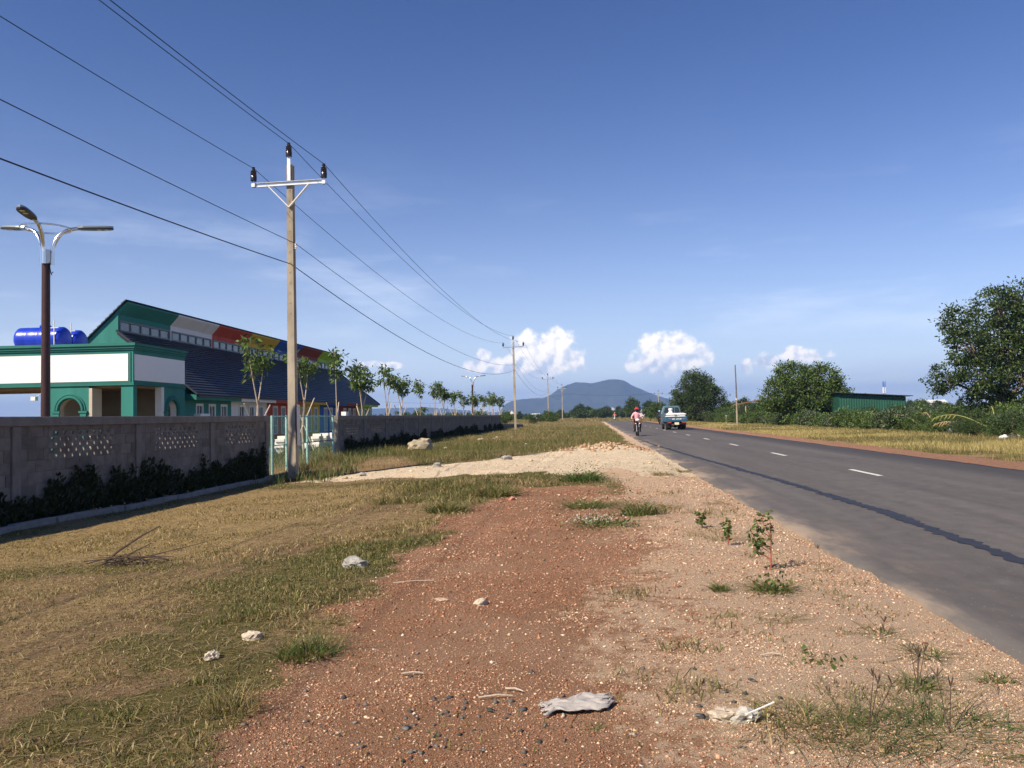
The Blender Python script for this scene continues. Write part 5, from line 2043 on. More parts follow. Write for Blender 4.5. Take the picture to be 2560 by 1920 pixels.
for (lx, ly, lz, rz, lab) in ((-0.40, 0.42, 0.74, 0.02, 'white sack lying at the left rear of the truck bed, lower layer'), (0.40, 0.42, 0.74, -0.03, 'white sack lying at the right rear of the truck bed, lower layer'),
                              (-0.40, 0.46, 0.93, 0.05, 'white sack on top at the left rear of the truck bed'), (0.40, 0.46, 0.93, -0.04, 'white sack on top at the right rear of the truck bed'),
                              (-0.38, 1.35, 0.74, 0.03, 'white sack in the middle left of the truck bed'), (0.40, 1.35, 0.74, 0.0, 'white sack in the middle right of the truck bed'),
                              (-0.38, 1.4, 0.93, 0.0, 'upper white sack in the middle left of the truck bed'), (0.40, 1.4, 0.93, 0.06, 'upper white sack in the middle right of the truck bed'),
                              (0.40, 0.5, 1.12, 0.04, 'topmost white sack at the right rear of the truck bed'), (-0.40, 0.5, 1.12, 0.02, 'topmost white sack at the left rear of the truck bed'), (0.0, 1.4, 1.12, 0.1, 'topmost white sack in the middle of the truck bed')):
    m = MB()
    nu, nv = 12, 16
    vs, fs = [], []
    for side in (1, -1):
        o_ = len(vs)
        for i in range(nu + 1):
            for j in range(nv + 1):
                u, v = i / nu * 2 - 1, j / nv * 2 - 1
                hh = 0.105 * ((1 - abs(u) ** 3.2) * (1 - abs(v) ** 3.2)) ** 0.55
                hh *= 1 + 0.12 * mnoise.noise(Vector((u * 2.2 + k, v * 2.2, side)))
                vs.append((u * 0.37, v * 0.42, 0.10 + side * hh))
        for i in range(nu):
            for j in range(nv):
                a = o_ + i * (nv + 1) + j
                fs.append((a, a + 1, a + nv + 2, a + nv + 1))
    m.add(vs, fs)
    p = Matrix.Rotation(rad(1.2), 3, 'Z') @ Vector((lx, ly, lz))
    o = m.build('sack', mSack, None, tuple(tloc + p), rad(1.2) + rz, smooth=True)
    tag(o, lab, 'sack', 'white sacks on the truck')
    k += 1
p = Matrix.Rotation(rad(1.2), 3, 'Z') @ Vector((-0.22, 2.1, 0.74))
o = MB().lathe([(0.16, 0), (0.21, 0.05), (0.22, 0.5), (0.20, 0.62), (0.13, 0.72), (0.12, 0.78), (0.17, 0.84), (0.18, 0.92), (0.12, 0.97), (0.02, 0.98)], (0, 0, 0), 18).build('bundle', mSack, None, tuple(tloc + p), smooth=True)
tag(o, 'upright white tied bundle standing on the truck behind the cab', 'bundle')


# --- people: one continuous skinned body, clothing told apart by material
mSkin = M('skin', (0.36, 0.21, 0.14), 0.6, 0.08, 20.0, 0.0)


def skinned(name, joints, bones, root, mats, pick, parent):
    """joints: name -> (x,y,z,r); pick(bone) -> material index"""
    names = list(joints)
    me = bpy.data.meshes.new(name)
    me.from_pydata([joints[n][:3] for n in names], [(names.index(a), names.index(b)) for a, b in bones], [])
    tmp = bpy.data.objects.new(name, me)
    COL.objects.link(tmp)
    sm = tmp.modifiers.new('skin', 'SKIN')
    sm.use_smooth_shade = True
    for i, n in enumerate(names):
        r = joints[n][3]
        me.skin_vertices[0].data[i].radius = (r, r) if not isinstance(r, tuple) else r
        me.skin_vertices[0].data[i].use_root = (n == root)
    ss = tmp.modifiers.new('sub', 'SUBSURF')
    ss.levels = ss.render_levels = 1
    dg = bpy.context.evaluated_depsgraph_get()
    out_ = bpy.data.meshes.new_from_object(tmp.evaluated_get(dg))
    bpy.data.objects.remove(tmp)
    out_.materials.clear()
    for m in mats:
        out_.materials.append(m)
    segs = [(Vector(joints[a][:3]), Vector(joints[b][:3]), pick(a, b)) for a, b in bones]
    for p in out_.polygons:
        c = p.center
        best, bi = 1e9, 0
        for a, b, k in segs:
            d = b - a
            t = max(0, min(1, (c - a).dot(d) / max(d.length_squared, 1e-9)))
            q = (c - a - d * t).length
            if q < best:
                best, bi = q, k
        p.material_index = bi
        p.use_smooth = True
    return new_object(name, out_, parent)


def rider(label, loc, rotz, shirt, pants, helmet, sleeves=True, mask=None, group='riders on the road'):
    t = thing('person', label, 'person', loc, rotz, group)
    J = dict(pelvis=(0, -0.24, 0.88, (0.17, 0.14)), waist=(0, -0.22, 1.04, (0.165, 0.13)), chest=(0, -0.17, 1.24, (0.185, 0.14)), collar=(0, -0.15, 1.37, (0.12, 0.09)), neck=(0, -0.13, 1.44, 0.05), head=(0, -0.10, 1.55, 0.085), crown=(0, -0.11, 1.62, 0.07))
    bones = [('pelvis', 'waist'), ('waist', 'chest'), ('chest', 'collar'), ('collar', 'neck'), ('neck', 'head'), ('head', 'crown')]
    for s, n in ((-1, 'l'), (1, 'r')):
        J.update({n + 'sh': (s * 0.185, -0.16, 1.33, 0.075), n + 'el': (s * 0.32, 0.02, 1.11, 0.056), n + 'wr': (s * 0.31, 0.24, 1.02, 0.03), n + 'pa': (s * 0.31, 0.31, 1.015, 0.028),
                  n + 'hip': (s * 0.10, -0.20, 0.85, 0.095), n + 'kn': (s * 0.20, 0.20, 0.72, 0.066), n + 'an': (s * 0.17, 0.03, 0.36, 0.042), n + 'he': (s * 0.17, 0.0, 0.31, 0.038), n + 'to': (s * 0.18, 0.18, 0.29, 0.03)})
        bones += [('collar', n + 'sh'), (n + 'sh', n + 'el'), (n + 'el', n + 'wr'), (n + 'wr', n + 'pa'), ('pelvis', n + 'hip'), (n + 'hip', n + 'kn'), (n + 'kn', n + 'an'), (n + 'an', n + 'he'), (n + 'he', n + 'to')]
        for k in range(4):
            x = s * (0.275 + 0.023 * k)
            J['%sf%d' % (n, k)] = (x, 0.36, 1.028, 0.0095)
            J['%sg%d' % (n, k)] = (x, 0.375 - 0.005 * abs(k - 1), 1.0, 0.0085)
            J['%sh%d' % (n, k)] = (x, 0.355, 0.978, 0.0075)
            bones += [(n + 'pa', '%sf%d' % (n, k)), ('%sf%d' % (n, k), '%sg%d' % (n, k)), ('%sg%d' % (n, k), '%sh%d' % (n, k))]
        J[n + 't1'] = (s * 0.265, 0.30, 0.995, 0.010)
        J[n + 't2'] = (s * 0.262, 0.34, 0.985, 0.009)
        bones += [(n + 'pa', n + 't1'), (n + 't1', n + 't2')]
    mats = [mSkin, shirt, pants, mBlack]
    def pick(a, b):
        if a in ('neck', 'head') or b in ('head', 'crown'):
            return 0
        if a in ('pelvis', 'waist', 'chest', 'collar') and not b.endswith('hip'):
            return 1
        if a[1:] in ('sh',) or (a[1:] == 'el' and sleeves):
            return 1
        if b.endswith('hip') or a[1:] in ('hip', 'kn'):
            return 2
        if a[1:] in ('an', 'he'):
            return 3
        return 0
    skinned('body', J, bones, 'pelvis', mats, pick, t)
    hc = Vector((0, -0.105, 1.585))
    # helmet shell open at the face
    m = MB()
    nu, nv = 20, 10
    vs, fs = [], []
    for j in range(nv + 1):
        ph = math.pi * 0.62 * j / nv
        for i in range(nu):
            th_ = 2 * math.pi * i / nu
            d = Vector((math.sin(ph) * math.sin(th_), math.sin(ph) * math.cos(th_), math.cos(ph)))
            front = max(0.0, d.y)
            low = max(0.0, -d.z)
            s = 1.0 - 0.0 * front * low
            vs.append(hc + Vector((d.x * 0.128, d.y * 0.150 * s, d.z * 0.135 + (0.10 * front * low if j > 6 else 0))))
    for j in range(nv):
        for i in range(nu):
            fs.append((j * nu + i, (j + 1) * nu + i, (j + 1) * nu + (i + 1) % nu, j * nu + (i + 1) % nu))
    m.add(vs, fs)
    h = m.build('helmet', helmet, t, smooth=True)
    MB().prism([(-0.09, 1.60), (0.09, 1.60), (0.10, 1.64), (-0.10, 1.64)], 0.03, 0.115).build('helmet_peak', helmet, h)
    # face: nose, eyes, mouth or mask, ears
    MB().ellipsoid((0, -0.005, 1.535), (0.014, 0.022, 0.022), 8, 6).build('nose', mSkin, t, smooth=True)
    for s in (-1, 1):
        MB().ellipsoid((s * 0.032, -0.016, 1.565), (0.013, 0.008, 0.008), 8, 6).build('eye', mBlack, t, smooth=True)
        MB().ellipsoid((s * 0.088, -0.105, 1.545), (0.012, 0.022, 0.032), 8, 6).build('ear', mSkin, t, smooth=True)
    if mask:
        MB().ellipsoid((0, -0.055, 1.500), (0.092, 0.078, 0.065), 16, 10).build('face_mask', mask, t, smooth=True)
    else:
        MB().ellipsoid((0, -0.018, 1.497), (0.026, 0.010, 0.007), 8, 6).build('mouth', paint('lips', (0.28, 0.09, 0.07), 0.6, 0), t, smooth=True)
    return t


def scooter(label, loc, rotz, shell, lower, fairing, group='motorbikes on the road'):
    t = thing('motorbike', label, 'motorbike', loc, rotz, group)
    for nm, y in (('front_wheel', 0.62), ('rear_wheel', -0.60)):
        r = 0.275
        pts = [(0, y + r * math.cos(2 * math.pi * i / 28) * 0.87, r + r * math.sin(2 * math.pi * i / 28) * 0.87) for i in range(28)]
        w = MB().ring_tube(pts, 0.042, 8, closed=True).build(nm, mBlack, t, smooth=True)
        pts = [(0, y + 0.185 * math.cos(2 * math.pi * i / 28), r + 0.185 * math.sin(2 * math.pi * i / 28)) for i in range(28)]
        MB().ring_tube(pts, 0.018, 6, closed=True).build('rim', mChrome, w, smooth=True)
        MB().cyl((-0.06, y, r), (0.06, y, r), 0.045, n=12).build('hub', mChrome, w)
        m = MB()
        for k in range(8):
            a = k * math.pi / 4
            m.ring_tube([(0, y, r), (0, y + 0.185 * math.cos(a), r + 0.185 * math.sin(a))], 0.007, 4)
        m.build('spokes', mChrome, w, kind='stuff')
    for s in (-1, 1):
        MB().ring_tube([(s * 0.075, 0.62, 0.28), (s * 0.075, 0.45, 0.72)], [0.022, 0.018], 8).build('fork_leg', mGalv, t, smooth=True)
    # front mudguard
    vs, fs = [], []
    for i in range(9):
        a = rad(35 + i * 14)
        for x, rr in ((-0.06, 0.29), (0, 0.315), (0.06, 0.29)):
            vs.append((x, 0.62 + rr * math.cos(a), 0.275 + rr * math.sin(a)))
    for i in range(8):
        fs += [(i * 3, i * 3 + 1, i * 3 + 4, i * 3 + 3), (i * 3 + 1, i * 3 + 2, i * 3 + 5, i * 3 + 4)]
    MB().add(vs, fs).build('front_mudguard', shell, t, smooth=True)
    # leg shields and steering column
    m = MB()
    for s in (-1, 1):
        m.add([(s * 0.03, 0.50, 0.80), (s * 0.17, 0.40, 0.74), (s * 0.21, 0.30, 0.52), (s * 0.16, 0.26, 0.34), (s * 0.05, 0.38, 0.36), (s * 0.03, 0.44, 0.80), (s * 0.15, 0.36, 0.74), (s * 0.19, 0.26, 0.52), (s * 0.14, 0.22, 0.34), (s * 0.05, 0.33, 0.36)],
              [(0, 1, 2, 3, 4), (9, 8, 7, 6, 5), (0, 5, 6, 1), (1, 6, 7, 2), (2, 7, 8, 3), (3, 8, 9, 4)])
    m.add([(-0.05, 0.47, 0.86), (0.05, 0.47, 0.86), (0.06, 0.36, 0.40), (-0.06, 0.36, 0.40), (-0.05, 0.40, 0.86), (0.05, 0.40, 0.86), (0.06, 0.30, 0.40), (-0.06, 0.30, 0.40)],
          [(0, 1, 2, 3), (7, 6, 5, 4), (0, 4, 5, 1), (1, 5, 6, 2), (2, 6, 7, 3), (3, 7, 4, 0)])
    m.build('leg_shield', lower, t)
    hf = MB().ellipsoid((0, 0.47, 0.95), (0.135, 0.10, 0.085), 16, 10).build('headlight_fairing', fairing, t, smooth=True)
    MB().ellipsoid((0, 0.545, 0.945), (0.075, 0.035, 0.045), 14, 8).build('headlight', mLens, hf, smooth=True)
    for s in (-1, 1):
        MB().ellipsoid((s * 0.115, 0.50, 0.74), (0.045, 0.04, 0.035), 10, 6).build('indicator', mLens, t, smooth=True)
        MB().ring_tube([(s * 0.05, 0.42, 0.99), (s * 0.2, 0.40, 1.01), (s * 0.26, 0.36, 1.0)], 0.013, 6).build('handlebar', mBlack, t, smooth=True)
        MB().cyl((s * 0.25, 0.365, 1.0), (s * 0.37, 0.33, 0.995), 0.018, n=8).build('grip', mBlack, t)
        MB().ring_tube([(s * 0.22, 0.40, 1.01), (s * 0.27, 0.43, 1.12)], 0.007, 5).build('mirror_stem', mBlack, t)
        MB().ellipsoid((s * 0.29, 0.43, 1.14), (0.06, 0.012, 0.035), 12, 6).build('mirror', mBlack, t, smooth=True)
    # body under the seat
    m = MB()
    lev = [(-0.78, 0.05, 0.72, 0.78), (-0.60, 0.11, 0.55, 0.77), (-0.35, 0.14, 0.42, 0.74), (-0.05, 0.13, 0.40, 0.70), (0.15, 0.08, 0.42, 0.58), (0.32, 0.06, 0.42, 0.60)]
    vs, fs = [], []
    for (y, w, z0, z1) in lev:
        vs += [(-w * 0.7, y, z0), (w * 0.7, y, z0), (w, y, (z0 + z1) / 2), (w * 0.8, y, z1), (-w * 0.8, y, z1), (-w, y, (z0 + z1) / 2)]
    for i in range(len(lev) - 1):
        for j in range(6):
            fs.append((i * 6 + j, i * 6 + (j + 1) % 6, i * 6 + 6 + (j + 1) % 6, i * 6 + 6 + j))
    fs += [(5, 4, 3, 2, 1, 0), tuple(len(lev) * 6 - 6 + j for j in range(6))]
    m.add(vs, fs).build('body_panel', shell, t, smooth=True)
    MB().chbox(-0.12, 0.12, -0.72, 0.02, 0.74, 0.80, 0.025).build('seat', mBlack, t)
    MB().box(-0.12, 0.12, -0.1, 0.25, 0.24, 0.42).build('engine', mDarkMetal, t)
    for s in (-1, 1):
        MB().cyl((0, 0.05, 0.265), (s * 0.24, 0.05, 0.265), 0.014, n=6).build('footrest', mBlack, t)
    MB().ring_tube([(0.11, 0.1, 0.26), (0.14, -0.3, 0.26), (0.15, -0.75, 0.36)], [0.025, 0.03, 0.05], 8).build('exhaust', mChrome, t, smooth=True)
    MB().box(-0.08, 0.08, -0.86, -0.80, 0.62, 0.72).build('tail_light', mTailRed, t)
    MB().ring_tube([(-0.07, -0.60, 0.28), (-0.07, -0.1, 0.36)], 0.02, 6).build('swing_arm', mDarkMetal, t)
    return t


rz = ROAD_Z + 0.012
red_helmet = paint('helmet_red', (0.62, 0.025, 0.025), 0.25, 0.5)
fair_white = paint('fairing_white', (0.75, 0.75, 0.74), 0.3)
bike_black = paint('bike_black', (0.018, 0.018, 0.02), 0.3)
pink = M('pink_cloth', (0.80, 0.40, 0.45), 0.9, 0.08, 10.0, 0.2)
redp = M('dark_red_cloth', (0.17, 0.045, 0.05), 0.9, 0.1, 10.0, 0.2)
scooter('black motorbike with white front ridden by the person in pink', (2.62, 50.0, rz), rad(181), bike_black, bike_black, fair_white)
rider('person in pink top and red helmet with dark face mask riding towards the camera', (2.62, 50.0, rz), rad(181), pink, redp, red_helmet, mask=M('mask_blue', (0.03, 0.035, 0.09), 0.9, 0.1, 8.0, 0.1))
scooter('pale motorbike far down the road at the bend', (4.45, 171.0, rz), rad(178), fair_white, fair_white, fair_white)
rider('person in orange top riding the pale motorbike at the bend', (4.45, 171.0, rz), rad(178), M('orange_cloth', (0.62, 0.20, 0.13), 0.9, 0.1, 8.0, 0.1), M('black_cloth', (0.02, 0.02, 0.025), 0.9, 0.1, 8.0, 0.1), paint('helmet_pale', (0.6, 0.42, 0.35)))
scooter('dark motorbike half hidden behind the left side of the truck', (8.30, 105.0, rz), rad(0), bike_black, bike_black, bike_black)
rider('person in dark clothes and light blue helmet half hidden beyond the truck', (8.30, 105.0, rz), rad(0), M('navy_cloth', (0.05, 0.055, 0.09), 0.9, 0.1, 8.0, 0.1), M('black_cloth', (0.02, 0.02, 0.025), 0.9), paint('helmet_blue', (0.25, 0.55, 0.65)))

# ------------------------------------------------------------------ small buildings and structures
mShedGreen = M('green_sheet', (0.018, 0.085, 0.058), 0.55, 0.2, 1.2, 0.05, stretch=(1, 1, 0.2))
shed = thing('metal_shed', 'dark green corrugated metal shed with low sloping roof', 'shed', (24.6, 80.0, 0.15), rad(-4))
def ridged(m, x0, x1, y, z0, z1a, z1b, step=0.22, amp=0.03):
    n = int(abs(x1 - x0) / step * 2)
    vs, fs = [], []
    for i in range(n + 1):
        f = i / n
        x = x0 + (x1 - x0) * f
        d = amp if i % 2 else 0
        vs += [(x, y - d, z0), (x, y - d, z1a + (z1b - z1a) * f)]
        if i:
            a = 2 * (i - 1)
            fs.append((a, a + 2, a + 3, a + 1))
    return m.add(vs, fs)
ridged(MB(), -1.6, 4.2, 0, 0.0, 3.04, 2.62).build('front_wall', mShedGreen, shed)
MB().box(-1.6, 4.2, 0.03, 0.06, 0, 2.55).build('back_lining', mDarkMetal, shed)
for x, h in ((-1.6, 3.0), (4.2, 2.6)):
    MB().box(x - 0.04, x + 0.04, 0.06, 7, 0, h).build('side_wall', mShedGreen, shed)
MB().prism([(-1.9, 3.11), (4.75, 2.66), (4.75, 2.72), (-1.9, 3.17)], -0.45, 7.2).build('roof', M('dark_sheet_roof', (0.035, 0.04, 0.045), 0.6, 0.2, 2.0, 0.05), shed)
MB().box(-1.6, 4.2, 6.97, 7.0, 0, 2.6).build('rear_wall', mShedGreen, shed)

mRust = M('rusty_sheet', (0.20, 0.085, 0.045), 0.8, 0.3, 1.5, 0.1)
sh2 = thing('open_shelter', 'open shelter with a rusty sloping roof left of the broad rounded tree', 'shelter', (20.6, 108, 0.15))
MB().prism([(-2.6, 2.35), (2.6, 3.35), (2.6, 3.42), (-2.6, 2.42)], -1.5, 2.5).build('roof', mRust, sh2)
for x, y in ((-1.4, -1.2), (2.2, -1.2), (-1.4, 2.2), (2.2, 2.2)):
    MB().cyl((x, y, -0.2), (x, y, 2.35 + (x + 2.6) * 0.192), 0.07, n=7).build('post', mBarkPale, sh2)

sp = thing('slim_post', 'tall slim concrete post standing alone in the far hedge', 'pole', (16.1, 95.0, 0.1))
MB().ring_tube([(0, 0, -0.3), (0.0, 0, 3.0)], [0.11, 0.095], 8).build('lower_shaft', mPoleConcrete, sp)
MB().ring_tube([(0, 0, 3.0), (-0.05, 0, 6.85)], [0.085, 0.065], 8).build('upper_shaft', M('dark_post', (0.16, 0.14, 0.13), 0.9, 0.2, 2.0, 0.2), sp)
MB().ring_tube([(0, 0, 2.96), (0, 0, 3.06)], [0.115, 0.115], 8).build('band', mWhitePaint, sp)
mp_ = thing('marker_post', 'short white marker post at the foot of the far hedge', 'post', (18.5, 118.0, gz(18.5, 118)))
MB().chbox(-0.07, 0.07, -0.07, 0.07, -0.2, 1.05, 0.02).build('shaft', mWhitePaint, mp_)
MB().chbox(-0.075, 0.075, -0.075, 0.075, 0.75, 0.9, 0.01).build('red_band', paint('marker_red', (0.5, 0.05, 0.03)), mp_)

# telecom mast far off
mast = thing('telecom_mast', 'tiny blue and white telecom mast on the skyline above the green shed', 'mast', (303.8, 900, 0))
for k in range(5):
    m = MB()
    z0, z1 = k * 6.2, (k + 1) * 6.2
    for s in range(3):
        a, b = rad(120 * s), rad(120 * s + 120)
        p, q = Vector((1.5 * math.cos(a), 1.5 * math.sin(a), z0)), Vector((1.5 * math.cos(b), 1.5 * math.sin(b), z0))
        m.ring_tube([p, p + Vector((0, 0, 6.2))], 0.35, 5)
        m.ring_tube([p, q + Vector((0, 0, 6.2))], 0.2, 4)
        m.ring_tube([p, q], 0.2, 4)
    m.build('lattice_section', mWhitePaint if k % 2 else paint('mast_blue', (0.08, 0.18, 0.5)), mast)

# far houses
mHouseWall = M('house_white', (0.74, 0.73, 0.70), 0.8, 0.06, 1.0, 0.0)
mHouseRoof = M('house_roof', (0.28, 0.23, 0.21), 0.8, 0.15, 1.0, 0.05)
mRoofPale = M('house_roof_pale', (0.62, 0.62, 0.62), 0.6, 0.1, 1.0, 0.0)


def house(label, loc, w, d, h, rh, rotz, roof, gable_front=True, group=None):
    t = thing('house', label, 'house', loc, rotz, group)
    MB().box(-w / 2, w / 2, 0, d, -0.3, h).build('wall', mHouseWall, t)
    if gable_front:
        MB().prism([(-w / 2, h + 0.002), (w / 2, h + 0.002), (0, h + rh)], 0.0, d).build('gable', mHouseWall, t)
        r = MB()
        for s in (-1, 1):
            r.prism([(0, h + rh + 0.02), (s * (w / 2 + 0.4), h - 0.3), (s * (w / 2 + 0.4), h - 0.15), (0, h + rh + 0.2)], -0.4, d + 0.4)
        r.build('roof', roof, t)
    else:
        r = MB()
        r.prism([(-0.5, h), (d / 2, h + rh), (d + 0.5, h), (d + 0.5, h + 0.15), (d / 2, h + rh + 0.15), (-0.5, h + 0.15)], -w / 2 - 0.4, w / 2 + 0.4, plane='YZ')
        r.build('roof', roof, t)
    n = max(2, int(w / 2.6))
    for k in range(n):
        x = -w / 2 + (k + 0.5) * w / n
        wd = MB().box(x - 0.45, x + 0.45, -0.04, -0.005, 1.0, min(2.1, h - 0.3)).build('window', mPaneDark, t)
        MB().box(x - 0.55, x + 0.55, -0.08, -0.002, 0.9, 0.99).build('sill', mHouseWall, wd)
    return t


house('white gabled house with grey roof just left of the second utility pole', (-41.5, 420, 0.25), 4.4, 9, 2.2, 2.6, rad(8), mHouseRoof)
house('white house with steep pale roof between the poles and the far rider', (6.7, 420, 0.25), 5.0, 7, 3.0, 1.7, rad(-30), mRoofPale)
house('long low white house behind the rider in pink', (21.0, 400, 0.25), 9.0, 6, 2.5, 0.8, 0, mRoofPale, False)
house('small white house at the far left of the mountain foot', (-30.0, 430, 0.25), 4.0, 6, 1.9, 0.7, 0, mRoofPale, False)
house('pale house low among trees left of the far rider', (-8.5, 430, 0.25), 5.0, 6, 2.2, 0.8, 0, mRoofPale, False)
house('long white house between the green shed and the tallest tree', (196.5, 500, 0.25), 14.0, 8, 4.6, 1.7, 0, mRoofPale, False)
house('white wall of a low house just right of the building end', (-120.0, 330, 0.25), 9.0, 6, 2.4, 1.1, 0, mCream if False else mRoofPale, False)

# white bricks stacked behind the gate
pile = thing('brick_pile', 'pile of white bricks stacked behind the gate', 'brick pile', (-12.9, 32.6, gz(-12.9, 36)), rad(0))
bm_ = MB().chbox(0, 0.40, 0, 0.20, 0, 0.115, 0.008).mesh('brick', mWhitePaint)
r_ = random.Random(9)
for a in range(36):
    yb = a * 0.235
    hh = int((5.2 if (yb < 1.9 or yb > 4.3) else 2.2) + 1.2 * math.sin(a * 1.1) + r_.uniform(-0.6, 0.6))
    for b in range(hh):
        for c in range(2 if b < 2 else 1):
            o = new_object('brick', bm_, pile, (-c * 0.42 + r_.uniform(-0.03, 0.03), yb + (0.1 if b % 2 else 0) + r_.uniform(-0.02, 0.02), b * 0.118))
            o.rotation_euler = (0, 0, r_.uniform(-0.06, 0.06))

# ------------------------------------------------------------------ grass
def in_view(x, y, margin=6.0):
    b = np.degrees(np.arctan2(x, y))
    return (b > -37.5 - margin) & (b < 27.2 + margin)


def blades(name, x, y, h, w, lean, col, label, rng, mat=None, zoff=0.0, bend=0.55):
    n = len(x)
    z = ground_z(x, y) + zoff - 0.008
    a = rng.uniform(0, 2 * np.pi, n)
    side = np.stack([np.cos(a), np.sin(a), np.zeros(n)], 1)
    b = rng.uniform(0, 2 * np.pi, n)
    ln = np.stack([np.cos(b), np.sin(b), np.zeros(n)], 1) * (lean * h)[:, None]
    base = np.stack([x, y, z], 1)
    W = (w * 0.5)[:, None]
    up = np.zeros((n, 3))
    up[:, 2] = h
    v0, v1 = base - side * W, base + side * W
    mid = base + up * bend + ln * 0.35
    v2, v3 = mid - side * W * 0.75, mid + side * W * 0.75
    flat = np.clip(1.0 - lean * 0.45, 0.06, 1.0)[:, None]
    v4 = base + up * flat + ln
    mid_fix = np.minimum(v2[:, 2], (base + up * flat)[:, 2] + 0.01)
    v2[:, 2] = mid_fix
    v3[:, 2] = mid_fix
    V = np.stack([v0, v1, v2, v3, v4], 1).reshape(-1, 3)
    i = np.arange(n)[:, None] * 5
    F = np.concatenate([i + np.array([[0, 1, 2]]), i + np.array([[1, 3, 2]]), i + np.array([[2, 3, 4]])], 0)
    o = new_object(name, np_mesh(name, V, F, mat or BLADE, np.repeat(col, 5, 0)))
    return tag(o, label, 'grass', kind='stuff') if label else o


G_GREEN = [(0.095, 0.108, 0.026), (0.125, 0.135, 0.035), (0.155, 0.155, 0.046), (0.18, 0.165, 0.06)]
G_OLIVE = [(0.18, 0.15, 0.058), (0.23, 0.18, 0.075), (0.28, 0.21, 0.10)]
G_STRAW = [(0.34, 0.255, 0.115), (0.42, 0.315, 0.155), (0.47, 0.365, 0.19), (0.27, 0.19, 0.09)]
rng = np.random.default_rng(42)


def scatter(x0, x1, y0, y1, dens):
    n = int((x1 - x0) * (y1 - y0) * dens)
    x, y = rng.uniform(x0, x1, n), rng.uniform(y0, y1, n)
    k = in_view(x, y)
    return x[k], y[k]


# the rough lawn between the wall and the gravel
xs, ys, ds = [], [], []
for (x0, x1, y0, y1, d) in ((-4.6, 2.1, 2.5, 5, 7500), (-7.0, 2.1, 5, 8, 4600), (-8.8, 2.1, 8, 12, 2300), (-8.8, 2.1, 12, 17, 800), (-8.8, 2.1, 17, 24, 420)):
    x, y = scatter(x0, x1, y0, y1, d)
    xs.append(x), ys.append(y), ds.append(np.full(len(x), (y0 + y1) / 2))
x, y, dist = np.concatenate(xs), np.concatenate(ys), np.concatenate(ds)
mk_ = masks(x, y)
clump = fbm(x, y, 0.42, 77)
cl2 = fbm(x, y, 1.3, 78)
bare = np.clip(mk_['red'] * 1.15 + mk_['sand'] * 1.1 + mk_['pink'], 0, 1)
p = np.clip(0.38 + 0.6 * mk_['green'] + 0.3 * mk_['straw'], 0, 1) * np.clip((clump - 0.26) * 3.0, 0.32, 1) * np.clip(1.0 - bare, 0, 1)
verge = (mk_['pink'] > 0.4) & (mk_['red'] < 0.4) & (cl2 > 0.50)
p = np.where(bare > 0.8, 0.012 * (clump > 0.5), p)
p = np.where(verge, np.maximum(p, 0.16 * np.clip((clump - 0.48) * 8, 0, 1)), p)
keep = rng.random(len(x)) < p
x, y, dist, clump, cl2 = x[keep], y[keep], dist[keep], clump[keep], cl2[keep]
mk_ = {k: v[keep] for k, v in mk_.items()}
n = len(x)
isgreen = rng.random(n) < np.clip(0.14 + 0.55 * mk_['green'] - 0.25 * mk_['straw'], 0.06, 0.75)
col = np.where(isgreen[:, None], tint(rng, n, G_GREEN, 0.22), np.where((rng.random(n) < 0.45)[:, None], tint(rng, n, G_OLIVE, 0.25), tint(rng, n, G_STRAW, 0.25)))
edge_zone = np.clip(1 - np.abs(poly_sd(x, y, RED) + 0.5) / 0.9, 0, 1)
tall = np.clip((cl2 - 0.45) * 4, 0, 1)
h = rng.uniform(0.012, 0.038, n) * (1 + 1.3 * tall + 1.6 * edge_zone * (clump > 0.45))
far_grass = sstep(y, 12, 14.5) * (1 - sstep(y, 19.0, 20.5)) * sstep(x, -6.5, -3.0) * (1 - sstep(x, -1.3, -0.3))
h = h * (1 + 2.2 * far_grass * (clump > 0.4))
w = rng.uniform(0.0030, 0.0060, n) * (1 + dist / 9)
lean = np.where(isgreen, rng.uniform(0.1, 1.3, n), rng.uniform(0.4, 2.1, n))
blades('grass', x, y, h, w, lean, col, 'patchy short green and dry grass between the left wall and the gravel', rng)

# cut straw lying on the lawn
xs, ys = [], []
for (x0, x1, y0, y1, d) in ((-4.6, -1.2, 2.5, 5.5, 1500), (-8.7, -1.4, 5.5, 9, 900), (-8.8, -1.8, 9, 21, 420)):
    x, y = scatter(x0, x1, y0, y1, d)
    xs.append(x), ys.append(y)
x, y = np.concatenate(xs), np.concatenate(ys)
mk_ = masks(x, y)
keep = rng.random(len(x)) < np.clip(mk_['straw'] * 1.3 - 0.1, 0.30, 1) * np.clip(1 - mk_['red'] - mk_['sand'], 0, 1)
x, y = x[keep], y[keep]
n = len(x)
blades('straw', x, y, rng.uniform(0.03, 0.11, n), rng.uniform(0.0025, 0.005, n) * (1 + y / 14), rng.uniform(1.7, 2.1, n), np.where((rng.random(n) < 0.45)[:, None], tint(rng, n, [(0.20, 0.14, 0.075), (0.26, 0.18, 0.10), (0.16, 0.12, 0.06)], 0.2), tint(rng, n, G_STRAW[:3], 0.2)),
       'cut straw lying on the lawn near the left wall', rng, zoff=0.012, bend=0.12)

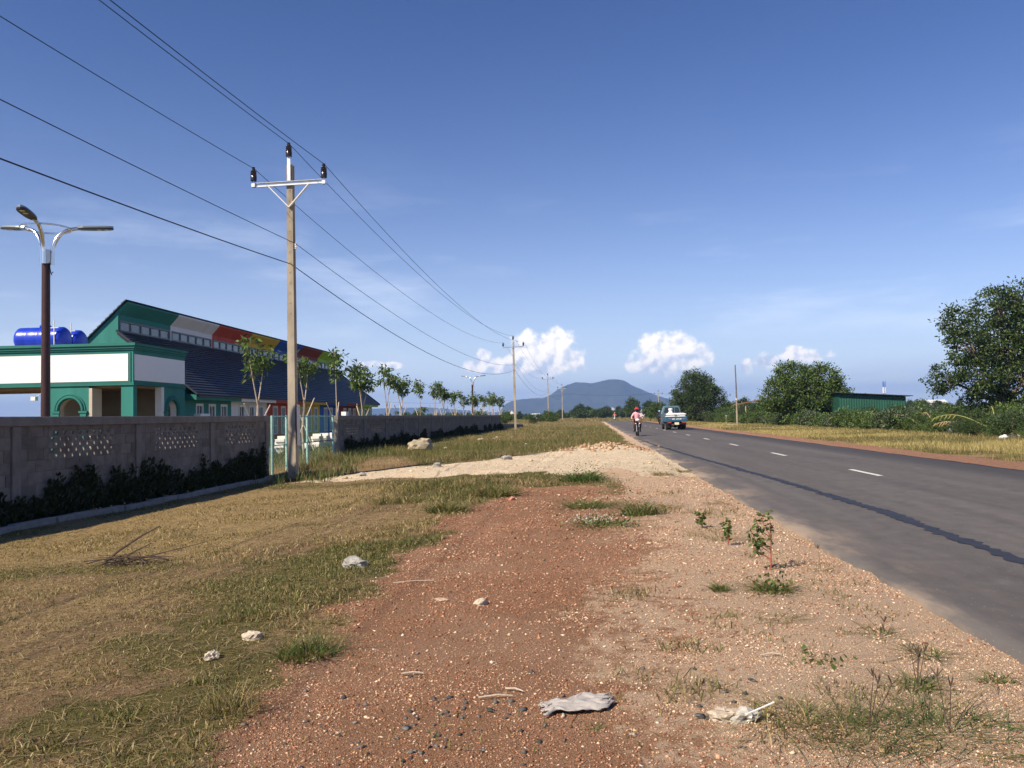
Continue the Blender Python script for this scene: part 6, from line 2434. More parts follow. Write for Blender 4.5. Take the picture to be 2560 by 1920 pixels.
# green field past the sand
xs, ys, sz = [], [], []
for (x0, x1, y0, y1, d, s) in ((-9.3, 1.7, 25, 36, 260, 1.0), (-9.3, 1.7, 36, 55, 120, 1.4), (-9.3, 1.8, 55, 90, 45, 2.1), (-14, 2.0, 90, 150, 16, 3.2)):
    x, y = scatter(x0, x1, y0, y1, d)
    xs.append(x), ys.append(y), sz.append(np.full(len(x), s))
x, y, s = np.concatenate(xs), np.concatenate(ys), np.concatenate(sz)
mk_ = masks(x, y)
c1 = fbm(x, y, 1.1, 81)
c3 = fbm(x, y, 5.0, 83)
keep = rng.random(len(x)) < np.clip(1 - mk_['sand'] - mk_['pink'], 0, 1) * np.clip((c1 - 0.28) * 3.5, 0.05, 1)
x, y, s, c1, c3 = x[keep], y[keep], s[keep], c1[keep], c3[keep]
n = len(x)
isg = rng.random(n) < np.clip((c3 - 0.30) * 3.2, 0.12, 0.85) * (1 - 0.75 * sstep(y, 70, 110))
col = np.where(isg[:, None], tint(rng, n, G_GREEN, 0.2), np.where((rng.random(n) < 0.5)[:, None], tint(rng, n, G_OLIVE, 0.2), tint(rng, n, G_STRAW, 0.2)))
blades('grass', x, y, rng.uniform(0.06, 0.17, n) * (1 + 0.8 * (c1 > 0.55)), rng.uniform(0.006, 0.011, n) * s, rng.uniform(0.1, 1.0, n), col,
       'green grass field along the foot of the long wall', rng)

# weeds in the shade at the wall foot and round the gate
x, y = scatter(-9.4, -7.6, 24.5, 34, 170)
x2, y2 = scatter(-16, -9.7, 24, 46, 60)
x3, y3 = scatter(-8.8, -7.0, 20.5, 24.5, 160)
x, y = np.concatenate([x, x2, x3]), np.concatenate([y, y2, y3])
keep = rng.random(len(x)) < np.clip((fbm(x, y, 0.8, 91) - 0.32) * 4, 0.02, 1)
x, y = x[keep], y[keep]
n = len(x)
blades('weeds', x, y, rng.uniform(0.10, 0.42, n), rng.uniform(0.010, 0.022, n), rng.uniform(0.1, 0.8, n), tint(rng, n, G_GREEN + G_OLIVE + GREEN_LIGHT, 0.2),
       'tangled green weeds round the gate and the foot of the tall pole', rng)

# tall dry grass beyond the road
xs, ys, sz = [], [], []
for (x0, x1, y0, y1, d, s) in ((10.6, 22.0, 14, 40, 260, 1.0), (10.6, 21.5, 40, 70, 170, 1.4), (10.6, 20.5, 70, 110, 80, 2.1), (10.6, 19, 110, 150, 34, 3.0)):
    x, y = scatter(x0, x1, y0, y1, d)
    xs.append(x), ys.append(y), sz.append(np.full(len(x), s))
x, y, s = np.concatenate(xs), np.concatenate(ys), np.concatenate(sz)
mk_ = masks(x, y)
c1 = fbm(x, y, 1.4, 85)
keep = rng.random(len(x)) < np.clip(1 - mk_['pinkb'], 0, 1) * np.clip((c1 - 0.30) * 4, 0.08, 1)
x, y, s, c1 = x[keep], y[keep], s[keep], c1[keep]
n = len(x)
g_ = np.clip(sstep(x, 15.0, 20.5) * 0.7 + 0.05 + 0.9 * sstep(fbm(x, y, 4.0, 87), 0.42, 0.62), 0, 0.9)
isg = rng.random(n) < g_
col = np.where(isg[:, None], tint(rng, n, G_OLIVE + G_GREEN, 0.2), tint(rng, n, [(0.48, 0.38, 0.16), (0.54, 0.44, 0.21), (0.42, 0.33, 0.12), (0.36, 0.31, 0.11)], 0.18))
blades('tall_grass', x, y, rng.uniform(0.10, 0.28, n) * (0.5 + 0.8 * c1), rng.uniform(0.008, 0.014, n) * s, rng.uniform(0.1, 0.7, n), col,
       'tall straw coloured grass along the verge beyond the road', rng)
# rough grass round the bend and at the foot of the far trees
x, y = scatter(-45, 30, 150, 262, 5)
lt = np.abs(road_lat(x, y))
keep = lt > 4.6
x, y = x[keep], y[keep]
n = len(x)
blades('tall_grass', x, y, rng.uniform(0.25, 0.6, n), rng.uniform(0.05, 0.10, n), rng.uniform(0.1, 0.6, n), tint(rng, n, G_OLIVE + G_STRAW + G_GREEN, 0.18),
       'rough dry grass round the bend of the road', rng)


# ------------------------------------------------------------------ gravel
OCT_V = np.array([(1, 0, 0), (-1, 0, 0), (0, 1, 0), (0, -1, 0), (0, 0, 1), (0, 0, -1)], float)
OCT_F = np.array([(0, 2, 4), (2, 1, 4), (1, 3, 4), (3, 0, 4), (2, 0, 5), (1, 2, 5), (3, 1, 5), (0, 3, 5)])
mPebble = leaf_mat('pebble', 0.0, 0.85, spec=0.25)


def pebbles(name, x, y, r, col, label):
    n = len(x)
    z = ground_z(x, y)
    a = rng.uniform(0, 2 * np.pi, n)
    sc = np.stack([r * rng.uniform(0.75, 1.4, n), r * rng.uniform(0.7, 1.1, n), r * rng.uniform(0.35, 0.7, n)], 1)
    v = OCT_V[None] * sc[:, None, :] * (1 + rng.normal(size=(n, 6, 1)) * 0.22)
    v = v + rng.normal(size=(n, 6, 3)) * (r * 0.16)[:, None, None]
    ca, sa = np.cos(a)[:, None], np.sin(a)[:, None]
    vx, vy = v[:, :, 0] * ca - v[:, :, 1] * sa, v[:, :, 0] * sa + v[:, :, 1] * ca
    V = np.stack([vx + x[:, None], vy + y[:, None], v[:, :, 2] + (z + r * 0.25)[:, None]], 2).reshape(-1, 3)
    F = (np.arange(n)[:, None, None] * 6 + OCT_F[None]).reshape(-1, 3)
    o = new_object(name, np_mesh(name, V, F, mPebble, np.repeat(col, 6, 0)))
    return tag(o, label, 'gravel', kind='stuff')


xs, ys, dd = [], [], []
for (x0, x1, y0, y1, d, s) in ((-2.3, 2.25, 2.5, 5, 6500, 0.0042), (-2.4, 2.25, 5, 8, 3000, 0.0056), (-2.5, 2.25, 8, 12, 1300, 0.0078), (-2.2, 2.25, 12, 18, 420, 0.011)):
    x, y = scatter(x0, x1, y0, y1, d)
    xs.append(x), ys.append(y), dd.append(np.full(len(x), s))
x, y, s = np.concatenate(xs), np.concatenate(ys), np.concatenate(dd)
mk_ = masks(x, y)
cov = np.clip(mk_['red'] + mk_['pink'] * 0.9, 0, 1)
keep = rng.random(len(x)) < cov * np.clip(0.45 + 0.7 * sstep(fbm(x, y, 0.7, 88), 0.36, 0.62), 0, 1)
x, y, s = x[keep], y[keep], s[keep]
mk_ = {k: v[keep] for k, v in mk_.items()}
n = len(x)
isr = rng.random(n) < 0.34 + 0.62 * mk_['red'] - 0.22 * (fbm(x, y, 1.5, 89) > 0.55)
col = np.where(isr[:, None], tint(rng, n, [(0.32, 0.14, 0.075), (0.40, 0.20, 0.115), (0.24, 0.10, 0.055), (0.48, 0.27, 0.165)], 0.2),
               tint(rng, n, [(0.56, 0.37, 0.24), (0.62, 0.44, 0.30), (0.48, 0.30, 0.19), (0.66, 0.50, 0.36)], 0.18))
pebbles('gravel', x, y, s * np.clip(rng.lognormal(-0.15, 0.42, n), 0.35, 3.0), col, 'red and pink laterite gravel in front of the camera')
n = 300
x, y = rng.uniform(-2.0, 2.0, n), 2.6 + 11 * rng.random(n) ** 1.4
keep = (masks(x, y)['red'] > 0.5) | (rng.random(n) < 0.25)
x, y = x[keep], y[keep]
n = len(x)
pebbles('pale_chips', x, y, rng.uniform(0.006, 0.016, n), tint(rng, n, [(0.60, 0.48, 0.36), (0.66, 0.56, 0.45), (0.55, 0.38, 0.22)], 0.12), 'scattered pale stone chips on the red gravel')
n = 110
x = np.concatenate([rng.normal(-0.85, 0.34, n), rng.normal(0.62, 0.18, 16), rng.uniform(-1.5, 1.2, 22)])
y = np.concatenate([rng.normal(3.72, 0.30, n), rng.normal(4.15, 0.2, 16), rng.uniform(3.2, 8.5, 22)])
k = y > 2.8
x, y = x[k], y[k]
n = len(x)
pebbles('dark_chips', x, y, rng.uniform(0.007, 0.020, n), tint(rng, n, [(0.060, 0.058, 0.06), (0.09, 0.088, 0.088), (0.15, 0.14, 0.13)], 0.2), 'dark blue grey stone chips strewn near the rag')
# clods on the sand track
x, y = scatter(-8.5, 2.6, 17, 34, 9)
k = masks(x, y)['sand'] > 0.5
x, y = x[k], y[k]
n = len(x)
pebbles('sand_clods', x, y, rng.uniform(0.010, 0.032, n) * np.where(rng.random(n) < 0.06, 2.2, 1), tint(rng, n, [(0.60, 0.44, 0.27), (0.68, 0.53, 0.35), (0.50, 0.36, 0.22)], 0.12), 'clods and crumbs of pale earth on the sand track')
n = 420
x, y = rng.normal(0.3, 0.9, n), rng.normal(32.0, 1.3, n)
pebbles('earth_clods', x, y, rng.uniform(0.03, 0.10, n), tint(rng, n, [(0.42, 0.27, 0.16), (0.52, 0.36, 0.22), (0.34, 0.20, 0.12)], 0.15), 'heap of brown earth clods at the end of the sand track')


# ------------------------------------------------------------------ stones
def rock(name, label, cat, x, y, size, mat, seed, squash=0.6, group=None, sub=3, sink=0.25, rough=0.35):
    bm = bmesh.new()
    bmesh.ops.create_icosphere(bm, subdivisions=sub, radius=1.0)
    off = Vector((seed * 3.1, seed * 1.7, seed * 0.9))
    for v in bm.verts:
        d = v.co.normalized()
        k = 1 + rough * mnoise.fractal(d * 1.3 + off, 0.8, 2.1, 4) + 0.16 * mnoise.cell(d * 1.6 + off)
        v.co = d * k
    me = bpy.data.meshes.new(name)
    bm.to_mesh(me)
    bm.free()
    for v in me.vertices:
        v.co = (v.co.x * size[0] / 2, v.co.y * size[1] / 2, max(v.co.z, -0.7) * size[2] / 2 + size[2] * (0.5 - sink))
    me.materials.append(mat)
    o = new_object(name, me, None, (x, y, gz(x, y)), seed * 1.1)
    return tag(o, label, cat, group)


mPaleStone = M('pale_stone', (0.50, 0.42, 0.32), 0.9, 0.15, 14.0, 0.4, 60)
mGreyStone = M('grey_stone', (0.22, 0.205, 0.185), 0.9, 0.25, 12.0, 0.4, 60, col2=(0.45, 0.43, 0.39))
mBoulder = M('boulder_stone', (0.36, 0.30, 0.21), 0.95, 0.25, 3.0, 0.6, 18)
rock('boulder', 'rough brown boulder lying in the grass before the long wall', 'boulder', -6.9, 32.6, (0.85, 0.7, 0.62), mBoulder, 3, rough=0.5, sink=0.18)
rock('stone', 'white stone lying alone in the middle of the red gravel', 'stone', -0.85, 6.1, (0.14, 0.085, 0.06), mPaleStone, 4)
rock('stone', 'faint pale flat stone on the red gravel left of the white one', 'stone', -1.18, 6.25, (0.13, 0.08, 0.03), M('dusty_stone', (0.50, 0.36, 0.25), 0.9, 0.15, 20, 0.3), 5)
rock('stone', 'pale angular stone in the grass, the farther of two', 'stone', -2.22, 5.22, (0.12, 0.085, 0.075), mPaleStone, 6)
rock('stone', 'small white lumpy stone in the grass, the nearer of two', 'stone', -2.30, 4.82, (0.085, 0.075, 0.07), mPaleStone, 7, rough=0.5)
# broken concrete chunk: pale crust over a dark hollow
cch = rock('concrete_chunk', 'broken grey concrete lump at the edge of the grass', 'concrete lump', -2.36, 7.98, (0.30, 0.20, 0.13), mGreyStone, 8, rough=0.3)
r_ = random.Random(12)
STONES = [(-6.5, 47.5, 0.35, 'pale flat stone at the left of the far field litter'), (-5.7, 47.9, 0.38, 'pale flat stone at the right of the far field litter'),
          (-7.3, 36.2, 0.28, 'small pale rubble lump just right of the boulder'), (-6.3, 35.2, 0.2, 'tiny pale rubble lump below the boulder field'), (-3.2, 39.5, 0.18, 'tiny pale stone in the green field'),
          (-5.9, 50.8, 0.3, 'small pale stone beyond the two flat ones'), (-2.6, 55, 0.25, 'tiny pale stone far out in the green field')]
for i, (x, y, s, lab) in enumerate(STONES):
    rock('stone', lab, 'stone', x, y, (s, s * 0.7, s * 0.4), mPaleStone, 20 + i, sub=2)
mBrickChip = M('brick_chip', (0.42, 0.19, 0.12), 0.9, 0.15, 12, 0.3)
rock('brick_chip', 'pinkish brick fragment in the grass left of the gravel top', 'brick', -2.1, 15.6, (0.16, 0.10, 0.09), mBrickChip, 31, sub=2)
rock('brick_chip', 'pinkish brick fragment nearer the sand track', 'brick', -1.35, 13.6, (0.15, 0.10, 0.09), mBrickChip, 32, sub=2)
for i, (x, y, s, lab) in enumerate(((-6.3, 22.2, 0.22, 'grey lump on the left part of the sand track'), (-4.6, 24.2, 0.34, 'grey lump in the middle of the sand track'), (-2.7, 25.6, 0.36, 'grey lump on the right part of the sand track'))):
    rock('stone', lab, 'stone', x, y, (s, s * 0.8, s * 0.55), mGreyStone, 41 + i, sub=2)


# ------------------------------------------------------------------ litter
def rag():
    m = MB()
    nu, nv = 44, 26
    vs, fs = [], []
    for i in range(nu + 1):
        for j in range(nv + 1):
            u, v = i / nu * 2 - 1, j / nv * 2 - 1
            wv = 0.10 * (0.55 + 0.45 * (1 - (u + 0.35) ** 2 * 0.5)) * (1 + 0.25 * math.sin(3 * u))
            x_ = u * 0.175 + 0.012 * math.sin(9 * v)
            y_ = v * wv + 0.03 * u + 0.012 * math.sin(7 * u) + 0.02 * mnoise.noise(Vector((u * 4, v, 2)))
            f = mnoise.fractal(Vector((u * 2.6, v * 1.6 + u * 0.9, 5.0)), 1.0, 2.0, 3)
            rg = mnoise.ridged_multi_fractal(Vector((u * 1.5 + v * 0.9, v * 1.1, 1.0)), 1.1, 2.0, 2, 1.0, 2.0)
            z_ = 0.012 + 0.009 * f + 0.017 * max(0, rg - 0.75) - 0.012 * max(abs(u), abs(v)) ** 4
            vs.append((x_, y_, max(0.002, z_)))
    for i in range(nu):
        for j in range(nv):
            a = i * (nv + 1) + j
            if (i < 2 or i > nu - 3) and random.Random(i * 50 + j).random() < 0.35:
                continue
            fs.append((a, a + nv + 1, a + nv + 2, a + 1))
    m.add(vs, fs)
    x, y = -0.10, 3.92
    o = m.build('rag', M('grey_cloth', (0.42, 0.385, 0.36), 0.9, 0.12, 14.0, 0.3, 200), None, (x, y, gz(x, y) + 0.012), rad(14), smooth=True)
    so = o.modifiers.new('thick', 'SOLIDIFY')
    so.thickness = 0.004
    return tag(o, 'crumpled grey rag lying on the gravel in the foreground', 'rag')


rag()
mFilm = M('clear_plastic', (0.48, 0.45, 0.39), 0.25, 0.08, 20.0, 0.2, 40, spec=0.5)
for (x, y, lab, s) in ((0.555, 3.76, 'crumpled plastic bag scrap, the left of two by the grass clump', 6), (0.635, 3.75, 'pale crumpled plastic bag, the right of two by the grass clump', 9)):
    rock('plastic_bag', lab, 'plastic bag', x, y, (0.12, 0.10, 0.07), mFilm if s == 9 else M('dusty_plastic', (0.46, 0.38, 0.29), 0.4, 0.1, 20, 0.2), s, rough=0.55)
o = MB().ring_tube([(-0.05, -0.02, 0), (0.07, 0.035, 0.03)], 0.004, 6).build('drinking_straw', mWhitePaint, None, (0.69, 3.73, gz(0.69, 3.73) + 0.045))
tag(o, 'white drinking straw beside the plastic bags', 'straw')
for i, (x, y, a, L, lab) in enumerate(((-0.50, 4.05, 12, 0.17, 'pale dry stick on the gravel left of the rag'), (-0.42, 4.16, -22, 0.10, 'short dry stick above the longer pale one'), (-1.0, 4.45, 5, 0.12, 'thin dry stalk on the gravel'),
                                    (-1.55, 7.0, 18, 0.35, 'long dry stalk at the grass edge right of the concrete lump'), (0.95, 4.75, 10, 0.12, 'pale dry stalk in the flat weed'))):
    d = Vector((math.cos(rad(a)), math.sin(rad(a)), 0)) * L / 2
    o = MB().ring_tube([-d, d * 0.1 + Vector((0, 0.006, 0.006)), d], [0.004, 0.0045, 0.003], 6).build('dry_stick', mStake, None, (x, y, gz(x, y) + 0.014))
    tag(o, lab, 'stick')

# heap of dead branches
tw = thing('dead_branches', 'heap of dark dead twigs with one long branch sticking up', 'branches', (-5.1, 8.75, gz(-5.1, 8.75)))
mTwig = M('dead_wood', (0.085, 0.06, 0.045), 0.95, 0.3, 20.0, 0.3)
MB().ring_tube([(-0.35, 0, 0.0), (-0.15, 0.0, 0.16), (0.12, 0.02, 0.33), (0.33, 0.0, 0.43)], [0.014, 0.013, 0.011, 0.006], 6).build('branch', mTwig, tw, smooth=True)
MB().ring_tube([(-0.25, 0.05, 0.0), (0.0, 0.03, 0.14), (0.22, 0.02, 0.24)], [0.012, 0.010, 0.005], 6).build('branch', mTwig, tw, smooth=True)
MB().ring_tube([(0.0, -0.05, 0.05), (0.2, 0.05, 0.1), (0.75, 0.2, 0.22)], [0.010, 0.007, 0.003], 6).build('branch', mTwig, tw, smooth=True)
r_ = random.Random(4)
for k in range(30):
    a = r_.uniform(0, 6.28)
    c = Vector((r_.uniform(-0.3, 0.3), r_.uniform(-0.12, 0.12), r_.uniform(0.01, 0.08)))
    d = Vector((math.cos(a) * 0.22, math.sin(a) * 0.12, r_.uniform(-0.02, 0.05)))
    MB().ring_tube([c - d, c + Vector((0, 0, 0.02)), c + d], [0.007, 0.006, 0.003], 5).build('twig', mTwig, tw)


# ------------------------------------------------------------------ single weeds and tufts
def tuft(label, x, y, r, h, n, cols, seed, lean=0.7, w=0.006, cat='grass tuft', heads=0, leaves=0, spread=0.5):
    rg = np.random.default_rng(seed)
    z0 = gz(x, y)
    a = rg.uniform(0, 2 * np.pi, n)
    rr = r * spread * rg.random(n) ** 0.6
    bx, by = rr * np.cos(a), rr * np.sin(a)
    hh = h * rg.uniform(0.2, 1.0, n) ** 1.2 * (1 - 0.45 * rr / r)
    out_ = np.stack([np.cos(a), np.sin(a)], 1) * 0.6 + rg.normal(size=(n, 2)) * 0.8
    reach = (r * rg.uniform(0.3, 1.0, n) * lean)[:, None]
    seg = 4
    V, F, C = [], [], []
    col = tint(rg, n, cols, 0.2)
    sa = rg.uniform(0, 2 * np.pi, n)
    side = np.stack([np.cos(sa), np.sin(sa), np.zeros(n)], 1)
    for k in range(seg + 1):
        f = k / seg
        p = np.stack([bx, by, hh * (f - 0.35 * f * f * np.clip(lean, 0, 1.6)) - 0.01], 1)
        p[:, :2] += out_ * reach * f ** 1.7
        wk = w * (1 - 0.85 * f) * rg.uniform(0.8, 1.2, n)
        V.append(np.stack([p - side * wk[:, None], p + side * wk[:, None]], 1))
    V = np.stack(V, 1).reshape(-1, 3)
    for k in range(seg):
        b = np.arange(n)[:, None] * (2 * (seg + 1)) + 2 * k
        F.append(b + np.array([[0, 1, 3, 2]]))
    t = thing('grass_tuft', label, cat, (x, y, z0), 0.0, 'tufts on the gravel verge')
    C = np.repeat(col, 2 * (seg + 1), 0)
    new_object('blades', np_mesh('blades', V, np.concatenate(F), BLADE, C), t)
    if leaves:
        c = np.stack([rg.normal(size=leaves) * r * 0.4, rg.normal(size=leaves) * r * 0.4, np.abs(rg.normal(size=leaves)) * h * 0.45], 1)
        Vl, Fl, Cl = leaf_arrays(c, rg.normal(size=(leaves, 3)) + np.array([0, 0, 0.4]), rg.uniform(0.02, 0.05, leaves), rg.uniform(0.008, 0.018, leaves), tint(rg, leaves, GREEN_LIGHT + G_GREEN), rg)
        new_object('leaves', np_mesh('leaves', Vl, Fl, LEAF, Cl), t)
    for k in range(heads):
        d = Vector((rg.normal() * 0.2, rg.normal() * 0.2, 1.0)).normalized()
        top = d * h * rg.uniform(1.1, 1.5)
        m = MB().ring_tube([(0, 0, 0), top * 0.6, top], [0.0022, 0.002, 0.0015], 5)
        st = m.build('seed_stalk', mTwig, t)
        m = MB()
        for q in range(4):
            e = top + Vector((rg.normal() * 0.014, rg.normal() * 0.014, 0.035))
            m.ring_tube([top, e], [0.003, 0.002], 4)
        m.build('seed_head', mTwig, st)
    return t


MIX = G_GREEN + GREEN_LIGHT[:2]
DRY = G_OLIVE + G_STRAW[:2] + G_GREEN[:2]
tuft('dense green tuft at the top of the red gravel, the farther of two', -0.2, 17.3, 0.75, 0.36, 520, GREEN_MID, 1, 0.8, 0.009, leaves=260)
tuft('dense green tuft in the upper red gravel, the nearer of two', -0.1, 12.4, 0.62, 0.24, 420, MIX, 2, 0.9, 0.007, leaves=60)
tuft('low green weed with small white flowers on the red gravel', 0.12, 10.35, 0.55, 0.10, 260, MIX, 3, 1.0, 0.006, leaves=320)
tuft('upright green tuft right of the white flowered weed', 0.60, 11.3, 0.50, 0.36, 300, MIX, 4, 0.7, 0.007, leaves=60)
fl_ = bpy.data.objects['grass_tuft.002'] if 'grass_tuft.002' in bpy.data.objects else None
if fl_:
    rg = np.random.default_rng(5)
    n = 140
    c = np.stack([rg.normal(size=n) * 0.2 - 0.12, rg.normal(size=n) * 0.13, np.abs(rg.normal(size=n)) * 0.05 + 0.05], 1)
    Vl, Fl, Cl = leaf_arrays(c, rg.normal(size=(n, 3)) + np.array([0, 0, 1.0]), np.full(n, 0.018), np.full(n, 0.009), np.full((n, 3), 0.7), rg)
    fo_ = new_object('flowers', np_mesh('flowers', Vl, Fl, LEAF, Cl), fl_)
    fo_['kind'] = 'stuff'
tuft('round green tuft on the pink gravel beside the red stemmed weed', 0.92, 6.45, 0.13, 0.12, 170, MIX, 6, 0.9, 0.004)
tuft('small green tuft near the road edge, farthest of the verge', 1.80, 12.4, 0.28, 0.10, 120, DRY, 7, 1.0, 0.005)
tuft('star shaped flat weed with a dark seed head near the road', 1.68, 5.2, 0.20, 0.07, 110, MIX, 8, 1.4, 0.004, heads=1)
tuft('green tuft below the star shaped weed', 1.80, 4.8, 0.18, 0.09, 150, MIX, 9, 1.1, 0.004)
tuft('flat dry weed spread on the pink gravel', 1.16, 4.66, 0.22, 0.05, 120, DRY, 10, 1.5, 0.004, leaves=30)
tuft('weed with several dark seed stalks above the big grass clump', 1.54, 4.25, 0.17, 0.13, 150, MIX, 11, 1.0, 0.004, heads=5)
tuft('small green tuft at the right edge near the road', 1.95, 4.35, 0.14, 0.09, 120, MIX, 12, 1.0, 0.004)
tuft('green tuft round the foot of the red stemmed weed', 1.32, 6.45, 0.26, 0.16, 260, MIX, 13, 0.9, 0.005, leaves=80)
tuft('dry sparse tuft beside the small red stemmed weed', 1.33, 9.1, 0.30, 0.12, 110, DRY, 14, 1.1, 0.005)
tuft('dry sparse tuft left of the small red stemmed weed', 1.05, 12.1, 0.35, 0.14, 120, DRY, 15, 1.0, 0.006)
tuft('dry tuft at the road edge where the sand begins', 2.0, 19.3, 0.45, 0.18, 160, DRY, 16, 1.0, 0.008)
tuft('thin tuft on the verge right of the small red stemmed weed', 1.68, 8.9, 0.22, 0.10, 90, DRY, 17, 1.1, 0.004)
tuft('flat olive tuft below the red stemmed weed', 1.20, 5.55, 0.18, 0.07, 120, DRY, 18, 1.3, 0.004)
tuft('wispy dry tuft in the shadow of the red stemmed weed', 1.87, 7.2, 0.20, 0.14, 60, DRY, 19, 0.8, 0.003, heads=1)
tuft('thin green tuft in the middle verge before the sand', 1.42, 17.6, 0.40, 0.16, 150, DRY, 20, 1.0, 0.008)
tuft('small bright green tuft just below the rag', -0.02, 3.66, 0.07, 0.05, 90, MIX, 21, 0.9, 0.003)
tuft('large grass clump at the bottom right, its left part', 0.86, 3.72, 0.27, 0.19, 260, DRY + MIX, 22, 0.9, 0.0028, spread=0.9)
tuft('large grass clump at the bottom right, its middle part', 1.12, 3.66, 0.30, 0.20, 330, MIX + DRY, 23, 1.1, 0.003, heads=3, spread=0.9)
tuft('large grass clump at the bottom right, its right part', 1.44, 3.64, 0.34, 0.16, 380, GREEN_MID + MIX, 24, 1.3, 0.0032, heads=2, spread=0.9)
tuft('tall grass tuft at the left edge of the gravel in the foreground', -1.72, 4.85, 0.35, 0.24, 420, MIX, 25, 0.7, 0.0035)
tuft('yellow green wispy tuft at the lower left edge of the gravel', -1.80, 3.95, 0.30, 0.28, 240, DRY, 26, 0.6, 0.003)
tuft('tall mixed tuft where the gravel meets the lawn, middle distance', -2.2, 12.3, 0.6, 0.32, 420, MIX + DRY, 27, 0.7, 0.008, leaves=60)
tuft('bushy tuft left of the gravel top', -1.7, 14.6, 0.7, 0.34, 460, DRY + MIX, 28, 0.7, 0.009)


def weed(label, x, y, h, seed, n_br=5):
    rg = np.random.default_rng(seed)
    t = thing('weed_plant', label, 'weed', (x, y, gz(x, y)), 0.0, 'leafy weeds on the gravel verge')
    mStem = M('red_stem', (0.30, 0.09, 0.06), 0.7, 0.15, 20.0, 0.1)
    top = Vector((rg.normal() * 0.02, rg.normal() * 0.02, h))
    stems = [[Vector((0, 0, -0.02)), Vector((0.01, 0, h * 0.5)), top]]
    for k in range(n_br):
        z = h * rg.uniform(0.08, 0.7)
        a = rg.uniform(0, 6.28) if k else math.pi
        L = h * rg.uniform(0.3, 0.55)
        b = Vector((0.01, 0, z))
        stems.append([b, b + Vector((math.cos(a) * L * 0.5, math.sin(a) * L * 0.5, L * 0.3)), b + Vector((math.cos(a) * L * 0.7, math.sin(a) * L * 0.7, L * 0.85))])
    cs, ax = [], []
    for i, s in enumerate(stems):
        MB().ring_tube(s, [0.007 if i == 0 else 0.004, 0.005 if i == 0 else 0.003, 0.002], 6).build('stem', mStem, t, smooth=True)
        m = 34 if i == 0 else 22
        for q in range(m):
            f = rg.uniform(0.35, 1.0)
            p = s[0].lerp(s[1], f * 2) if f < 0.5 else s[1].lerp(s[2], f * 2 - 1)
            cs.append(p)
            ax.append(Vector((rg.normal(), rg.normal(), rg.normal() * 0.5 - 0.25)))
    n = len(cs)
    V, F, C = leaf_arrays(np.array(cs), np.array(ax), rg.uniform(0.03, 0.065, n), rg.uniform(0.008, 0.016, n), tint(rg, n, GREEN_MID + GREEN_LIGHT[:2], 0.2), rg)
    new_object('leaves', np_mesh('leaves', V, F, LEAF, C), t)
    return t


weed('tall leafy weed with a red stem on the pink gravel', 1.46, 7.2, 0.50, 1, 6)
weed('smaller leafy weed with a red stem farther up the verge', 1.33, 8.6, 0.27, 2, 3)
weed('short branching weed between the tall one and the sand', 1.25, 10.0, 0.20, 3, 3)
weed('leafy weed standing in front of the gate', -8.05, 24.9, 0.75, 4, 5)


# ------------------------------------------------------------------ cut fronds and rubbish beyond the road
mFrond = M('yellow_frond', (0.42, 0.36, 0.12), 0.7, 0.2, 5.0, 0.1, col2=(0.30, 0.33, 0.10))
mFrondDry = M('dry_frond', (0.40, 0.28, 0.16), 0.9, 0.2, 5.0, 0.1)


def frond(label, x, y, L, yaw, rise, mat, seed):
    rg = np.random.default_rng(seed)
    z = gz(x, y) + 0.35
    t = thing('cut_frond', label, 'frond', (x, y, z), rad(yaw), 'cut fronds dumped by the far hedge')
    pts = [Vector((0, 0, 0)) + Vector((L * f, 0, rise * math.sin(f * 2.3) - 0.1 * f)) for f in np.linspace(0, 1, 9)]
    MB().ring_tube(pts, [0.035, 0.034, 0.032, 0.03, 0.026, 0.022, 0.018, 0.014, 0.008], 6).build('stalk', mat, t, smooth=True)
    m = MB()
    for k in range(6):
        f = 0.55 + 0.45 * k / 6
        i = min(7, int(f * 8))
        p = pts[i].lerp(pts[i + 1], f * 8 - i)
        for s in (-1, 1):
            e = p + Vector((0.25, s * rg.uniform(0.03, 0.10), -rg.uniform(0.15, 0.35)))
            m.add([p, p + Vector((0.05, 0, 0)), e], [(0, 1, 2)])
    m.build('leaflets', mat, t, kind='stuff')
    return t


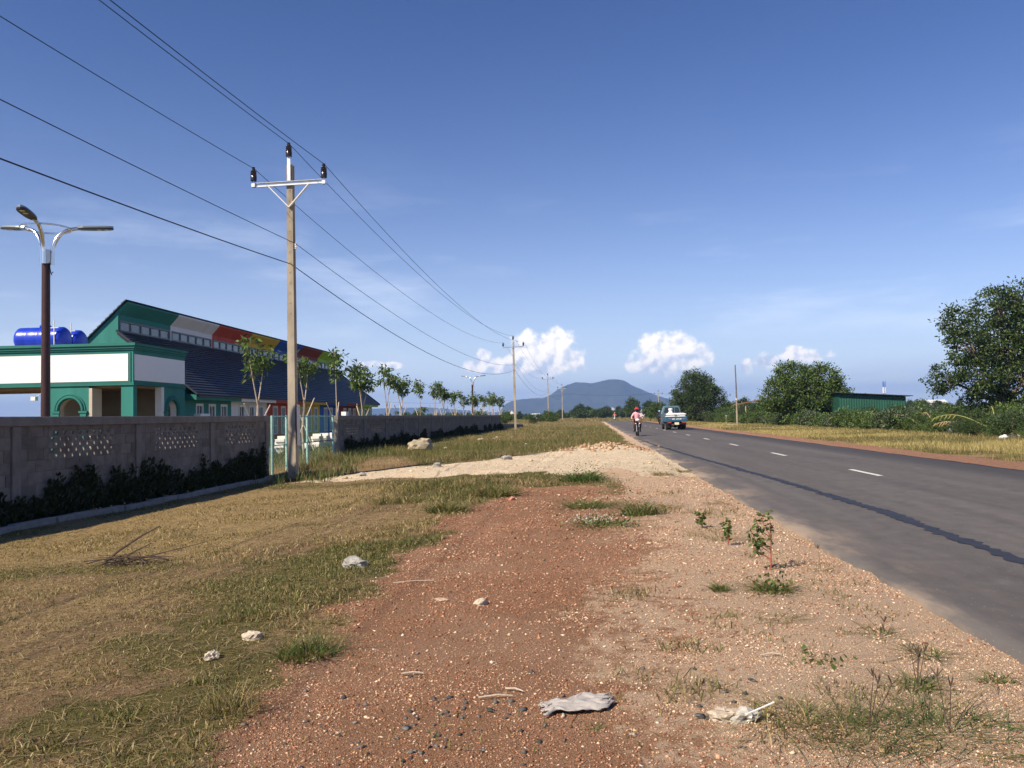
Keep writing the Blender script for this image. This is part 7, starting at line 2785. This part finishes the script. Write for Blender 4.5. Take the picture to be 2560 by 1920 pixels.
for i, (x, y, L, yaw, rise, mt, lab) in enumerate((
        (22.0, 71.0, 2.6, 185, 0.7, mFrond, 'yellow cut frond arching left before the green shed'), (22.4, 71.5, 3.2, 12, 0.9, mFrond, 'long green yellow frond arching right before the green shed'),
        (22.8, 71.2, 2.2, 60, 1.1, mFrond, 'frond sticking up before the green shed'), (23.4, 70.6, 2.0, 200, 0.5, mFrondDry, 'brown frond lying low before the green shed'),
        (21.6, 48.0, 2.8, 172, 0.8, mFrond, 'yellow frond arching left below the tallest tree'), (21.9, 48.3, 2.6, 6, 0.6, mFrond, 'yellow frond arching right below the tallest tree'),
        (22.3, 48.5, 1.8, 75, 1.2, mFrond, 'frond standing upright below the tallest tree'), (21.0, 48.2, 2.0, 150, 0.4, mFrondDry, 'dry frond at the left end below the tallest tree'),
        (22.2, 57.0, 2.4, 20, 0.7, mFrondDry, 'dry brown frond in the brushwood between shed and tallest tree'), (21.6, 57.5, 2.0, 160, 0.8, mFrondDry, 'dry brown frond leaning left in the brushwood'),
        (22.8, 58.2, 1.9, 95, 0.9, mFrondDry, 'dry brown frond leaning back in the brushwood'))):
    frond(lab, x, y, L, yaw, rise, mt, 70 + i)
for i, (x, y, s, mt, lab) in enumerate(((20.6, 50.5, 0.55, mSack, 'white rubbish lump at the foot of the far hedge'), (18.6, 39.8, 0.40, mSack, 'white rubbish lump in the grass at the right edge'),
                                     (19.2, 40.2, 0.45, M('dark_rubbish', (0.05, 0.055, 0.07), 0.5, 0.2, 8, 0.2), 'dark rubbish lump in the grass at the right edge'), (19.6, 40.6, 0.38, mPaleStone, 'pale rubbish lump farthest right in the grass'))):
    rock('rubbish', lab, 'rubbish', x, y, (s, s * 0.8, s * 0.55), mt, 90 + i, rough=0.6)
o = MB().chbox(-1.6, 1.6, -0.12, 0.12, 0, 0.10, 0.02).build('concrete_beam', mPaleStone, None, (14.6, 96, gz(14.6, 96) + 0.05), rad(8))
tag(o, 'pale concrete beam lying in the grass right of the truck', 'beam')

# ------------------------------------------------------------------ air
def haze_box():
    m = bpy.data.materials.new('haze_air')
    n, l = nodes_of(m)
    n.remove(n['Principled BSDF'])
    v = n.new('ShaderNodeVolumePrincipled')
    v.inputs['Color'].default_value = (0.34, 0.54, 1.0, 1)
    v.inputs['Density'].default_value = 0.00017
    v.inputs['Anisotropy'].default_value = 0.0
    l.new(v.outputs[0], n['Material Output'].inputs['Volume'])
    o = MB().box(-9500, 9500, -400, 9500, -5.5, 270).build('haze', m)
    return tag(o, kind='stuff')


haze = haze_box()
